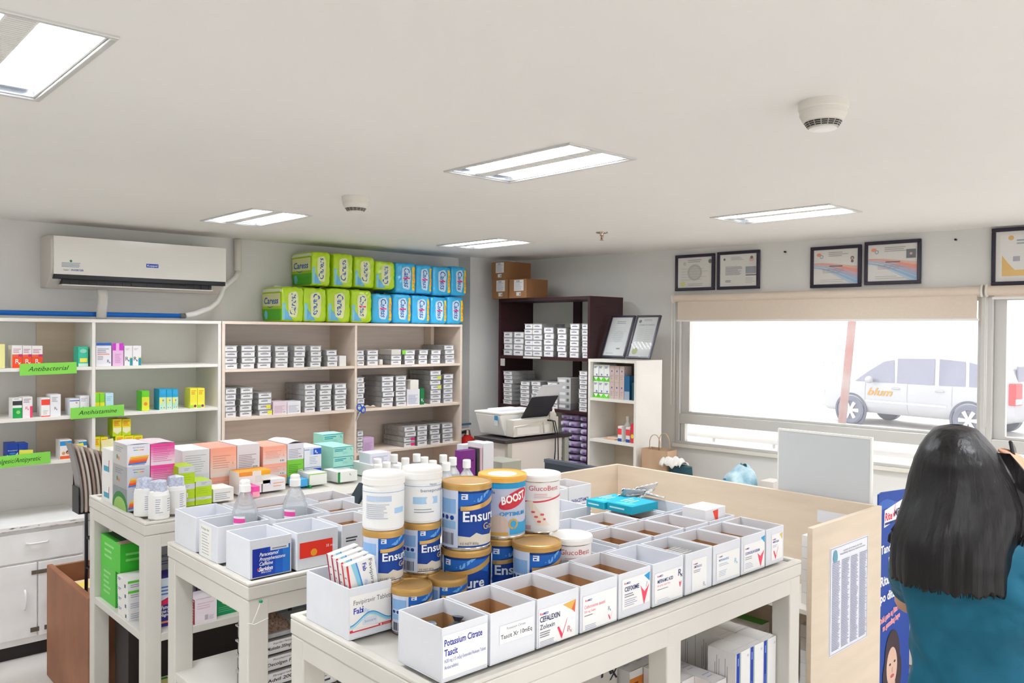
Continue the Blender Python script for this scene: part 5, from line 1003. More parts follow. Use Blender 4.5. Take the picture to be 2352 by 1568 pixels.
for i in range(4): carton(gx-.012-.001*i, 3.335, zs+.0395*i, .10, .125, .039, C('#e9e7e2'), f'white carton with blue end mark, {["bottom","second up","third up","topmost"][i]} on the far table shelf', front=f_wg if i > 1 else f_lines(), left=lambda g, w, h: g.rect(w*.7, h*.15, w*.12, h*.35, '#3a5a7a').lines(w*.08, h*.75, w*.3, 2, h*.15, h*.07, '#5a6ab0'), group='white cartons on far table shelf')
def f_fam(g, w, h): g.rect(0, h*.5, w, h*.5, '#dfeaf4').poly([(0, h*.5), (w*.6, h*.6), (w, h*.52), (w, h*.46), (0, h*.44)], '#d8305a').text('Famotidine', w*.25, h*.36, h=h*.075, w=w*.7, c='#ffffff', shear=.2, bold=.02).text('Calcium Carbonate', w*.15, h*.28, h=h*.065, w=w*.8, c='#ffffff', shear=.2, bold=.02).text('Magnesium', w*.2, h*.21, h=h*.065, w=w*.7, c='#ffffff', shear=.2, bold=.02).rect(0, h*.07, w, h*.04, '#f09060').lines(w*.2, h*.8, w*.6, 3, h*.07, h*.03, '#5a7ac0')
carton(1.117, 3.19, zs, .085, .11, .185, C('#3a2f8a'), 'purple and white Famotidine box behind the far table front leg', front=f_fam, left=lambda g, w, h: g.rect(0, h*.45, w, h*.55, '#a9c4d2').rect(0, 0, w, h*.42, '#3f5a9a').rect(0, h*.42, w, h*.04, '#c83a5a'))
carton(1.203, 3.145, zs, .022, .1, .105, C('#2f2a84'), 'dark purple box edge between Famotidine box and pink box')
carton(1.243, 3.128, zs, .086, .10, .095, C('#efe3ea'), 'pale pink box with red speckled side on the far table shelf', front=lambda g, w, h: g.lines(w*.1, h*.8, w*.8, 3, h*.1, h*.03, '#e0b8cc').rect(w*.45, h*.12, w*.15, h*.2, '#b9b4bc').lines(w*.65, h*.25, w*.25, 3, h*.06, h*.02, '#c0bcc8'), left=lambda g, w, h: g.rect(w*.55, 0, w*.45, h, '#b84a4a').lines(w*.56, h*.9, w*.4, 8, h*.11, h*.05, '#e8c8c4'), bulge=.003)
carton(1.255, 3.30, zs, .11, .14, .165, C('#c9b6cc'), 'lilac box with barcode behind the pale pink box', front=lambda g, w, h: g.barcode(w*.5, h*.3, w*.35, h*.25).lines(w*.1, h*.85, w*.7, 3, h*.08, h*.03, '#a896b4'))
carton(1.338, 3.165, zs, .13, .13, .10, C('#1d8a55'), 'green box with yellow oval on the far table shelf', front=lambda g, w, h: g.disc(w*.4, h*.55, w*.2, '#e9dc2a', 16, ry=h*.16).lines(w*.1, h*.3, w*.7, 3, h*.08, h*.02, '#6ab890'))
carton(1.338, 3.17, zs+.1005, .13, .13, .07, C('#136a4a'), 'dark green box with yellow oval on top of the green box', front=lambda g, w, h: g.disc(w*.1, h*.5, w*.2, '#e9dc2a', 16, ry=h*.35))
carton(1.117, 3.305, zs+.0, .10, .13, .03, C('#8f9096'), 'flat grey box beneath the silver carton on the far shelf')
carton(1.18, 3.34, zs+.0305, .07, .13, .26, C('#a5a6aa'), 'silver-grey carton with dark lettering behind the far table leg', front=lambda g, w, h: g.text('PARACETAMOL', w*.08, h*.75, h=h*.04, w=w*.8, c='#2f3a6a', bold=.02).lines(w*.1, h*.68, w*.6, 2, h*.04, h*.015, '#55608a'))
carton(1.30, 3.46, zs, .2, .14, .30, C('#1f57a0'), 'tall blue carton at the back of the far table shelf')
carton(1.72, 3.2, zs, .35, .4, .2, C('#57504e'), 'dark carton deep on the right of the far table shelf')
carton(1.10, 3.20, 0.001, .14, .2, .30, C('#e9e6df'), 'white and green carton on the floor under the far table', front=lambda g, w, h: g.rect(0, 0, w, h*.92, '#3f9a3a').lines(w*.1, h*.8, w*.8, 8, h*.09, h*.03, '#8fc47a'), top=lambda g, w, h: g.rect(w*.05, h*.05, w*.9, h*.9, '#e4dc9a').rect(w*.05, h*.85, w*.9, h*.1, '#4aa04a'))
carton(1.30, 3.25, 0.001, .18, .2, .22, C('#8a8087'), 'grey pink carton on the floor under the far table')
carton(1.55, 3.0, 0.001, .16, .3, .27, C('#6fa83f'), 'lime green carton on the floor between the far and middle tables')
carton(1.135, 3.55, 0.001, 1.1, .17, .54, C('#2e2624'), 'wide dark brown block added to darken the space under the far table')  # made-up dark block, stands in for the darkness beneath the table
# middle table lower shelf: trays with names
def bigtray(x, y, i, txt, sub, label, w=.122, h=.047, d=.2, grp='labelled trays under the middle table'):
    t = thing('storage_tray', (x, y, zs+i*h), label, 'tray', grp)
    m_ = MB(); tp = .004; m_.box(0.006, .012, 0, w-.006, d, .003, 'tray').box(.006, .012, 0, w-.006, .016, h-.008, 'tray').box(.006, d-.004, 0, w-.006, d, h-.008, 'tray').box(.006, .012, 0, .01, d, h-.008, 'tray').box(w-.01, .012, 0, w-.006, d, h-.008, 'tray').box(0, 0, h-.009, w, d+.003, h-.004, 'tray').box(.014, .02, .004, w-.014, d-.01, h-.012, '#8d8a86'); m_.build('tray_body', t)
    g = G(i+2); l = MB(); sl = .012/(h-.01)
    l.add([(.004, .010, .001), (w-.002, .010, .001), (w-.002, -.003, h-.004), (.004, -.003, h-.004), (.004, .012, .001), (w-.002, .012, .001), (w-.002, -.001, h-.004), (.004, -.001, h-.004)], [(0, 1, 2, 3), (7, 6, 5, 4), (0, 4, 5, 1), (1, 5, 6, 2), (2, 6, 7, 3), (3, 7, 4, 0)], C('#eceaea'))
    if txt: g.text(txt, w*.5, h*.30, h=h*.24, w=min(w*.86, .0095*len(txt)), c='#2a2a3a', al='C', bold=.01).text(sub, w*.5, h*.68, h=h*.13, w=w*.6, c='#5a5a66', al='C')
    else: g.lines(w*.18, h*.32, w*.64, 1, 1, h*.14, '#4a4a58', .3).lines(w*.25, h*.68, w*.5, 1, 1, h*.06, '#8a8a96')
    g.put(l, lambda a, b, o: (a, .010-.013*(b-.001)/(h-.005)-o-.0004, b)); l.build('paper_label', t)
s1 = [('', ''), ('', ''), ('Advil 200mg', 'Ibuprofen'), ('Decolgen Forte', 'Phenylephrine HCl'), ('Muskelax 200mg/325mg', 'Ibuprofen / Paracetamol')]
for i, (a, b) in enumerate(s1): bigtray(1.086, 2.215, i, a, b, f'clear labelled tray, {["bottom","second up","middle","fourth up","topmost"][i]} in left stack under middle table')
m_ = MB().box(0, 0, 0, .115, .17, .012, 'tray'); 
m_.grid(lambda u, v: (.008+.10*u, .01+.15*v, .012+.04*math.sin(math.pi*u)*math.sin(math.pi*v)+.006*math.sin(23*u)*math.sin(31*v)), 16, 20, mat('tablets', '#9a7f6c', .7, noise=.5, scale=140, bump=.8))
o = m_.build('tablet_bag', loc=(1.085, 2.225, zs+5*.047+.001)); tag(o, 'brown mottled bag of loose tablets on top of the left tray stack', 'bag')
s2 = [('', ''), ('', ''), ('', ''), ('Nasatapp', 'Phenylpropanolamine'), ('Tylenol ER 650mg', 'Paracetamol')]
for i, (a, b) in enumerate(s2): bigtray(1.207, 2.215, i, a, b, f'clear labelled tray, {["bottom","second up","middle","fourth up","topmost"][i]} in second stack under middle table')
s3 = [('', ''), ('', ''), ('', '')]
for i, (a, b) in enumerate(s3): bigtray(1.352, 2.215, i, a, b, f'clear labelled tray, {["bottom","middle","topmost"][i]} in third stack under middle table')
carton(1.225, 2.50, zs, .08, .14, .30, C('#8f9aa3'), 'blue-grey medicine carton behind the left tray stack', front=f_lines('#5a7a8a'))
carton(1.32, 2.50, zs, .19, .14, .29, C('#6f7a84'), 'dark blue-grey carton behind the second tray stack', front=lambda g, w, h: g.lines(w*.2, h*.85, w*.6, 2, h*.12, h*.05, '#9fc0d0'))
# front table lower shelf
zs3 = .5805
def t_tall(g, w, h): g.rect(w*.05, h*.15, w*.9, h*.02, '#d6d4d4')
def f_tall(g, w, h): g.rect(w*.05, 0, w*.23, h, '#1f3fa6').rect(w*.32, 0, w*.03, h, '#4aa060').rect(w*.13, h*.1, w*.06, h*.35, '#5f78cc').rect(w*.13, h*.8, w*.06, h*.12, '#8fa4e0').disc(w*.88, h*.9, w*.06, '#d0d0d6', 10)
def l_tall(g, w, h): 
    for q in (.25, .32, .4, .62, .7): g.lines(w*q, h*(.3+.2*g.rnd.random()), w*.02, 1, 1, h*.45, '#a6a0a8', 0)
xg = [2.131, 2.208, 2.2855]; 
cells = [(0, 0), (1, 0), (2, 0), (1, 1), (2, 1), (1, 2), (2, 2), (1, 3), (2, 3), (0, 4), (1, 4)]
for i, j in cells:
    if j >= 4: continue
    yy = 1.315+.098*j
    carton(xg[i], yy, zs3, .0765, .096, .188, C('#eceae9'), f'tall white box with blue stripe, {["left","middle","right"][i]} column, {["front","second","third","rear"][j]} row', front=f_tall, left=l_tall, top=t_tall, bulge=.004, group='tall white boxes with blue stripe on the lower shelf')
def f_orx(g, w, h): g.rect(0, h*.0, w, h*.8, '#d98436').lines(w*.1, h*.6, w*.6, 2, h*.16, h*.07, '#8a4a1c').rect(0, h*.8, w, h*.2, '#e6e2e0')
for j, (yy, cols_) in enumerate(((1.345, (2.066,)), (1.415, (2.003, 2.066)), (1.487, (2.003, 2.066)), (1.56, (1.94, 2.003, 2.066)))):
    for i, xx in enumerate(cols_):
        carton(xx, yy, zs3, .0615, .0695, .112, C('#ebe8ea'), f'white box with orange front, {["front","second","third","rear"][j]} row, {["leftmost","right of the leftmost","third from left"][i]}', front=f_orx, bulge=.004, top=lambda g, w, h: g.lines(w*.2, h*.7, w*.6, 2, h*.25, h*.06, '#b8c0d8'), group='white and orange boxes on the lower shelf')
carton(1.585, 1.60, zs3, .345, .12, .235, C('#d5cfc8'), 'large grey-white carton with big black Rx under the front table', front=lambda g, w, h: g.rx(w*.78, h*.45, h*.3, '#2f2f38', .1).lines(w*.05, h*.35, w*.45, 4, h*.08, h*.03, '#8a8580'))
carton(2.145, 1.725, zs3, .15, .10, .26, C('#d9d5d0'), 'white carton with black lettering and green base behind the large Rx carton', front=lambda g, w, h: g.rect(0, 0, w, h*.25, '#5aa83a').text('CIPROFLOXACIN', w*.1, h*.78, h=h*.09, w=w*.8, c='#3a3638').text('ZALVOS', w*.1, h*.62, h=h*.09, w=w*.5, c='#3a3638', bold=.02).lines(w*.1, h*.54, w*.7, 2, h*.05, h*.02), left=lambda g, w, h: g.rect(0, 0, w, h, '#6a6a68').rect(0, 0, w, h*.25, '#2f5a2a'))
def s_cart(x, y, z, w, d, h, i): carton(x, y, z, w, d, h, C('#dedad4'), ['white carton with green top edge under the inner shelf', 'white carton with barcode under the inner shelf, behind the green-edged one', 'low white carton under the inner shelf, at the bottom front', 'low white carton under the inner shelf, at the bottom rear'][i], front=f_lines(bar=True), left=f_lines('#b0aca6'), top=(lambda g, w, h: g.rect(w*.6, 0, w*.4, h, '#5aa03a')) if i == 0 else None)
# ================================================================== PARTITION
t = thing('partition', (2.475, 1.255, 0), 'cream waist-high partition with a printed notice on its end panel', 'partition')
MB().box(0, 0, 0, .518, .018, 1.10, 'birch').build('panel', t, bevel=.0015)
MB().box(.50, .0181, 0, .518, 1.22, 1.10, 'birch').build('panel', t, bevel=.0015)
MB().box(.008, 1.2201, 0, .518, 1.238, 1.10, 'birch').build('panel', t, bevel=.0015)
MB().box(.225, .03, .735, .499, 1.2, .752, 'whitewood').build('inner_shelf', t, bevel=.001)
MB().box(.225, .03, .43, .499, 1.2, .447, 'whitewood').build('inner_shelf', t, bevel=.001)
a = at(1905.7, 1259.7, Y=1.255); b = at(1990, 1465.7, Y=1.255)
w, h = b.x-a.x, a.z-at(1905.7, 1509, Y=1.255).z
m_ = MB().box(0, -.001, 0, w, 0, h, C('#e4e6ee')); g = G(9)
g.rect(w*.015, h*.01, w*.97, h*.003, '#6a6e82').rect(w*.015, h*.985, w*.97, h*.003, '#6a6e82').rect(w*.015, h*.01, w*.006, h*.98, '#6a6e82').rect(w*.98, h*.01, w*.006, h*.98, '#6a6e82')
g.text('CODE OF ETHICS OF THE', w*.58, h*.93, h=h*.014, w=w*.5, c='#5a5a66', al='C').text('PHILIPPINE MEDICAL ASSOCIATION', w*.58, h*.905, h=h*.014, w=w*.66, c='#5a5a66', al='C').disc(w*.13, h*.93, w*.05, '#6aa0b4', 12).disc(w*.13, h*.9, w*.06, '#6aa0b4', 12)
for i in range(4): g.lines(w*(.06+.235*i), h*.85, w*.2, 52, h*.0158, h*.008, '#9a9cb2', .25)
g.put(m_, on_front(-.001)); o = m_.build('notice', loc=(a.x, 1.2548, a.z-h)); tag(o, 'laminated notice printed in four columns taped to the partition end', 'notice')
a = at(1812, 1208, X=2.974); b = at(1858, 1240, X=2.974)
m_ = MB().box(0, 0, 0, .001, .2, .045, C('#e6e6ec')); g = G(); g.text('thoroughly', .08, .014, h=.016, c='#55555f'); g.put(m_, on_left(0, .2)); o = m_.build('notice', loc=(2.9735, 1.29, 1.005)); tag(o, 'paper strip reading thoroughly on the inside of the partition', 'notice')
s_cart(2.72, 1.62, .4475, .14, .16, .09, 2); s_cart(2.72, 1.80, .4475, .14, .16, .09, 3); s_cart(2.72, 1.62, .5385, .14, .16, .075, 0); s_cart(2.72, 1.80, .5385, .14, .16, .1, 1)
for i in range(6): carton(2.76, 1.31, .7525+.041*i, .16, .13, .04, C('#ecebe9'), f'thin white carton with fine text, {["bottom","second up","third up","fourth up","fifth up","topmost"][i]} on the inner shelf', front=f_lines('#a9a9b0'), group='thin white cartons on the inner shelf')
for i in range(5): carton(2.76, 1.31, .4475+.046*i, .16, .13, .045, C('#e9eaee' if i < 3 else '#c9c3bc'), f'white carton with {"blue bar" if i<3 else "dark barcode"}, {["bottom","second up","middle","fourth up","topmost"][i]} on the low inner shelf', front=(lambda g, w, h: g.rect(0, h*.7, w, h*.2, '#3aa0d8')) if i < 3 else (lambda g, w, h: g.barcode(w*.05, h*.2, w*.9, h*.5)), group='cartons on the low inner shelf')
# loose white panel behind the partition
t = thing('board', (3.018, 1.305, 0), 'plain grey board with thin white edge standing behind the partition', 'board')
MB().box(0.002, .006, .0, .012, .372, 1.332, mat('greyboard', '#cdd0d3', .5)).build('board_panel', t)
MB().box(0, 0, .0, .014, .006, 1.34, 'plastic_w').box(0, .372, .0, .014, .378, 1.34, 'plastic_w').box(0, .006, 1.332, .014, .372, 1.34, 'plastic_w').build('edge_trim', t)
# banner
t = thing('standee', (3.035, 1.285, 0), 'blue cardboard standee with white slogans and womans portrait behind the partition', 'standee')
w, h = .30, 1.135
out = [(0, 0), (w, 0), (w, h-.07)]+[(w-.05+.05*math.cos(a_), h-.07+.055*math.sin(a_)) for a_ in [R(15*i) for i in range(1, 7)]]+[(.03, h), (0, h-.005)]
m_ = MB().prism(out, 0, .005, C('#23479c')); g = G(2)
zz_ = lambda v: at(2050, v, Y=1.285).z
xx_ = lambda u: at(u, 1300, Y=1.285).x-3.035
g.band([(w*i/8, zz_(1148)+.012*math.sin(i)) for i in range(9)], [(w*i/8, zz_(1162)) for i in range(9)], '#3b66b8')
x0 = xx_(2031)
g.poly([(x0-.008, zz_(1205)), (x0-.004, zz_(1166)), (x0+.19, zz_(1150)), (x0+.19, zz_(1188))], '#e8e9f2').text('Rite', x0, zz_(1190), h=.028, w=.065, c='#d8263c', bold=.03, shear=.1).text('MED', x0+.082, zz_(1186), h=.026, w=.075, c='#3a3c58', bold=.03).poly([(x0+.068, zz_(1176)), (x0+.078, zz_(1190)), (x0+.098, zz_(1150)), (x0+.076, zz_(1180))], '#e23a4c').rect(x0-.002, zz_(1200), .17, .009, '#2f3a78')
for s_, v, hh in (('Tandaan', 1262, .030), ('May', 1291, .026), ('RiteMED', 1334, .034), ('po dito', 1370, .032)): g.text(s_, xx_(2022 if s_ != 'May' else 2040), zz_(v), h=hh, c='#e9ecf4', bold=.035)
g.text('Dahil gusto ng RiteMED', xx_(2021), zz_(1418), h=.019, w=.2, c='#f2dfe6', bold=.07, rot=.14).text('Dahil gusto ng RiteMED', xx_(2021), zz_(1418), h=.019, w=.2, c='#e06076', bold=.02, rot=.14).text('na gumaling kayo', xx_(2028), zz_(1436), h=.019, w=.16, c='#f2dfe6', bold=.07, rot=.14).text('na gumaling kayo', xx_(2028), zz_(1436), h=.019, w=.16, c='#e06076', bold=.02, rot=.14)
fx, fz = xx_(2050), zz_(1528)
g.disc(fx+.005, fz+.035, .068, '#3f3238', 24, ry=.105).disc(fx-.03, fz-.03, .05, '#3f3238', 20, ry=.08).disc(fx+.045, fz-.03, .045, '#3f3238', 20, ry=.08).disc(fx, fz, .048, '#ddb9a6', 24, ry=.075).disc(fx-.017, fz+.012, .009, '#4a3a3c', 10, ry=.005).disc(fx+.024, fz+.016, .009, '#4a3a3c', 10, ry=.005).disc(fx+.003, fz-.012, .006, '#c99c88', 8, ry=.013).disc(fx+.003, fz-.035, .018, '#c05a62', 14, ry=.007).rect(fx-.02, fz-.11, .05, .05, '#d9b29e').disc(fx+.005, fz-.19, .13, '#2f78a8', 24, ry=.10)
g.put(m_, on_front(0), clip=(0, 0, w, h-.003)); m_.build('printed_panel', t)
MB().prism([(.1, 0), (.14, 0), (.13, .7)], .0052, .18, C('#8a6a4a')).build('back_strut', t)
# rack behind the standee
t = thing('display_rack', (3.52, 1.02, 0), 'white rack behind the standee holding red and white boxes', 'rack')
for z in (.12, .36, .60): MB().box(0.012, 0, z-.015, .33, .5, z, 'whitewood').build('shelf_board', t)
for y_ in (0, .49): MB().box(0, y_, 0, .012, y_+.01, .85, 'whitewood').build('upright', t)
def f_red(g, w, h): g.band([(w*(.1+.8*i/8), h*(.35-.12*math.sin(3*i/8))) for i in range(9)], [(w*(.1+.8*i/8), h*(.28-.15*math.sin(3*i/8))) for i in range(9)], '#d8384a').rect(w*.12, h*.2, w*.03, h*.75, '#d8384a').lines(w*.25, h*.85, w*.6, 5, h*.07, h*.02, '#8a8a94')
for i, z in enumerate((.1205, .3605)):
    for j in range(3): carton(3.53, 1.06+.145*j, z, .2, .14, .19, C('#ece9e6'), f'white box with red swirl on the {["lower","middle"][i]} rack shelf, {ordn(j)} from the viewer', left=f_red, front=f_red, group='red swirl boxes on the rack')
for j in range(4): carton(3.53, 1.06, .6005+.026*j, .2, .4, .025, C('#ece5e0'), f'flat white box with orange edge on the rack top shelf, {["bottom","second up","third up","topmost"][j]}', left=lambda g, w, h: g.rect(0, 0, w, h*.2, '#d8604a').lines(w*.1, h*.5, w*.8, 1, 1, h*.2), group='flat boxes on the rack top shelf')
# ================================================================== DARK SHELF by the window wall
RX = R(-90)
t = thing('bookshelf', (4.40, 4.912, 0), 'tall dark brown open shelf with trays and cartons on top', 'shelf', rz=RX)
W_, D_ = .98, .37
MB().box(0, 0, 1.957, W_, D_, 1.98, 'darkwood').build('top_board', t)
for x_ in (0, W_-.022): MB().box(x_, .001, 0, x_+.022, D_-.001, 1.957, 'darkwood').build('upright', t)
for z in (1.53, 1.14, .72, .1): MB().box(.022, .003, z-.022, W_-.022, D_-.006, z, 'darkwood').build('shelf_board', t)
MB().box(.022, D_-.004, .05, W_-.022, D_-.001, 1.957, 'greyback').build('back_panel', t)
MB().box(.50, D_-.03, .12, .575, D_-.0045, 1.957, 'darkwood').build('batten', t)
def Z6(x, y): return (1060+x/4.612, 560+y/4.612)
def Z7(x, y): return (1060+x/4.612, 820+y/4.612)
for k, (x0, x1, n, yt) in enumerate([(447, 535, 4, 928), (553, 652, 4, 930), (665, 750, 6, 845), (755, 850, 6, 845), (872, 970, 5, 880), (1012, 1105, 5, 886), (1145, 1242, 6, 840), (1272, 1336, 6, 840)]):
    (u0, vt), (u1, vb) = Z6(x0, yt), Z6(x1, 1140)
    stack(u0, u1, n, vt, vb, 4.42, 1.5305, 'upper shelf of the dark bookshelf', k, 'trays on the upper dark shelf', face='X', d=.25)
for k, (x0, x1, n, yt) in enumerate([(443, 530, 8, 148), (622, 712, 6, 252), (738, 835, 6, 255), (912, 1008, 5, 262), (1245, 1330, 9, 140)]):
    (u0, vt), (u1, vb) = Z7(x0, yt), Z7(x1, 560)
    stack(u0, u1, n, vt, vb, 4.42, 1.1405, 'middle shelf of the dark bookshelf', k, 'trays on the middle dark shelf', face='X', d=.25)
p0 = at(*Z7(1012, 300), X=4.44)
for i in range(5): carton(4.44, p0.y-.005, 1.1405+.0475*i, .135, .25, .047, C('#b9b8b8' if i else '#9a9a9c'), f'grey box with barcode, {["bottom","second up","third up","fourth up","topmost"][i]} behind the printer paper', rz=RX, front=lambda g, w, h: g.rect(w*.1, h*.3, w*.5, h*.4, '#dedede').barcode(w*.7, h*.3, w*.2, h*.45), group='grey boxes behind the printer paper')
m_ = MB().box(0, 0, 0, .052, .001, .058, C('#bdbab6')); o = m_.build('label_card', loc=(4.399, 4.905-.02, 1.445), rz=RX); tag(o, 'small grey card stuck on the dark bookshelf upright', 'label')
m_ = MB().box(0, 0, 0, .19, .001, .014, C('#d8d6d0')); o = m_.build('shelf_label', loc=(4.3985, 4.62, 1.513), rz=RX); tag(o, 'narrow white label strip on the upper dark shelf edge', 'label')
# purple packs
pk = None
for c_, (x0, x1) in enumerate(((1030, 1110), (1112, 1225), (1232, 1330))):
    for i in range(8):
        a = at(*Z7(x0, 800), X=4.43); b = at(*Z7(x1, 800), X=4.43)
        lb = f'purple wrapped napkin pack, {["bottom","second up","third up","fourth up","fifth up","sixth up","seventh up","topmost"][i]} in the {["left","middle","right"][c_]} column'
        loc = (4.43+.004*((i*7+c_) % 3), a.y-.004*(i % 2), .7205+.049*i)
        if pk is None:
            wv = .10; m_ = MB(); rr = random.Random(3)
            def sp(p, w=wv, d=.2, h=.048):
                q = [2*c-1 for c in p]; e = 4; nn = (sum(abs(c)**e for c in q))**(1/e) or 1; q = [c/nn for c in q]
                k_ = 1+.05*math.sin(9*q[0]+4*q[1]); return ((q[0]*k_+1)/2*w, (q[1]+1)/2*d, max(0, (q[2]*.98+1)/2*h))
            mw = mat('packfilm', '#ddd6ea', .3, noise=.3, scale=30, c2='#a98ac4')
            for f_ in ('f', 'k', 'l', 'r', 't', 'b'):
                fn = {'f': lambda u, v: sp((u, 0, v)), 'k': lambda u, v: sp((1-u, 1, v)), 'l': lambda u, v: sp((0, 1-u, v)), 'r': lambda u, v: sp((1, u, v)), 't': lambda u, v: sp((u, v, 1)), 'b': lambda u, v: sp((u, 1-v, 0))}[f_]
                m_.grid(fn, 6, 6, mw)
            g = G(8); g.disc(wv*.3, .024, .012, '#dfe8f4', 10).rect(wv*.5, .012, wv*.2, .012, '#8a5ab0')
            g.put(m_, lambda a_, b_, o_: (a_, sp((a_/wv, 0, b_/.048))[1]-o_-.001, b_), cut=(.01, .01))
            pk = m_.build('napkin_pack', loc=loc, rz=RX); tag(pk, lb, 'pack', 'purple packs in the dark bookshelf')
        else:
            c2 = pk.copy(); COL.objects.link(c2); c2.location = loc; c2['label'] = lb
# kraft cartons on top
def kraft(uL, uC, uR, vt, z0, lab, X_=4.36):
    a = at(uL, 650, X=X_); b = at(uC, 650, X=X_); c = at(uR, 650, Y=b.y); zt_ = at(uC, vt, X=X_).z
    def fl_(g, w, h): g.rect(w*.28, h*.38, w*.55, h*.58, '#e6e3e2').lines(w*.34, h*.8, w*.42, 6, h*.07, h*.02, '#9a9aa0').barcode(w*.42, h*.84, w*.2, h*.09).rect(w*.42, h*.12, w*.25, h*.19, '#e6e3e2').rect(w*.58, h*.15, w*.07, h*.1, '#7a7a80')
    return carton(X_, b.y, z0, c.x-X_, a.y-b.y, zt_-z0, 'kraft', lab, left=fl_, group='kraft cartons on the dark bookshelf')
kraft(1130.5, 1166, 1205, 641, 1.981, 'brown kraft carton at the left of the lower two on the dark bookshelf')
kraft(1170, 1209.5, 1258, 639.5, 1.981, 'brown kraft carton at the right of the lower two on the dark bookshelf')
zk = at(1190, 640, X=4.36).z+.003
kraft(1129.5, 1163, 1219, 600, zk, 'brown kraft carton on top of the other two cartons')
# ================================================================== WHITE SHELF
XW = 4.38; a = at(1350, 822, X=XW); b = at(1462, 828, X=XW); YL_ = min(a.y, 3.925); W_ = YL_-b.y; ZW = b.z
t = thing('bookshelf', (XW, YL_, 0), 'narrow white open shelf with leaning certificates on top', 'shelf', rz=RX); D_ = .285
MB().box(0, 0, ZW-.02, W_, D_, ZW, 'whitewood').build('top_board', t)
for x_ in (0, W_-.02): MB().box(x_, .001, 0, x_+.02, D_-.001, ZW-.02, 'whitewood').build('upright', t)
zA = at(1400, 916, X=XW).z; zB = at(1400, 1012, X=XW).z
for z in (zA, zB, .62, .3): MB().box(.02, .002, z-.02, W_-.02, D_-.004, z, 'whitewood').build('shelf_board', t)
MB().box(.02, D_-.004, .05, W_-.02, D_-.001, ZW-.02, 'birch').build('back_panel', t)
def xs_(u): return at(u, 900, X=XW+.03).y
def wc(u0, u1, h, z0, m, label, front, d=.08, grp=None, dx=.03): carton(XW+dx, min(xs_(u0), YL_-.024), z0+.0005, xs_(u0)-xs_(u1)-.001, d, h, C(m), label, front=front, rz=RX, group=grp)
def f_gw(g, w, h):
    g.rect(0, 0, w, h*.26, '#62cc2e').poly([(0, h*.26), (w, h*.26), (w, h*.3), (w*.5, h*.06), (0, h*.3)], '#eef2ee').lines(w*.15, h*.86, w*.6, 2, h*.07, h*.04, '#6a7a9a').disc(w*.62, h*.4, w*.14, '#5a7ab8', 10)
hg = (ZW-.03-zA)/2
for r_ in range(2):
    for i in range(3): wc(1361.5+12.8*i, 1374+12.8*i, hg-.006, zA+r_*(hg-.005), '#eef1ee', f'white and green box, {ordn(i)} from left in the {["lower","upper"][r_]} row, white shelf', f_gw, grp='white and green boxes on the white shelf')
for r_ in range(2):
    for i in range(3): wc(1399+11.4*i, 1410+11.4*i, hg-.008, zA+r_*(hg-.007), '#cdb9b2', f'dusky pink box with blue drop, {ordn(i)} from left in the {["lower","upper"][r_]} row', lambda g, w, h: g.disc(w*.5, h*.68, w*.14, '#4a5ab8', 8, ry=h*.06).lines(w*.2, h*.4, w*.6, 3, h*.1, h*.03, '#a08c9c'), grp='dusky pink boxes on the white shelf', dx=.034)
wc(1434, 1446, .165, zA, '#2a628c', 'tall blue box beside the dusky pink boxes on the white shelf', lambda g, w, h: g.rect(0, 0, w, h*.35, '#9fb0c4'))
wc(1451, 1457, .12, zA, '#24505a', 'narrow dark teal box at the right end of the white shelf', None)
wc(1420, 1429, .105, zB, '#f2f0ee', 'white box with red and blue bands, left on the second white shelf', lambda g, w, h: g.rect(0, h*.45, w, h*.4, '#ea4a50').rect(0, 0, w, h*.2, '#2f4fa0'), d=.05)
wc(1438.5, 1448, .105, zB, '#f2f0ee', 'white box with red and blue bands, right on the second white shelf', lambda g, w, h: g.rect(0, h*.45, w, h*.4, '#ea4a50').rect(0, 0, w, h*.2, '#2f4fa0'), d=.05)
wc(1449.5, 1457, .13, zB, '#e0404c', 'red box with yellow spot at the end of the second white shelf', lambda g, w, h: g.disc(w*.5, h*.35, w*.45, '#f0e04a', 10, ry=h*.12), d=.05)
t = thing('syrup_bottle', (XW+.14, xs_(1420), zB+.0005), 'white syrup bottle behind the red and blue banded boxes', 'bottle')
MB().lathe([(0, 0), (.026, 0), (.027, .004), (.027, .1), (.012, .125), (.012, .145)], 'plastic_w', 20).build('bottle_body', t); MB().lathe([(.014, .14), (.014, .165), (0, .165)], 'plastic_w', 16).build('cap', t); MB().lathe([(.0273, .02), (.0273, .06)], C('#3f7ac0'), 20).build('printed_label', t)
m_ = MB().box(0, 0, 0, .1, .07, .008, C('#d8b090')).box(.02, .02, .008, .12, .06, .016, C('#efd9cf')); o = m_.build('sachet_stack', loc=(XW+.04, xs_(1385), zB+.0005), rz=RX); tag(o, 'small pile of pinkish sachets on the second white shelf', 'sachets')
o = carton(XW+.05, xs_(1420), .6205, .16, .1, .13, C('#a9c4d8'), 'pale blue box on the lower white shelf', rz=RX)
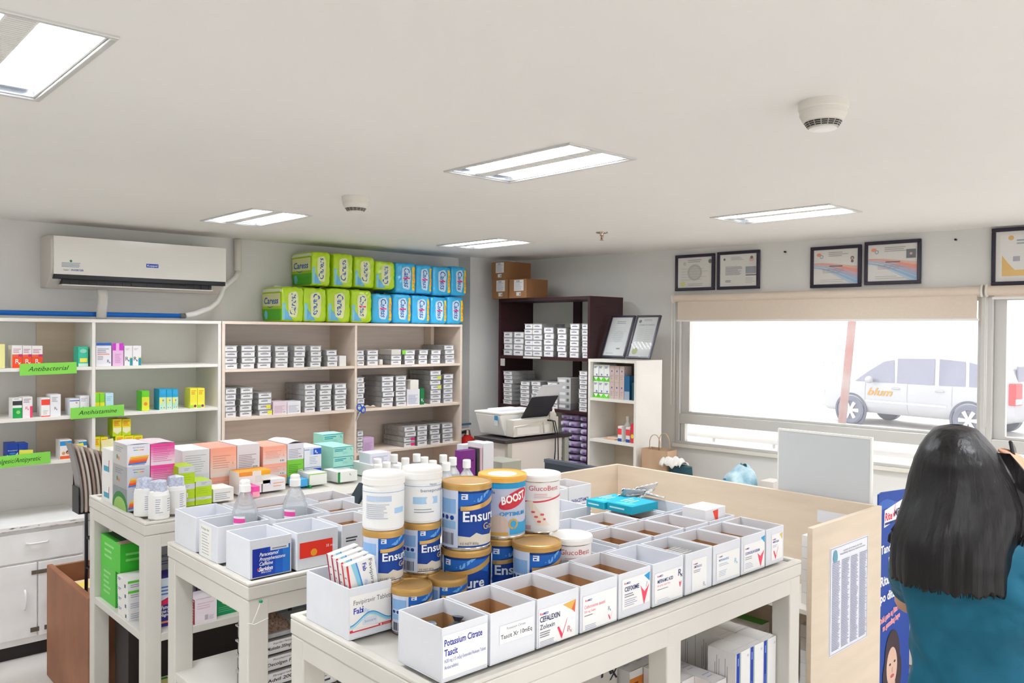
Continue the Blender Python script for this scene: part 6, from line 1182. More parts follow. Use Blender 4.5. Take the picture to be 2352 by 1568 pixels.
# leaning certificates
def lean(uL, uR, vt, vb, lab, art, Xb=4.50):
    a = at(uL, vb, X=Xb); b = at(uR, vb, X=Xb); w = a.y-b.y; h = .325
    t = thing('framed_certificate', (Xb, a.y, ZW+.008), lab, 'picture frame', 'certificates leaning on the white shelf', RX); t.rotation_euler = (R(-22), 0, RX)
    MB().box(0, -.012, 0, w, .006, .014, 'frame').box(0, -.012, h-.014, w, .006, h, 'frame').box(0, -.012, .014, .014, .006, h-.014, 'frame').box(w-.014, -.012, .014, w, .006, h-.014, 'frame').build('frame', t, bevel=.002)
    m_ = MB().box(.014, -.004, .014, w-.014, .002, h-.014, C('#dfe2e0')); g = G(4); art(g, w, h); g.put(m_, on_front(-.004)); m_.build('certificate', t)
    MB().box(.014, -.009, .014, w-.014, -.008, h-.014, 'pane').build('glass', t)
lean(1381, 1435, 727, 820, 'black framed pale certificate leaning on the white shelf, left', lambda g, w, h: g.lines(w*.3, h*.85, w*.4, 2, h*.04, h*.015, '#8a8f94').disc(w*.5, h*.5, w*.22, '#cfd3d2', 20).lines(w*.2, h*.7, w*.6, 8, h*.045, h*.008, '#b4b9bb').rect(w*.55, h*.2, w*.15, h*.03, '#6a7a6a').lines(w*.15, h*.1, w*.4, 1, 1, h*.01, '#8a8f94'))
lean(1439, 1494, 731, 824, 'black framed License to Operate certificate with green seal, right', lambda g, w, h: g.disc(w*.2, h*.86, w*.06, '#6a6f6a', 12).lines(w*.35, h*.9, w*.35, 2, h*.03, h*.01).text('LICENSE TO OPERATE', w*.18, h*.76, h=h*.035, w=w*.66, c='#6f757a', bold=.01).lines(w*.2, h*.68, w*.25, 10, h*.045, h*.006, '#b4b9bb').lines(w*.5, h*.66, w*.35, 9, h*.045, h*.006, '#b4b9bb').disc(w*.28, h*.17, w*.12, '#a9b06a', 20))
# ================================================================== PRINTER STAND
t = thing('printer_stand', (3.655, 3.985, 0), 'grey and white stand with dark top carrying the printer', 'stand')
MB().box(-.02, 0, .975, .63, .32, 1.0, mat('standtop', '#3d3639', .4)).build('stand_top', t, bevel=.004)
MB().box(.05, .02, .3, .54, .30, .974, mat('standbody', '#ece4de', .5)).build('cabinet_body', t)
for x_, y_ in ((.01, .005), (.01, .285), (.56, .005), (.56, .285)): MB().box(x_, y_, 0, x_+.04, y_+.03, .974, mat('standleg', '#b9b8ab', .5)).build('leg', t, bevel=.003)
t = thing('printer', (3.70, 4.005, 1.0005), 'white inkjet printer with raised black paper support and paper', 'printer')
pw = 'plastic_w'
m_ = MB(); m_.prism([(.02, .012), (.44, .012), (.47, .03), (.47, .15), (-.02, .16), (-.03, .15)], .07, .33, pw); m_.build('printer_body', t, bevel=.008)
MB().box(-.035, .06, .158, .40, .335, .172, mat('plastic_c', '#ece9e2', .3)).build('scanner_lid', t, bevel=.005)
MB().box(.03, .0, .01, .46, .075, .125, 'plastic_w2').box(.06, -.004, .02, .27, .002, .07, pw).box(.29, -.004, .02, .37, .002, .075, pw).build('rear_cover', t, bevel=.004)
m_ = MB(); m_.box(0, -.004, 0, .255, .004, .185, 'dark'); o = m_.build('paper_support', t, (.125, .03, .128), bevel=.004); o.rotation_euler = (R(35), 0, 0)
m_ = MB()
for i in range(5): m_.box(.04+.006*i, .006+.002*i, .05, .245+.007*i, .0075+.002*i, .262+.004*i, 'paper')
o = m_.build('paper_sheets', t, (.12, .03, .125)); o.rotation_euler = (R(35), 0, 0)
m_ = MB(); m_.tube([(.02, -.006, .02), (.025, -.012, .08), (.2, -.012, .09), (.3, -.012, .1), (.31, -.008, .02)], .005, 'plastic_w2', 8).tube([(.40, -.008, .02), (.41, -.012, .1), (.36, -.01, .12)], .005, 'plastic_w2', 8).build('wire_guard', t)
g = G(3); g.rect(.20, .09, .035, .03, '#3f97d8').rect(.2, .055, .035, .032, '#dfe3ea'); m_ = MB(); g.put(m_, on_left(0, .33)); o = m_.build('sticker', t, (-.028, 0, .03))
MB().box(.38, .002, .10, .42, .02, .16, 'plastic_w2').lathe([(0, 0), (.02, 0), (.022, .02), (.012, .035), (.006, .06), (0, .06)], 'plastic_w2', 14, cx=.43, cy=.02, M=Matrix.Translation((0, 0, .12))).build('cable_bracket', t)
m_ = MB().tube([(4.04, 3.995, 1.105), (4.07, 3.97, 1.10), (4.085, 3.96, 1.02), (4.08, 3.955, .9), (4.06, 3.95, .75), (4.05, 3.95, .6)], .004, 'black', 8).tube([(4.04, 3.995, 1.108), (4.09, 3.97, 1.10), (4.11, 3.96, 1.0), (4.11, 3.955, .85), (4.10, 3.95, .6)], .004, 'black', 8)
o = m_.build('power_cable'); tag(o, 'black cables hanging down behind the printer stand', 'cable')
m_ = MB()
for i in range(4): m_.box(.01*i, .012*i, .002*i, .22+.01*i, .15+.01*i, .002*i+.0015, 'paper')
o = m_.build('paper_stack', loc=(3.74, 4.14, 1.1735)); tag(o, 'loose white papers lying on the printer lid', 'papers')
# fire extinguisher
t = thing('fire_extinguisher', (4.13, 4.97, .45), 'red fire extinguisher with black hose beside the printer', 'fire extinguisher')
MB().lathe([(0, 0), (.065, 0), (.07, .01), (.07, .38), (.06, .42), (.03, .445), (.025, .46)], mat('fe_red', '#b8201c', .3), 28).build('cylinder', t); MB().lathe([(.0704, .12), (.0704, .32)], C('#e8e2dc'), 28).build('printed_label', t)
MB().lathe([(0, .455), (.028, .455), (.02, .49), (0, .5)], 'tin', 16).box(-.09, -.012, .495, .03, .012, .505, 'plastic_w2').box(-.10, -.01, .53, .03, .01, .545, mat('fe_lever', '#4a6a8a', .4)).build('valve', t)
MB().tube([(-.02, 0, .48), (-.09, -.01, .47), (-.11, -.02, .38), (-.10, -.02, .2), (-.08, -.02, .1)], .011, 'black', 10).build('hose', t)
MB().box(-.05, .07, .2, .05, .128, .3, 'dark').build('bracket', t)
# ================================================================== DESK GROUP
t = thing('desk', (3.02, 2.62, 0), 'pale desk behind the partition and cans', 'desk')
MB().box(0, 0, .70, .95, 1.25, .725, 'birch').build('desk_top', t)
for x_, y_ in ((.02, .02), (.89, .02), (.02, 1.19), (.89, 1.19)): MB().box(x_, y_, 0, x_+.04, y_+.04, .70, 'alum').build('leg', t)
m0 = at(1250, 1053, X=3.30); m1 = at(1396, 1076, X=3.30); mz = m0.z
t = thing('computer_monitor', (3.30, m1.y, .7255), 'slate grey computer monitor seen over the partition', 'monitor'); mw_, mh = m0.y-m1.y, mz-.7255
MB().box(0, 0, .06, .035, mw_, mh, mat('slate', '#3b4450', .45)).build('screen_housing', t, bevel=.006); MB().box(-.004, 0.002, mh-.02, .0, mw_-.002, mh, mat('slate2', '#56606e', .4)).build('bezel', t)
MB().box(.03, mw_*.42, 0, .06, mw_*.58, .1, 'slate').box(-.03, mw_*.3, 0, .14, mw_*.7, .012, 'slate').build('stand', t)
carton(3.26, 3.60, .7255, .16, .2, .215, C('#a8a89c'), 'grey-green file box on the desk left of the monitor', bev=.004)
m_ = MB()
for i in range(9):
    x_ = .02*i; m_.lathe([(.03, 0), (.03, .02), (0, .035)], 'clear', 8, cx=x_*1.6, cy=.01*(i % 3))
o = m_.build('plastic_wrap', loc=(3.42, 2.66, .9)); bpy.data.objects.remove(o)
for i, (u0, u1, vt, c_, lb) in enumerate(((1058, 1092, 1036, '#7d2f86', 'purple booklet with white text lines standing beside the white binders'), (1096, 1101, 1030, '#3a3a40', 'thin black folder beside the purple booklet'), (1103, 1108, 1028, '#d9b9c4', 'thin pink folder between black folder and white binder'), (1110, 1134, 1019, '#e8e8ee', 'white ring binder standing left of the printer stand'))):
    y_ = 3.55; a = at(u0, vt, Y=y_); b = at(u1, vt, Y=y_)
    carton(a.x, y_, .7255, b.x-a.x, .05+.03*i, a.z-.7255, C(c_), lb, front=(lambda g, w, h: g.lines(w*.1, h*.8, w*.8, 8, h*.09, h*.025, '#4a1a55')) if i == 0 else None, top=None)
o = carton(at(1064, 1024, Y=3.79).x, 3.79, .7255, .24, .06, at(1064, 1022, Y=3.79).z-.7255, C('#e4e6f0'), 'stack of white papers standing behind the purple booklet')
t = thing('side_table', (2.82, 3.50, 0), 'small white side table under the purple booklet', 'table'); MB().box(0, 0, .70, .195, .4, .7245, 'whitewood').build('table_top', t)
for x_, y_ in ((.01, .01), (.15, .01), (.01, .35), (.15, .35)): MB().box(x_, y_, 0, x_+.03, y_+.03, .70, 'whitewood').build('leg', t)
# ---- low cabinet along the window
t = thing('low_cabinet', wl(1.51, -.58, 0), 'low white cabinet along the wall under the window', 'cabinet', rz=RZW)
MB().box(0, 0, .60, 2.9, .56, .62, 'whitewood').build('cabinet_top', t); MB().box(.01, .015, 0, 2.89, .55, .60, 'whitewood').build('cabinet_body', t)
for i in range(5): MB().box(.02+.575*i, 0, .03, .58+.575*i, .0149, .58, 'whitewood').build('door', t, bevel=.002)
# kraft paper bag
bp = at(1507, 1055, X=4.40)
t = thing('paper_bag', (4.38, bp.y+.105, .6205), 'brown kraft paper bag with twisted handles under the window', 'bag', rz=RX)
hb_ = at(1507, 1033, X=4.38).z-.6205
m_ = MB(); m_.box(0, 0, 0, .21, .11, .003, 'kraft')
m_.grid(lambda u, v: (.21*u, .003*math.sin(9*u+5*v), hb_*v), 8, 8, mat('bagpaper', '#c3a487', .85, noise=.05, bump=.2, scale=9)).grid(lambda u, v: (.21*u, .11+.003*math.sin(7*u+4*v), hb_*v), 8, 8, 'bagpaper')
m_.grid(lambda u, v: (.004*math.sin(6*v), .11*u, hb_*v), 4, 8, 'bagpaper').grid(lambda u, v: (.21+.004*math.sin(6*v), .11*u, hb_*v), 4, 8, 'bagpaper')
m_.build('bag_body', t)
for y_ in (.004, .106): MB().tube([(.06, y_, hb_-.02)]+[(.105-.045*math.cos(math.pi*i/8), y_, hb_+.10*math.sin(math.pi*i/8)**.6) for i in range(1, 8)]+[(.15, y_, hb_-.02)], .0028, 'bagpaper', 6).build('handle', t)
# teal handbag with white cloth
c0 = at(1535, 1075, X=4.385)
t = thing('handbag', (4.385, c0.y-.095, .6205), 'dark teal handbag with gold buckle under the white cloth', 'bag')
m_ = MB(); hh = at(1535, 1065, X=4.385).z-.62
m_.grid(lambda u, v: (.06*math.cos(u*6.283)*(1-.2*v), .095*math.sin(u*6.283)*(1-.12*v*v), hh*v), 28, 8, mat('tealbag', '#1d4550', .6)).grid(lambda u, v: (.048*math.cos(u*6.283)*(1-v), .083*math.sin(u*6.283)*(1-v), hh+.01*v), 28, 4, 'tealbag'); m_.build('bag_body', t)
MB().tube([(-.058, .03+.014*math.cos(a_), hh*.75+.02*math.sin(a_)) for a_ in [2*math.pi*i/12 for i in range(13)]], .003, 'gold', 6).build('buckle', t)
MB().tube([(-.05, -.06, hh*.8), (-.06, -.07, hh*.5), (-.055, -.075, hh*.2)], .004, 'gold', 6).build('chain', t)
m_ = MB(); m_.grid(lambda u, v: (-.06+.11*v+.012*math.sin(8*u), -.07+.17*u, hh+.014+.022*math.sin(3*u)*math.sin(math.pi*v)+.010*math.sin(13*u+5*v)+.006*math.sin(31*u-9*v)-.02*(abs(2*v-1)**3)), 24, 12, mat('whitecloth', '#e9e7e2', .9, bump=.3, scale=12))
o = m_.build('white_cloth', loc=(4.385, c0.y-.06, .6235)); o.modifiers.new('thickness', 'SOLIDIFY').thickness = .006; tag(o, 'crumpled white cloth draped over the dark teal handbag', 'cloth')
# blue plastic bag
c0 = at(1695, 1090, X=4.45); hb2 = at(1695, 1068, X=4.45).z-.62
t = thing('plastic_bag', (4.45, c0.y, .6205), 'light blue plastic bag lying under the window beside the board', 'bag')
m_ = MB(); rr = random.Random(4)
m_.grid(lambda u, v: ((.09+.012*math.sin(13*u+4*v))*math.cos(u*6.283)*math.cos(v*1.45)**.5, (.12+.015*math.sin(17*u))*math.sin(u*6.283)*math.cos(v*1.45)**.4, hb2*(math.sin(v*1.57)**.8)*(1-.35*max(0, math.sin(u*6.283)))+.012*math.sin(21*u+8*v)*v), 40, 12, mat('bluebag', '#7cc4e4', .3, noise=.3, scale=14, c2='#d8eef4', bump=.5)); m_.build('bag_body', t)
g = G(2); g.lines(-.05, .16, .1, 4, .02, .009, '#2f7fc0').rect(-.09, .03, .12, .012, '#e8d84a'); m_ = MB(); g.put(m_, lambda a_, b_, o_: (-.093+.0*a_-abs(b_-.1)*0+.25*max(0, b_-.13), -a_, b_+.04), cut=(.02, .02)); m_.build('printed_label', t)
carton(4.42, c0.y-.255, .6205, .12, .09, at(1745, 1103, X=4.42).z-.62, C('#d8d2cc'), 'pale crumpled carton beside the blue plastic bag')
# ================================================================== WHITE CABINET, BROWN BOX, RACK on the left
t = thing('cabinet', (-.05, 4.82, 0), 'old white painted cabinet with worn edges under the left shelf', 'cabinet')
wp = mat('oldwhite', '#efeeed', .5, noise=.04, scale=9, bump=.06); W_ = 1.365
MB().box(-.01, -.02, .675, W_+.012, .425, .70, wp).build('cabinet_top', t, bevel=.004)
MB().box(0, 0, .075, W_, .41, .675, wp).build('cabinet_body', t, bevel=.003)
MB().box(.03, .03, 0, W_-.03, .38, .075, C('#2a2524')).build('plinth', t)
xd = at(87, 1300, Y=4.81).x+.05
for a_, b_, nm in ((.01, .47, 0), (.475, xd-.004, 0), (xd+.002, W_-.012, 0)): 
    if b_-a_ > .05: MB().box(a_, -.012, .11, b_, -.0005, .495, wp).build('door', t, bevel=.003)
MB().box(.01, -.012, .505, .66, -.0005, .655, wp).build('drawer', t, bevel=.003); dr = MB().box(.67, -.012, .505, W_-.012, -.0005, .655, wp).build('drawer', t, bevel=.003)
def hdl(x, z, vert, par): 
    pts = [(0, 0, 0), (0, -.016, .012), (0, -.02, .05), (0, -.016, .088), (0, 0, .10)] if vert else [(0, 0, 0), (.012, -.016, 0), (.05, -.02, 0), (.088, -.016, 0), (.1, 0, 0)]
    MB().tube(pts, .005, wp, 8).build('handle', par, (x, -.012, z))
hx = at(85, 1225, Y=4.81).x+.05-.05; hdl(hx, .60, False, dr)
drs = [o for o in t.children if o.name.startswith('door')]
hdl(xd-.06, .26, True, drs[1]); hdl(xd+.06, .26, True, drs[2])
rust = mat('rust', '#6a5f52', .6, metal=.3, noise=.3, scale=40)
MB().box(xd-.03, -.016, .435, xd+.045, -.0125, .455, rust).build('latch', t)
for q in (xd-.035, xd+.03): MB().box(q, -.016, .135, q+.04, -.0125, .158, rust).build('hinge', t)
# chipped paint
m_ = MB(); rr = random.Random(2)
for i in range(26):
    x_ = rr.uniform(.75, W_); w_ = rr.uniform(.008, .05); z_ = rr.choice([.678, .690, .6765]); m_.add([(x_, -.0206, z_), (x_+w_*.4, -.0206, z_-rr.uniform(.001, .003)), (x_+w_, -.0206, z_), (x_+w_*.5, -.0206, z_+rr.uniform(.001, .004))], [(0, 1, 2, 3)], C('#b3aca4'))
m_.build('chipped_paint', t)
# brown open cabinet
z0b = .55
t = thing('brown_cabinet', (.915, 3.43, 0), 'brown wooden open-topped cabinet left of the far white table', 'cabinet')
a = at(107, 1296, Z=z0b); b = at(213, 1372, Z=z0b)
t.location = (a.x, b.y, 0); L_ = a.y-b.y; t.location.y = b.y
wB = 1.045-a.x
bw = 'brownwood'
MB().box(0, 0, 0, .028, L_, z0b, bw).build('side_panel', t, bevel=.006)
MB().box(.028, .0, 0, .5, .02, z0b-.01, bw).build('end_panel', t); MB().box(.028, L_-.02, 0, .5, L_, z0b-.01, bw).build('end_panel', t); MB().box(.48, .02, 0, .5, L_-.02, z0b-.01, bw).build('side_panel', t)
MB().box(.028, .02, .37, .48, L_-.02, .39, mat('boxfloor', '#c99a72', .8)).build('inner_floor', t)
LT = t.location
carton(LT.x+.06, LT.y+.46, .3905, .13, .16, .07, C('#e6cfae'), 'small tan box with yellow label inside the brown cabinet', top=lambda g, w, h: g.rect(w*.2, h*.2, w*.5, h*.5, '#e8d25a'))
carton(LT.x+.30, LT.y+.48, .3905, .10, .14, .06, C('#efeeec'), 'small white box inside the brown cabinet')
# magazine rack with papers
t = thing('magazine_rack', (1.175, 4.02, .3905), 'black wire rack stuffed with old magazines behind the far table', 'rack')
RB = .50
m_ = MB()
for x_ in (-.045, .075):
    for y_ in (-.10, .10): m_.tube([(x_, y_, 0.0), (x_, y_, RB)], .008, 'black', 8)
for z_ in (.06, .22, .36, RB-.01):
    m_.tube([(-.045, -.10, z_), (.075, -.10, z_), (.075, .10, z_), (-.045, .10, z_), (-.045, -.10, z_)], .005, 'black', 8)
for z_ in (.02, .22, .36): m_.lathe([(0, -.010), (.011, 0), (0, .010)], 'black', 10, cx=-.045, cy=-.10, M=Matrix.Translation((0, 0, z_)))
m_.build('frame', t)
m_ = MB().box(-.115, -.05, RB, .078, .05, RB+.005, 'black').box(-.115, .046, RB, .078, .05, RB+.24, 'black').box(-.118, -.05, RB, -.115, .05, RB+.12, 'black'); m_.build('mesh_basket', t)
cols = ['#8f8a88', '#c9b7ac', '#d8cfc8', '#a8948a', '#d6cbc2', '#bfb0a6', '#9c8a80', '#c43430', '#e2d9e4', '#a83a5a']
nms = ['grey', 'buff', 'cream', 'dark tan', 'pale', 'tan', 'brown grey', 'red', 'lilac white', 'crimson']
for i, (c_, nm) in enumerate(zip(cols, nms)):
    m_ = MB(); hgt = .315-.008*i; xb_ = -.108+.0178*i; tk = .010
    cv_ = lambda v: xb_-.055*v*v*(1-.05*i)+.012*v
    m_.grid(lambda u, v: (cv_(v), -.045+.085*u, hgt*v), 4, 10, C(c_)).grid(lambda u, v: (cv_(v)+tk, -.045+.085*u, hgt*v*.985), 4, 10, C('#d9d2cb'))
    m_.add([(xb_, -.045, 0), (xb_+tk, -.045, 0), (xb_+tk, .04, 0), (xb_, .04, 0)], [(0, 1, 2, 3)], C(c_))
    vs = []
    for k in range(11): v = k/10; vs += [(cv_(v), -.045, hgt*v), (cv_(v)+tk, -.045, hgt*v*.985)]
    m_.add(vs, [(2*k, 2*k+1, 2*k+3, 2*k+2) for k in range(10)], C(c_))
    o = m_.build('magazine', loc=(1.175, 4.02, .3905+RB+.0055)); tag(o, f'{nm} curled magazine standing in the black wire rack', 'magazine', 'magazines in the wire rack')
# ================================================================== PERSON
PZ = 1.82
pp = O+(_w+_R*((2262-1176)/F_PX))*PZ; fwd = Vector((pp.x, pp.y)).normalized(); ang = math.atan2(fwd.y, fwd.x)-R(90)-R(4)
per = thing('person', (pp.x, pp.y, 0), 'person with long dark hair in a teal blouse, seen from behind, phone raised', 'person', rz=ang)
def cap(mb, p0, p1, r0, r1, m, n=16, k=6):
    p0, p1 = Vector(p0), Vector(p1); d = p1-p0; L = d.length; q = d.to_track_quat('Z', 'Y').to_matrix().to_4x4(); M = Matrix.Translation(p0) @ q
    pr = [(r0*math.sin(math.pi/2*i/k), -r0*math.cos(math.pi/2*i/k)) for i in range(k+1)]+[(r1*math.cos(math.pi/2*i/k), L+r1*math.sin(math.pi/2*i/k)) for i in range(k+1)]
    mb.lathe(pr, m, n, M)
def ell(mb, c, r, m, n=24, k=14):
    M = Matrix.Translation(c) @ Matrix.Diagonal((*r, 1)); mb.lathe([(math.sin(math.pi*i/k), -math.cos(math.pi*i/k)) for i in range(k+1)], m, n, M)
def organic(mb, name, parent, vox, sm=4):
    o = mb.build(name, parent, fix=True); r = o.modifiers.new('skin', 'REMESH'); r.mode = 'VOXEL'; r.voxel_size = vox; r.use_smooth_shade = True
    s_ = o.modifiers.new('smooth', 'SMOOTH'); s_.iterations = sm; s_.factor = .5; return o
SH = {'L': Vector((-.142, -.005, 1.185)), 'R': Vector((.145, .0, 1.235))}
EL = {'L': Vector((-.165, .15, 1.06)), 'R': Vector((.235, .14, 1.10))}
WR = {'L': Vector((-.09, .27, 1.19)), 'R': Vector((.10, .13, 1.325))}
HC = Vector((-.045, .035, 1.388))  # head centre
b = MB(); sk = 'skin'
ell(b, (0, 0, .90), (.125, .085, .14), sk); ell(b, (0, 0, 1.12), (.122, .082, .15), sk); ell(b, (0, 0, 1.02), (.105, .075, .14), sk); cap(b, (-.02, 0, 1.18), (-.04, .012, 1.34), .06, .048, sk)
cap(b, (-.11, 0, 1.185), (.12, 0, 1.215), .040, .040, sk)
for s_, x_ in (('L', -.085), ('R', .085)):
    cap(b, (x_, 0, .80), (x_*.95, .01, .46), .082, .055, sk); cap(b, (x_*.95, .01, .46), (x_*.9, -.015, .09), .053, .036, sk); cap(b, (x_*.9, -.02, .045), (x_*.95, .13, .03), .038, .028, sk)
    cap(b, SH[s_], EL[s_], .040, .034, sk); cap(b, EL[s_], WR[s_], .036, .026, sk)
ell(b, HC+Vector((0, -.01, .02)), (.074, .09, .095), sk); ell(b, HC+Vector((0, .02, -.045)), (.055, .065, .065), sk); ell(b, HC+Vector((0, .075, -.09)), (.02, .016, .015), sk)
cap(b, HC+Vector((0, .078, .015)), HC+Vector((0, .096, -.022)), .009, .013, sk)
for q in (-1, 1): ell(b, HC+Vector((q*.075, .0, -.01)), (.01, .02, .032), sk)
# hands: palm plus five separate fingers
def hand(W_, dirv, palm_n, side, curl):
    d = dirv.normalized(); n_ = palm_n.normalized(); x_ = d.cross(n_).normalized()*side
    pc = W_+d*.045
    M = Matrix((x_, d, n_)).transposed().to_4x4(); M.translation = pc
    m2 = MB(); ell(m2, (0, 0, 0), (.038, .05, .015), sk, 18, 12); b.v_off = 0
    b.add([M @ Vector(v) for v in m2.v], m2.f, sk, True)
    for i, (fx, L_) in enumerate(((-.028, .062), (-.0095, .072), (.0095, .068), (.027, .054))):
        p = W_+d*.088+x_*fx; dd = d.copy(); r_ = .0085
        for j, fr in enumerate((.45, .32, .23)):
            dd = (dd+n_*curl*(.5+.4*j)).normalized(); q = p+dd*L_*fr; cap(b, p, q, r_, r_*.9, sk, 10, 4); p = q; r_ *= .9
    p = W_+d*.03-x_*.034; q = p+(d*.5-x_*.55+n_*.5).normalized()*.035; cap(b, p, q, .011, .010, sk, 10, 4); cap(b, q, q+(d*.8+n_*.5).normalized()*.028, .0098, .0085, sk, 10, 4)
    return pc
hand(WR['L'], Vector((.75, .1, .55)), Vector((.2, -.3, -.2)).cross(Vector((.75, .1, .55))), 1, .9)
hand(WR['R'], Vector((-.28, -.14, 1)), Vector((-1, .1, -.25)), -1, .55)
organic(b, 'body', per, .0055, 3)
# eyes, brows, mouth
for q in (-1, 1):
    m_ = MB(); ell(m_, HC+Vector((q*.031, .083, .012)), (.012, .007, .008), C('#f0ece8'), 12, 8); ell(m_, HC+Vector((q*.031, .0895, .012)), (.005, .0025, .005), C('#2a1a16'), 10, 6); m_.build('eye', per)
    MB().tube([HC+Vector((q*.018, .089, .030)), HC+Vector((q*.032, .088, .034)), HC+Vector((q*.046, .078, .029))], .0026, 'hair', 6).build('eyebrow', per)
m_ = MB(); ell(m_, HC+Vector((0, .083, -.052)), (.022, .006, .006), C('#b0605a'), 14, 8); m_.build('mouth', per)
# blouse
bl = MB(); cl = 'blouse'
rings = [(.80, .148, .105), (.88, .146, .105), (.96, .132, .098), (1.02, .130, .096), (1.10, .145, .103), (1.17, .152, .104), (1.22, .148, .092), (1.262, .108, .072), (1.285, .072, .062)]
def rfn(u, v):
    f = v*(len(rings)-1); i = min(int(f), len(rings)-2); k_ = f-i; z, a_, c_ = [rings[i][j]*(1-k_)+rings[i+1][j]*k_ for j in range(3)]
    t_ = u*2*math.pi; fd = lambda q: abs(math.sin(q))**.5; wv = .97+.05*fd(2*t_+11*z)+.04*fd(3.5*t_-15*z+.6)+.035*fd(26*z+3*t_)*max(0, 1.15-z)*4
    return (-.012*v+.004+a_*math.copysign(abs(math.cos(t_))**.85, math.cos(t_))*wv, c_*math.copysign(abs(math.sin(t_))**.9, math.sin(t_))*wv, z)
bl.grid(rfn, 60, 40, cl)
top_ = [rfn(i/60, 1) for i in range(60)]; bot_ = [rfn(i/60, 0) for i in range(60)]
bl.add(top_, [tuple(range(60))], cl); bl.add(bot_, [tuple(range(59, -1, -1))], cl)
for s_ in 'LR':
    E2 = SH[s_]+(EL[s_]-SH[s_])*.62; cap(bl, SH[s_]+Vector((.012 if s_ == 'L' else -.012, 0, .0)), E2, .056, .050, cl, 20, 6)
cap(bl, (-.115, -.005, 1.19), (.125, .0, 1.225), .056, .058, cl)
bo = organic(bl, 'blouse', per, .006, 3)
for nm_, sc_, st_ in (('cloth_folds', .11, .030), ('cloth_wrinkles', .045, .009)):
    tx_ = bpy.data.textures.new(nm_, 'CLOUDS'); tx_.noise_scale = sc_; tx_.noise_depth = 1; dm = bo.modifiers.new(nm_, 'DISPLACE'); dm.texture = tx_; dm.strength = st_; dm.mid_level = .45
tr = MB()
ell(tr, (0, 0, .83), (.165, .118, .12), 'trousers')
for x_ in (-.085, .085): cap(tr, (x_, 0, .80), (x_*.95, .008, .46), .092, .068, 'trousers'); cap(tr, (x_*.95, .008, .46), (x_*.9, -.012, .11), .066, .055, 'trousers')
organic(tr, 'trousers', per, .01, 5)
for x_ in (-.078, .078): m_ = MB(); cap(m_, (x_, -.035, .035), (x_*1.08, .15, .03), .045, .036, 'black'); m_.build('shoe', per)
# hair: centre, half width, depth per height
HR = [(1.500, -.056, .012, .012), (1.494, -.056, .034, .045), (1.478, -.055, .048, .068), (1.458, -.053, .062, .086), (1.432, -.049, .076, .096), (1.39, -.042, .094, .101), (1.345, -.038, .104, .102), (1.303, -.044, .108, .102), (1.255, -.056, .106, .098), (1.21, -.058, .106, .094), (1.175, -.056, .106, .092)]
def hring(z):
    for i in range(len(HR)-1):
        if HR[i][0] >= z >= HR[i+1][0]:
            k_ = (HR[i][0]-z)/(HR[i][0]-HR[i+1][0]); return [HR[i][j]*(1-k_)+HR[i+1][j]*k_ for j in (1, 2, 3)]
    return list(HR[-1][1:]) if z < 1.2 else list(HR[0][1:])
def hp_(t_, z, off=0):   # t_: angle, pi*1.5 = straight back
    c_, a_, d_ = hring(z); low = max(0, 1.42-z); lw = min(1, low/.2); lw = lw*lw*(3-2*lw)
    wv = 1+.018*math.sin(11*t_+1)*lw+.012*math.sin(23*t_+2)*lw
    return Vector((c_+(a_*wv+off)*math.cos(t_), .012-.060*lw+(d_*wv+off)*math.sin(t_), z))
hair = MB(); T0, T1 = R(180-28), R(360+28)
zs_ = [1.500, 1.498, 1.494, 1.487, 1.478, 1.469, 1.458, 1.446, 1.432, 1.415, 1.39, 1.375, 1.35, 1.325, 1.303, 1.28, 1.255, 1.232, 1.21, 1.19, 1.175]
def hfn(u, v):
    f = v*(len(zs_)-1); i = min(int(f), len(zs_)-2); z = zs_[i]*(1-f+i)+zs_[i+1]*(f-i)
    lo = max(0, min(1, (1.47-z)/.05)); lo = lo*lo*(3-2*lo); t0_ = R(-60+0)*(1-lo); 
    T0_ = T0-R(62)*(1-lo); T1_ = T1+R(62)*(1-lo)
    t_ = T0_+(T1_-T0_)*u; q = hp_(t_, z)
    if v > .95: q.z += (v-.95)*20*(.005*math.sin(37*t_)+.003*math.sin(15*t_+1))
    return q
hair.grid(hfn, 120, 60, 'hair')
ho = hair.build('hair', per); sm_ = ho.modifiers.new('thickness', 'SOLIDIFY'); sm_.thickness = .016; sm_.offset = -1
ro = random.Random(12); st = MB()
for i in range(420):
    t_ = T0+(T1-T0)*ro.random(); z0_ = ro.uniform(1.33, 1.48); L_ = 1.178+ro.uniform(-.014, .03); n_ = 8; ph = ro.uniform(0, 6)
    pts = []
    for k in range(n_):
        z = z0_+(L_-z0_)*k/(n_-1); tt = t_+.03*math.sin(3*k/n_+ph)
        q = hp_(tt, max(z, 1.176), .0015+.003*ro.random()+.004*(k/n_)**3*ro.random()); q.z = z; pts.append(q)
    st.tube(pts, [.0006+.0018*math.sin(math.pi*(k+.5)/n_) for k in range(n_)], 'hair', 4)
for j in range(7):   # outward curl at the left
    pts = [hp_(R(182+5*j), 1.36), hp_(R(182+4*j), 1.31, .004), hp_(R(180+3*j), 1.275, .012)+Vector((-.003*j*.3, 0, 0)), hp_(R(180), 1.255, .022-.002*j), hp_(R(180), 1.243, .024-.003*j), hp_(R(180), 1.236, .015)]
    st.tube(pts, [.003, .005, .005, .004, .0025, .0008], 'hair', 6)
for j in range(26):  # right strands falling in front of the shoulder
    x_ = .060+.0026*j; pts = [Vector((.02+.0012*j, .0, 1.46)), Vector((.045+.0022*j, -.02, 1.40)), Vector((x_, -.035+.001*j, 1.34)), Vector((x_+.004, -.045, 1.29)), Vector((x_-.004+.003*math.sin(j*2.1), -.05, 1.215+.085*abs(math.sin(j*1.7))))]
    st.tube(pts, [.002, .004, .0045, .003, .0006], 'hair', 5)
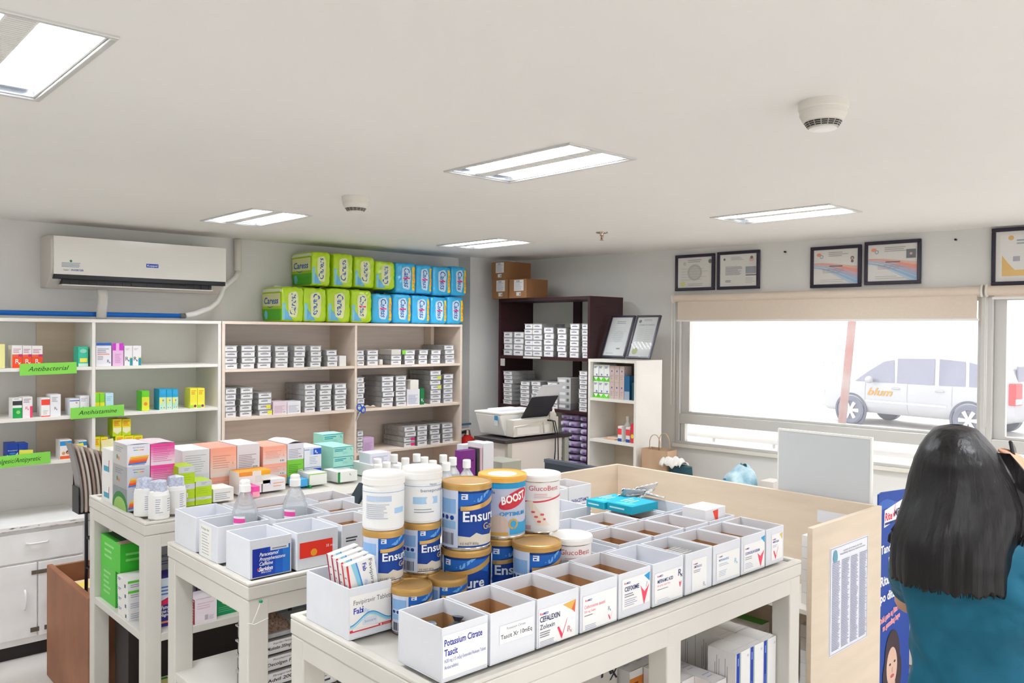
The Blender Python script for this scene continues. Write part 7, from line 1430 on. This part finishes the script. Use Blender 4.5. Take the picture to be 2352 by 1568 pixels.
st.build('hair_strands', per)
# phone in the right hand
m_ = MB().box(-.004, -.035, -.072, .004, .035, .072, 'black'); o = m_.build('phone', loc=Matrix.Translation(per.location) @ Matrix.Rotation(ang, 4, 'Z') @ Vector((.062, .125, 1.40)), rz=ang, bevel=.003); o.rotation_euler = (R(-18), R(-12), ang); tag(o, 'dark mobile phone held in the raised right hand of the person', 'phone')
# ================================================================== OUTDOORS
GZ = -.42
mat('pave', '#e4e1dd', .9, noise=.05, scale=.6); mat('outwall', '#f2efec', .9)
struct(MB().box(-30, -40, GZ-.1, 60, 45, GZ, 'pave'), 'ground')
fw = thing('boundary_wall', (26.5, -10, GZ), 'long white boundary wall with tan fence rail beyond the parked car', 'wall')
MB().box(0, 0, 0, .3, 23.4, 1.2, 'outwall').build('wall_body', fw)
MB().box(-.06, 0, 1.2, .1, 23.4, 1.34, C('#c0b8ac')).build('coping', fw); m_ = MB()
for i in range(78): m_.box(-.05, .3*i, .95, -.02, .3*i+.05, 1.2, C('#cfc9c2'))
m_.build('pickets', fw); MB().box(-.07, 0, .92, -.01, 23.4, .96, C('#c0b8ac')).build('rail', fw)
bd = thing('building', (34, -14, GZ), 'white windowless building wall far behind the parked car', 'building'); MB().box(0, 0, 0, 4, 50, 9, 'outwall').build('wall_body', bd); MB().box(-.2, -.2, 9, 4.2, 50.2, 9.2, C('#cfc8c0')).build('roof', bd)
# pole
pb = at(1932, 992, Z=GZ); ptop = O+(at(1960, 700, Z=3.2)-O).normalized()*((pb-O).length); 
dd = at(1957, 738, X=pb.x)
t = thing('pole', (pb.x, pb.y, GZ), 'leaning pole with worn red and white paint outside the window', 'pole')
tv = Vector((0, dd.y-pb.y, dd.z-GZ))*1.25
MB().tube([(0, 0, 0), tuple(tv)], .085, mat('polepaint', '#a89a98', .7, noise=.1, scale=1.3, c2='#97605a'), 16).build('post', t)
MB().lathe([(0, 0), (.16, 0), (.16, .04), (.09, .05)], 'alum', 16).build('base_plate', t)
# railing
def wat(u, v, off):
    d = _w+_R*(u-1176)/F_PX-_U*(v-784)/F_PX; n_ = Vector((math.cos(A5), math.sin(A5), 0)); k_ = ((W0-O).dot(n_)+off)/d.dot(n_); q = O+d*k_; return q
r0, r1 = wat(1576, 990, .7), wat(1785, 1020, .7)
t = thing('railing', wl(0.2, .7, 0), 'metal handrail outside below the wide window', 'railing', rz=RZW); hz_ = (r0.z+r1.z)/2; hz_ = min(max(hz_, .6), 1.1)
MB().tube([(0, 0, hz_), (5.2, 0, hz_)], .022, 'alum', 12).build('top_rail', t); MB().tube([(0, 0, hz_-.25), (5.2, 0, hz_-.25)], .014, 'alum', 10).build('lower_rail', t)
for i in range(10): MB().tube([(.15+.5*i, 0, GZ), (.15+.5*i, 0, hz_)], .012, 'alum', 8).build('post', t)
# ---- car
cf, cr = at(1957, 972, Z=GZ), at(2228, 1001, Z=GZ); mid = (cf+cr)/2; WB = (cf-cr).length; hd = math.atan2(cf.y-cr.y, cf.x-cr.x)
S = WB/2.75
off = Vector((math.cos(hd-math.pi/2), math.sin(hd-math.pi/2), 0))*.80*S
car = thing('car', (mid.x+off.x, mid.y+off.y, GZ), 'silver people carrier with yellow door lettering parked outside', 'car', rz=hd); car.scale = (S, S, S)
cs = mat('carpaint', '#a6a8ad', .3, spec=.5, metal=.15)
prof = [(-2.22, .72, .95), (-2.20, .70, 1.18), (-2.12, .60, 1.42), (-2.0, .52, 1.58), (-1.7, .42, 1.68), (-1.2, .38, 1.735), (-.6, .36, 1.755), (0, .35, 1.74), (.35, .35, 1.70), (.6, .35, 1.60), (.85, .35, 1.43), (1.1, .35, 1.25), (1.3, .35, 1.10), (1.5, .35, 1.04), (1.8, .34, .98), (2.05, .33, .88), (2.2, .34, .76), (2.28, .38, .62)]
prof = [(x_, .30 if -2.1 < x_ < 2.1 else .36, z_) for x_, _, z_ in prof]
def ysd(x_, z_, zt_):
    e = max(0, (abs(x_)-1.7)/.58)**2*.16; base = .84-e
    if z_ <= .45: return base-.05*(.45-z_)/.2
    if z_ <= 1.0: return base+.02*math.sin((z_-.45)/.55*math.pi)
    return base-.17*(z_-1.0)/.7
vs = []; fs = []; K = 15
for x_, zb_c, zt_ in prof:
    row = []
    for j in range(7): z_ = zb_c+(zt_-.06-zb_c)*j/6; row.append((x_, ysd(x_, z_, zt_), z_))
    row.append((x_, row[-1][1]*.72, zt_-.005)); 
    full = row+[(x_, 0, zt_+.01)]+[(a_, -y_, z_) for a_, y_, z_ in reversed(row)]
    vs += full
K = 17
for i in range(len(prof)-1):
    for j in range(K-1): fs.append((i*K+j, i*K+j+1, (i+1)*K+j+1, (i+1)*K+j))
    fs.append((i*K+K-1, i*K, (i+1)*K, (i+1)*K+K-1))
fs.append(tuple(range(K))); fs.append(tuple(reversed(range((len(prof)-1)*K, len(prof)*K))))
m_ = MB(); m_.add(vs, fs, cs, True); o = m_.build('car_body', car, fix=True)
def side(a_, b_, o_): return (-a_, ysd(-a_, b_, 1.7)+.006+o_*3, b_)
gl = mat('carglass', '#7b7e8e', .15, spec=.6)  # grey raised so the window haze is in the glass colour
def cpart(name, fn_, cut=(.25, .08)):
    g = G(1); fn_(g); m2 = MB(); g.put(m2, side, cut=cut); return m2.build(name, car)
gc = gl
for nm, pl in (('side_window', [(-1.28, 1.03), (-.30, 1.03), (-.38, 1.55), (-.62, 1.50), (-.95, 1.28)]), ('side_window', [(-.24, 1.03), (.62, 1.03), (.56, 1.60), (-.30, 1.58)]), ('side_window', [(.72, 1.03), (1.28, 1.04), (1.22, 1.56), (.66, 1.60)]), ('side_window', [(1.36, 1.04), (1.98, 1.05), (1.72, 1.45), (1.30, 1.55)])):
    cpart(nm, lambda g, pl=pl: g.poly(pl, gl))
cpart('lettering', lambda g: g.text('blum', -.95, .72, h=.17, w=.62, c='#b8862e', shear=.35, bold=.02))
cpart('door_seam', lambda g: (g.rect(-1.02, .36, .012, .66, '#a8abb4'), g.rect(.0, .33, .012, .7, '#a8abb4'), g.rect(1.0, .6, .012, .42, '#a8abb4')))
cpart('side_moulding', lambda g: g.rect(-1.0, .56, 1.9, .04, '#eceef2'))
for q in (-.25, .75): MB().tube([(-q+.09, .875, .90), (-q, .89, .905), (-q-.09, .875, .90)], .014, cs, 8).build('door_handle', car)
m_ = MB(); ell(m_, (.83, .99, 1.08), (.08, .12, .085), cs, 18, 10); m_.build('wing_mirror', car)
for nm, x_ in (('front', 1.375), ('rear', -1.375)):  # tyre and arch greys are lifted to include the window glare
    A_ = Matrix.Translation((x_, .775, .33)) @ Matrix.Rotation(R(-90), 4, 'X')
    MB().lathe([(0, .065), (.41, .065), (.41, .09), (.36, .088)], C('#5b5e6c'), 32, A_).build('wheel_arch', car)
    m_ = MB().lathe([(.20, .02), (.30, .0), (.335, .03), (.335, .10), (.30, .125), (.22, .118)], C('#666a78'), 36, A_)
    m_.build('tyre', car); m_ = MB().lathe([(.22, .118), (.20, .09), (.0, .085)], C('#6a6d78'), 30, A_)
    for k in range(6):
        c_, q_ = math.cos(k*math.pi/3), math.sin(k*math.pi/3); m_.add([A_ @ Vector((c_*.04-q_*.03, q_*.04+c_*.03, .112)), A_ @ Vector((c_*.04+q_*.03, q_*.04-c_*.03, .112)), A_ @ Vector((c_*.215+q_*.045, q_*.215-c_*.045, .108)), A_ @ Vector((c_*.215-q_*.045, q_*.215+c_*.045, .108))], [(0, 1, 2, 3)], C('#d9dce2'))
    m_.lathe([(.06, .105), (.055, .125), (0, .128)], C('#c9ccd2'), 18, A_); m_.build('wheel_rim', car)
    B_ = Matrix.Translation((x_, -.86, .33)) @ Matrix.Rotation(R(-90), 4, 'X'); MB().lathe([(0, .0), (.30, .0), (.335, .03), (.335, .18), (.30, .2), (0, .2)], C('#666a78'), 30, B_).build('tyre', car)
m_ = MB().box(-2.265, .50, .70, -2.12, .80, 1.15, mat('taillight', '#b03a40', .2)).box(-2.27, .52, .72, -2.14, .795, .84, C('#f0dcdc')); m_.build('tail_light', car, bevel=.02)
MB().box(-2.2, -.62, 1.12, -2.16, .55, 1.5, gl).build('rear_window', car, bevel=.02)
MB().box(2.16, .45, .62, 2.27, .78, .80, C('#e6eaf0')).build('headlight', car, bevel=.03)
# ================================================================== LIGHT
wd = bpy.data.worlds.new('world'); SC.world = wd; wd.use_nodes = True; bg = wd.node_tree.nodes['Background']
bg.inputs[0].default_value = (1.0, 1.0, 1.0, 1); bg.inputs[1].default_value = 2.3
MATS['tube'].node_tree.nodes['Principled BSDF'].inputs['Emission Color'].default_value = (.97, 1.0, 1.03, 1)
MATS['tube'].node_tree.nodes['Principled BSDF'].inputs['Emission Strength'].default_value = 46
SC.view_settings.view_transform = 'Standard'; SC.view_settings.look = 'None'; SC.view_settings.gamma = 1; SC.view_settings.use_curve_mapping = False
SC.view_settings.exposure = .38
SC.cycles.use_denoising = True; SC.cycles.max_bounces = 10; SC.cycles.diffuse_bounces = 5; SC.cycles.transparent_max_bounces = 16; SC.cycles.sample_clamp_indirect = 6
SC.cycles.caustics_reflective = False; SC.cycles.caustics_refractive = False
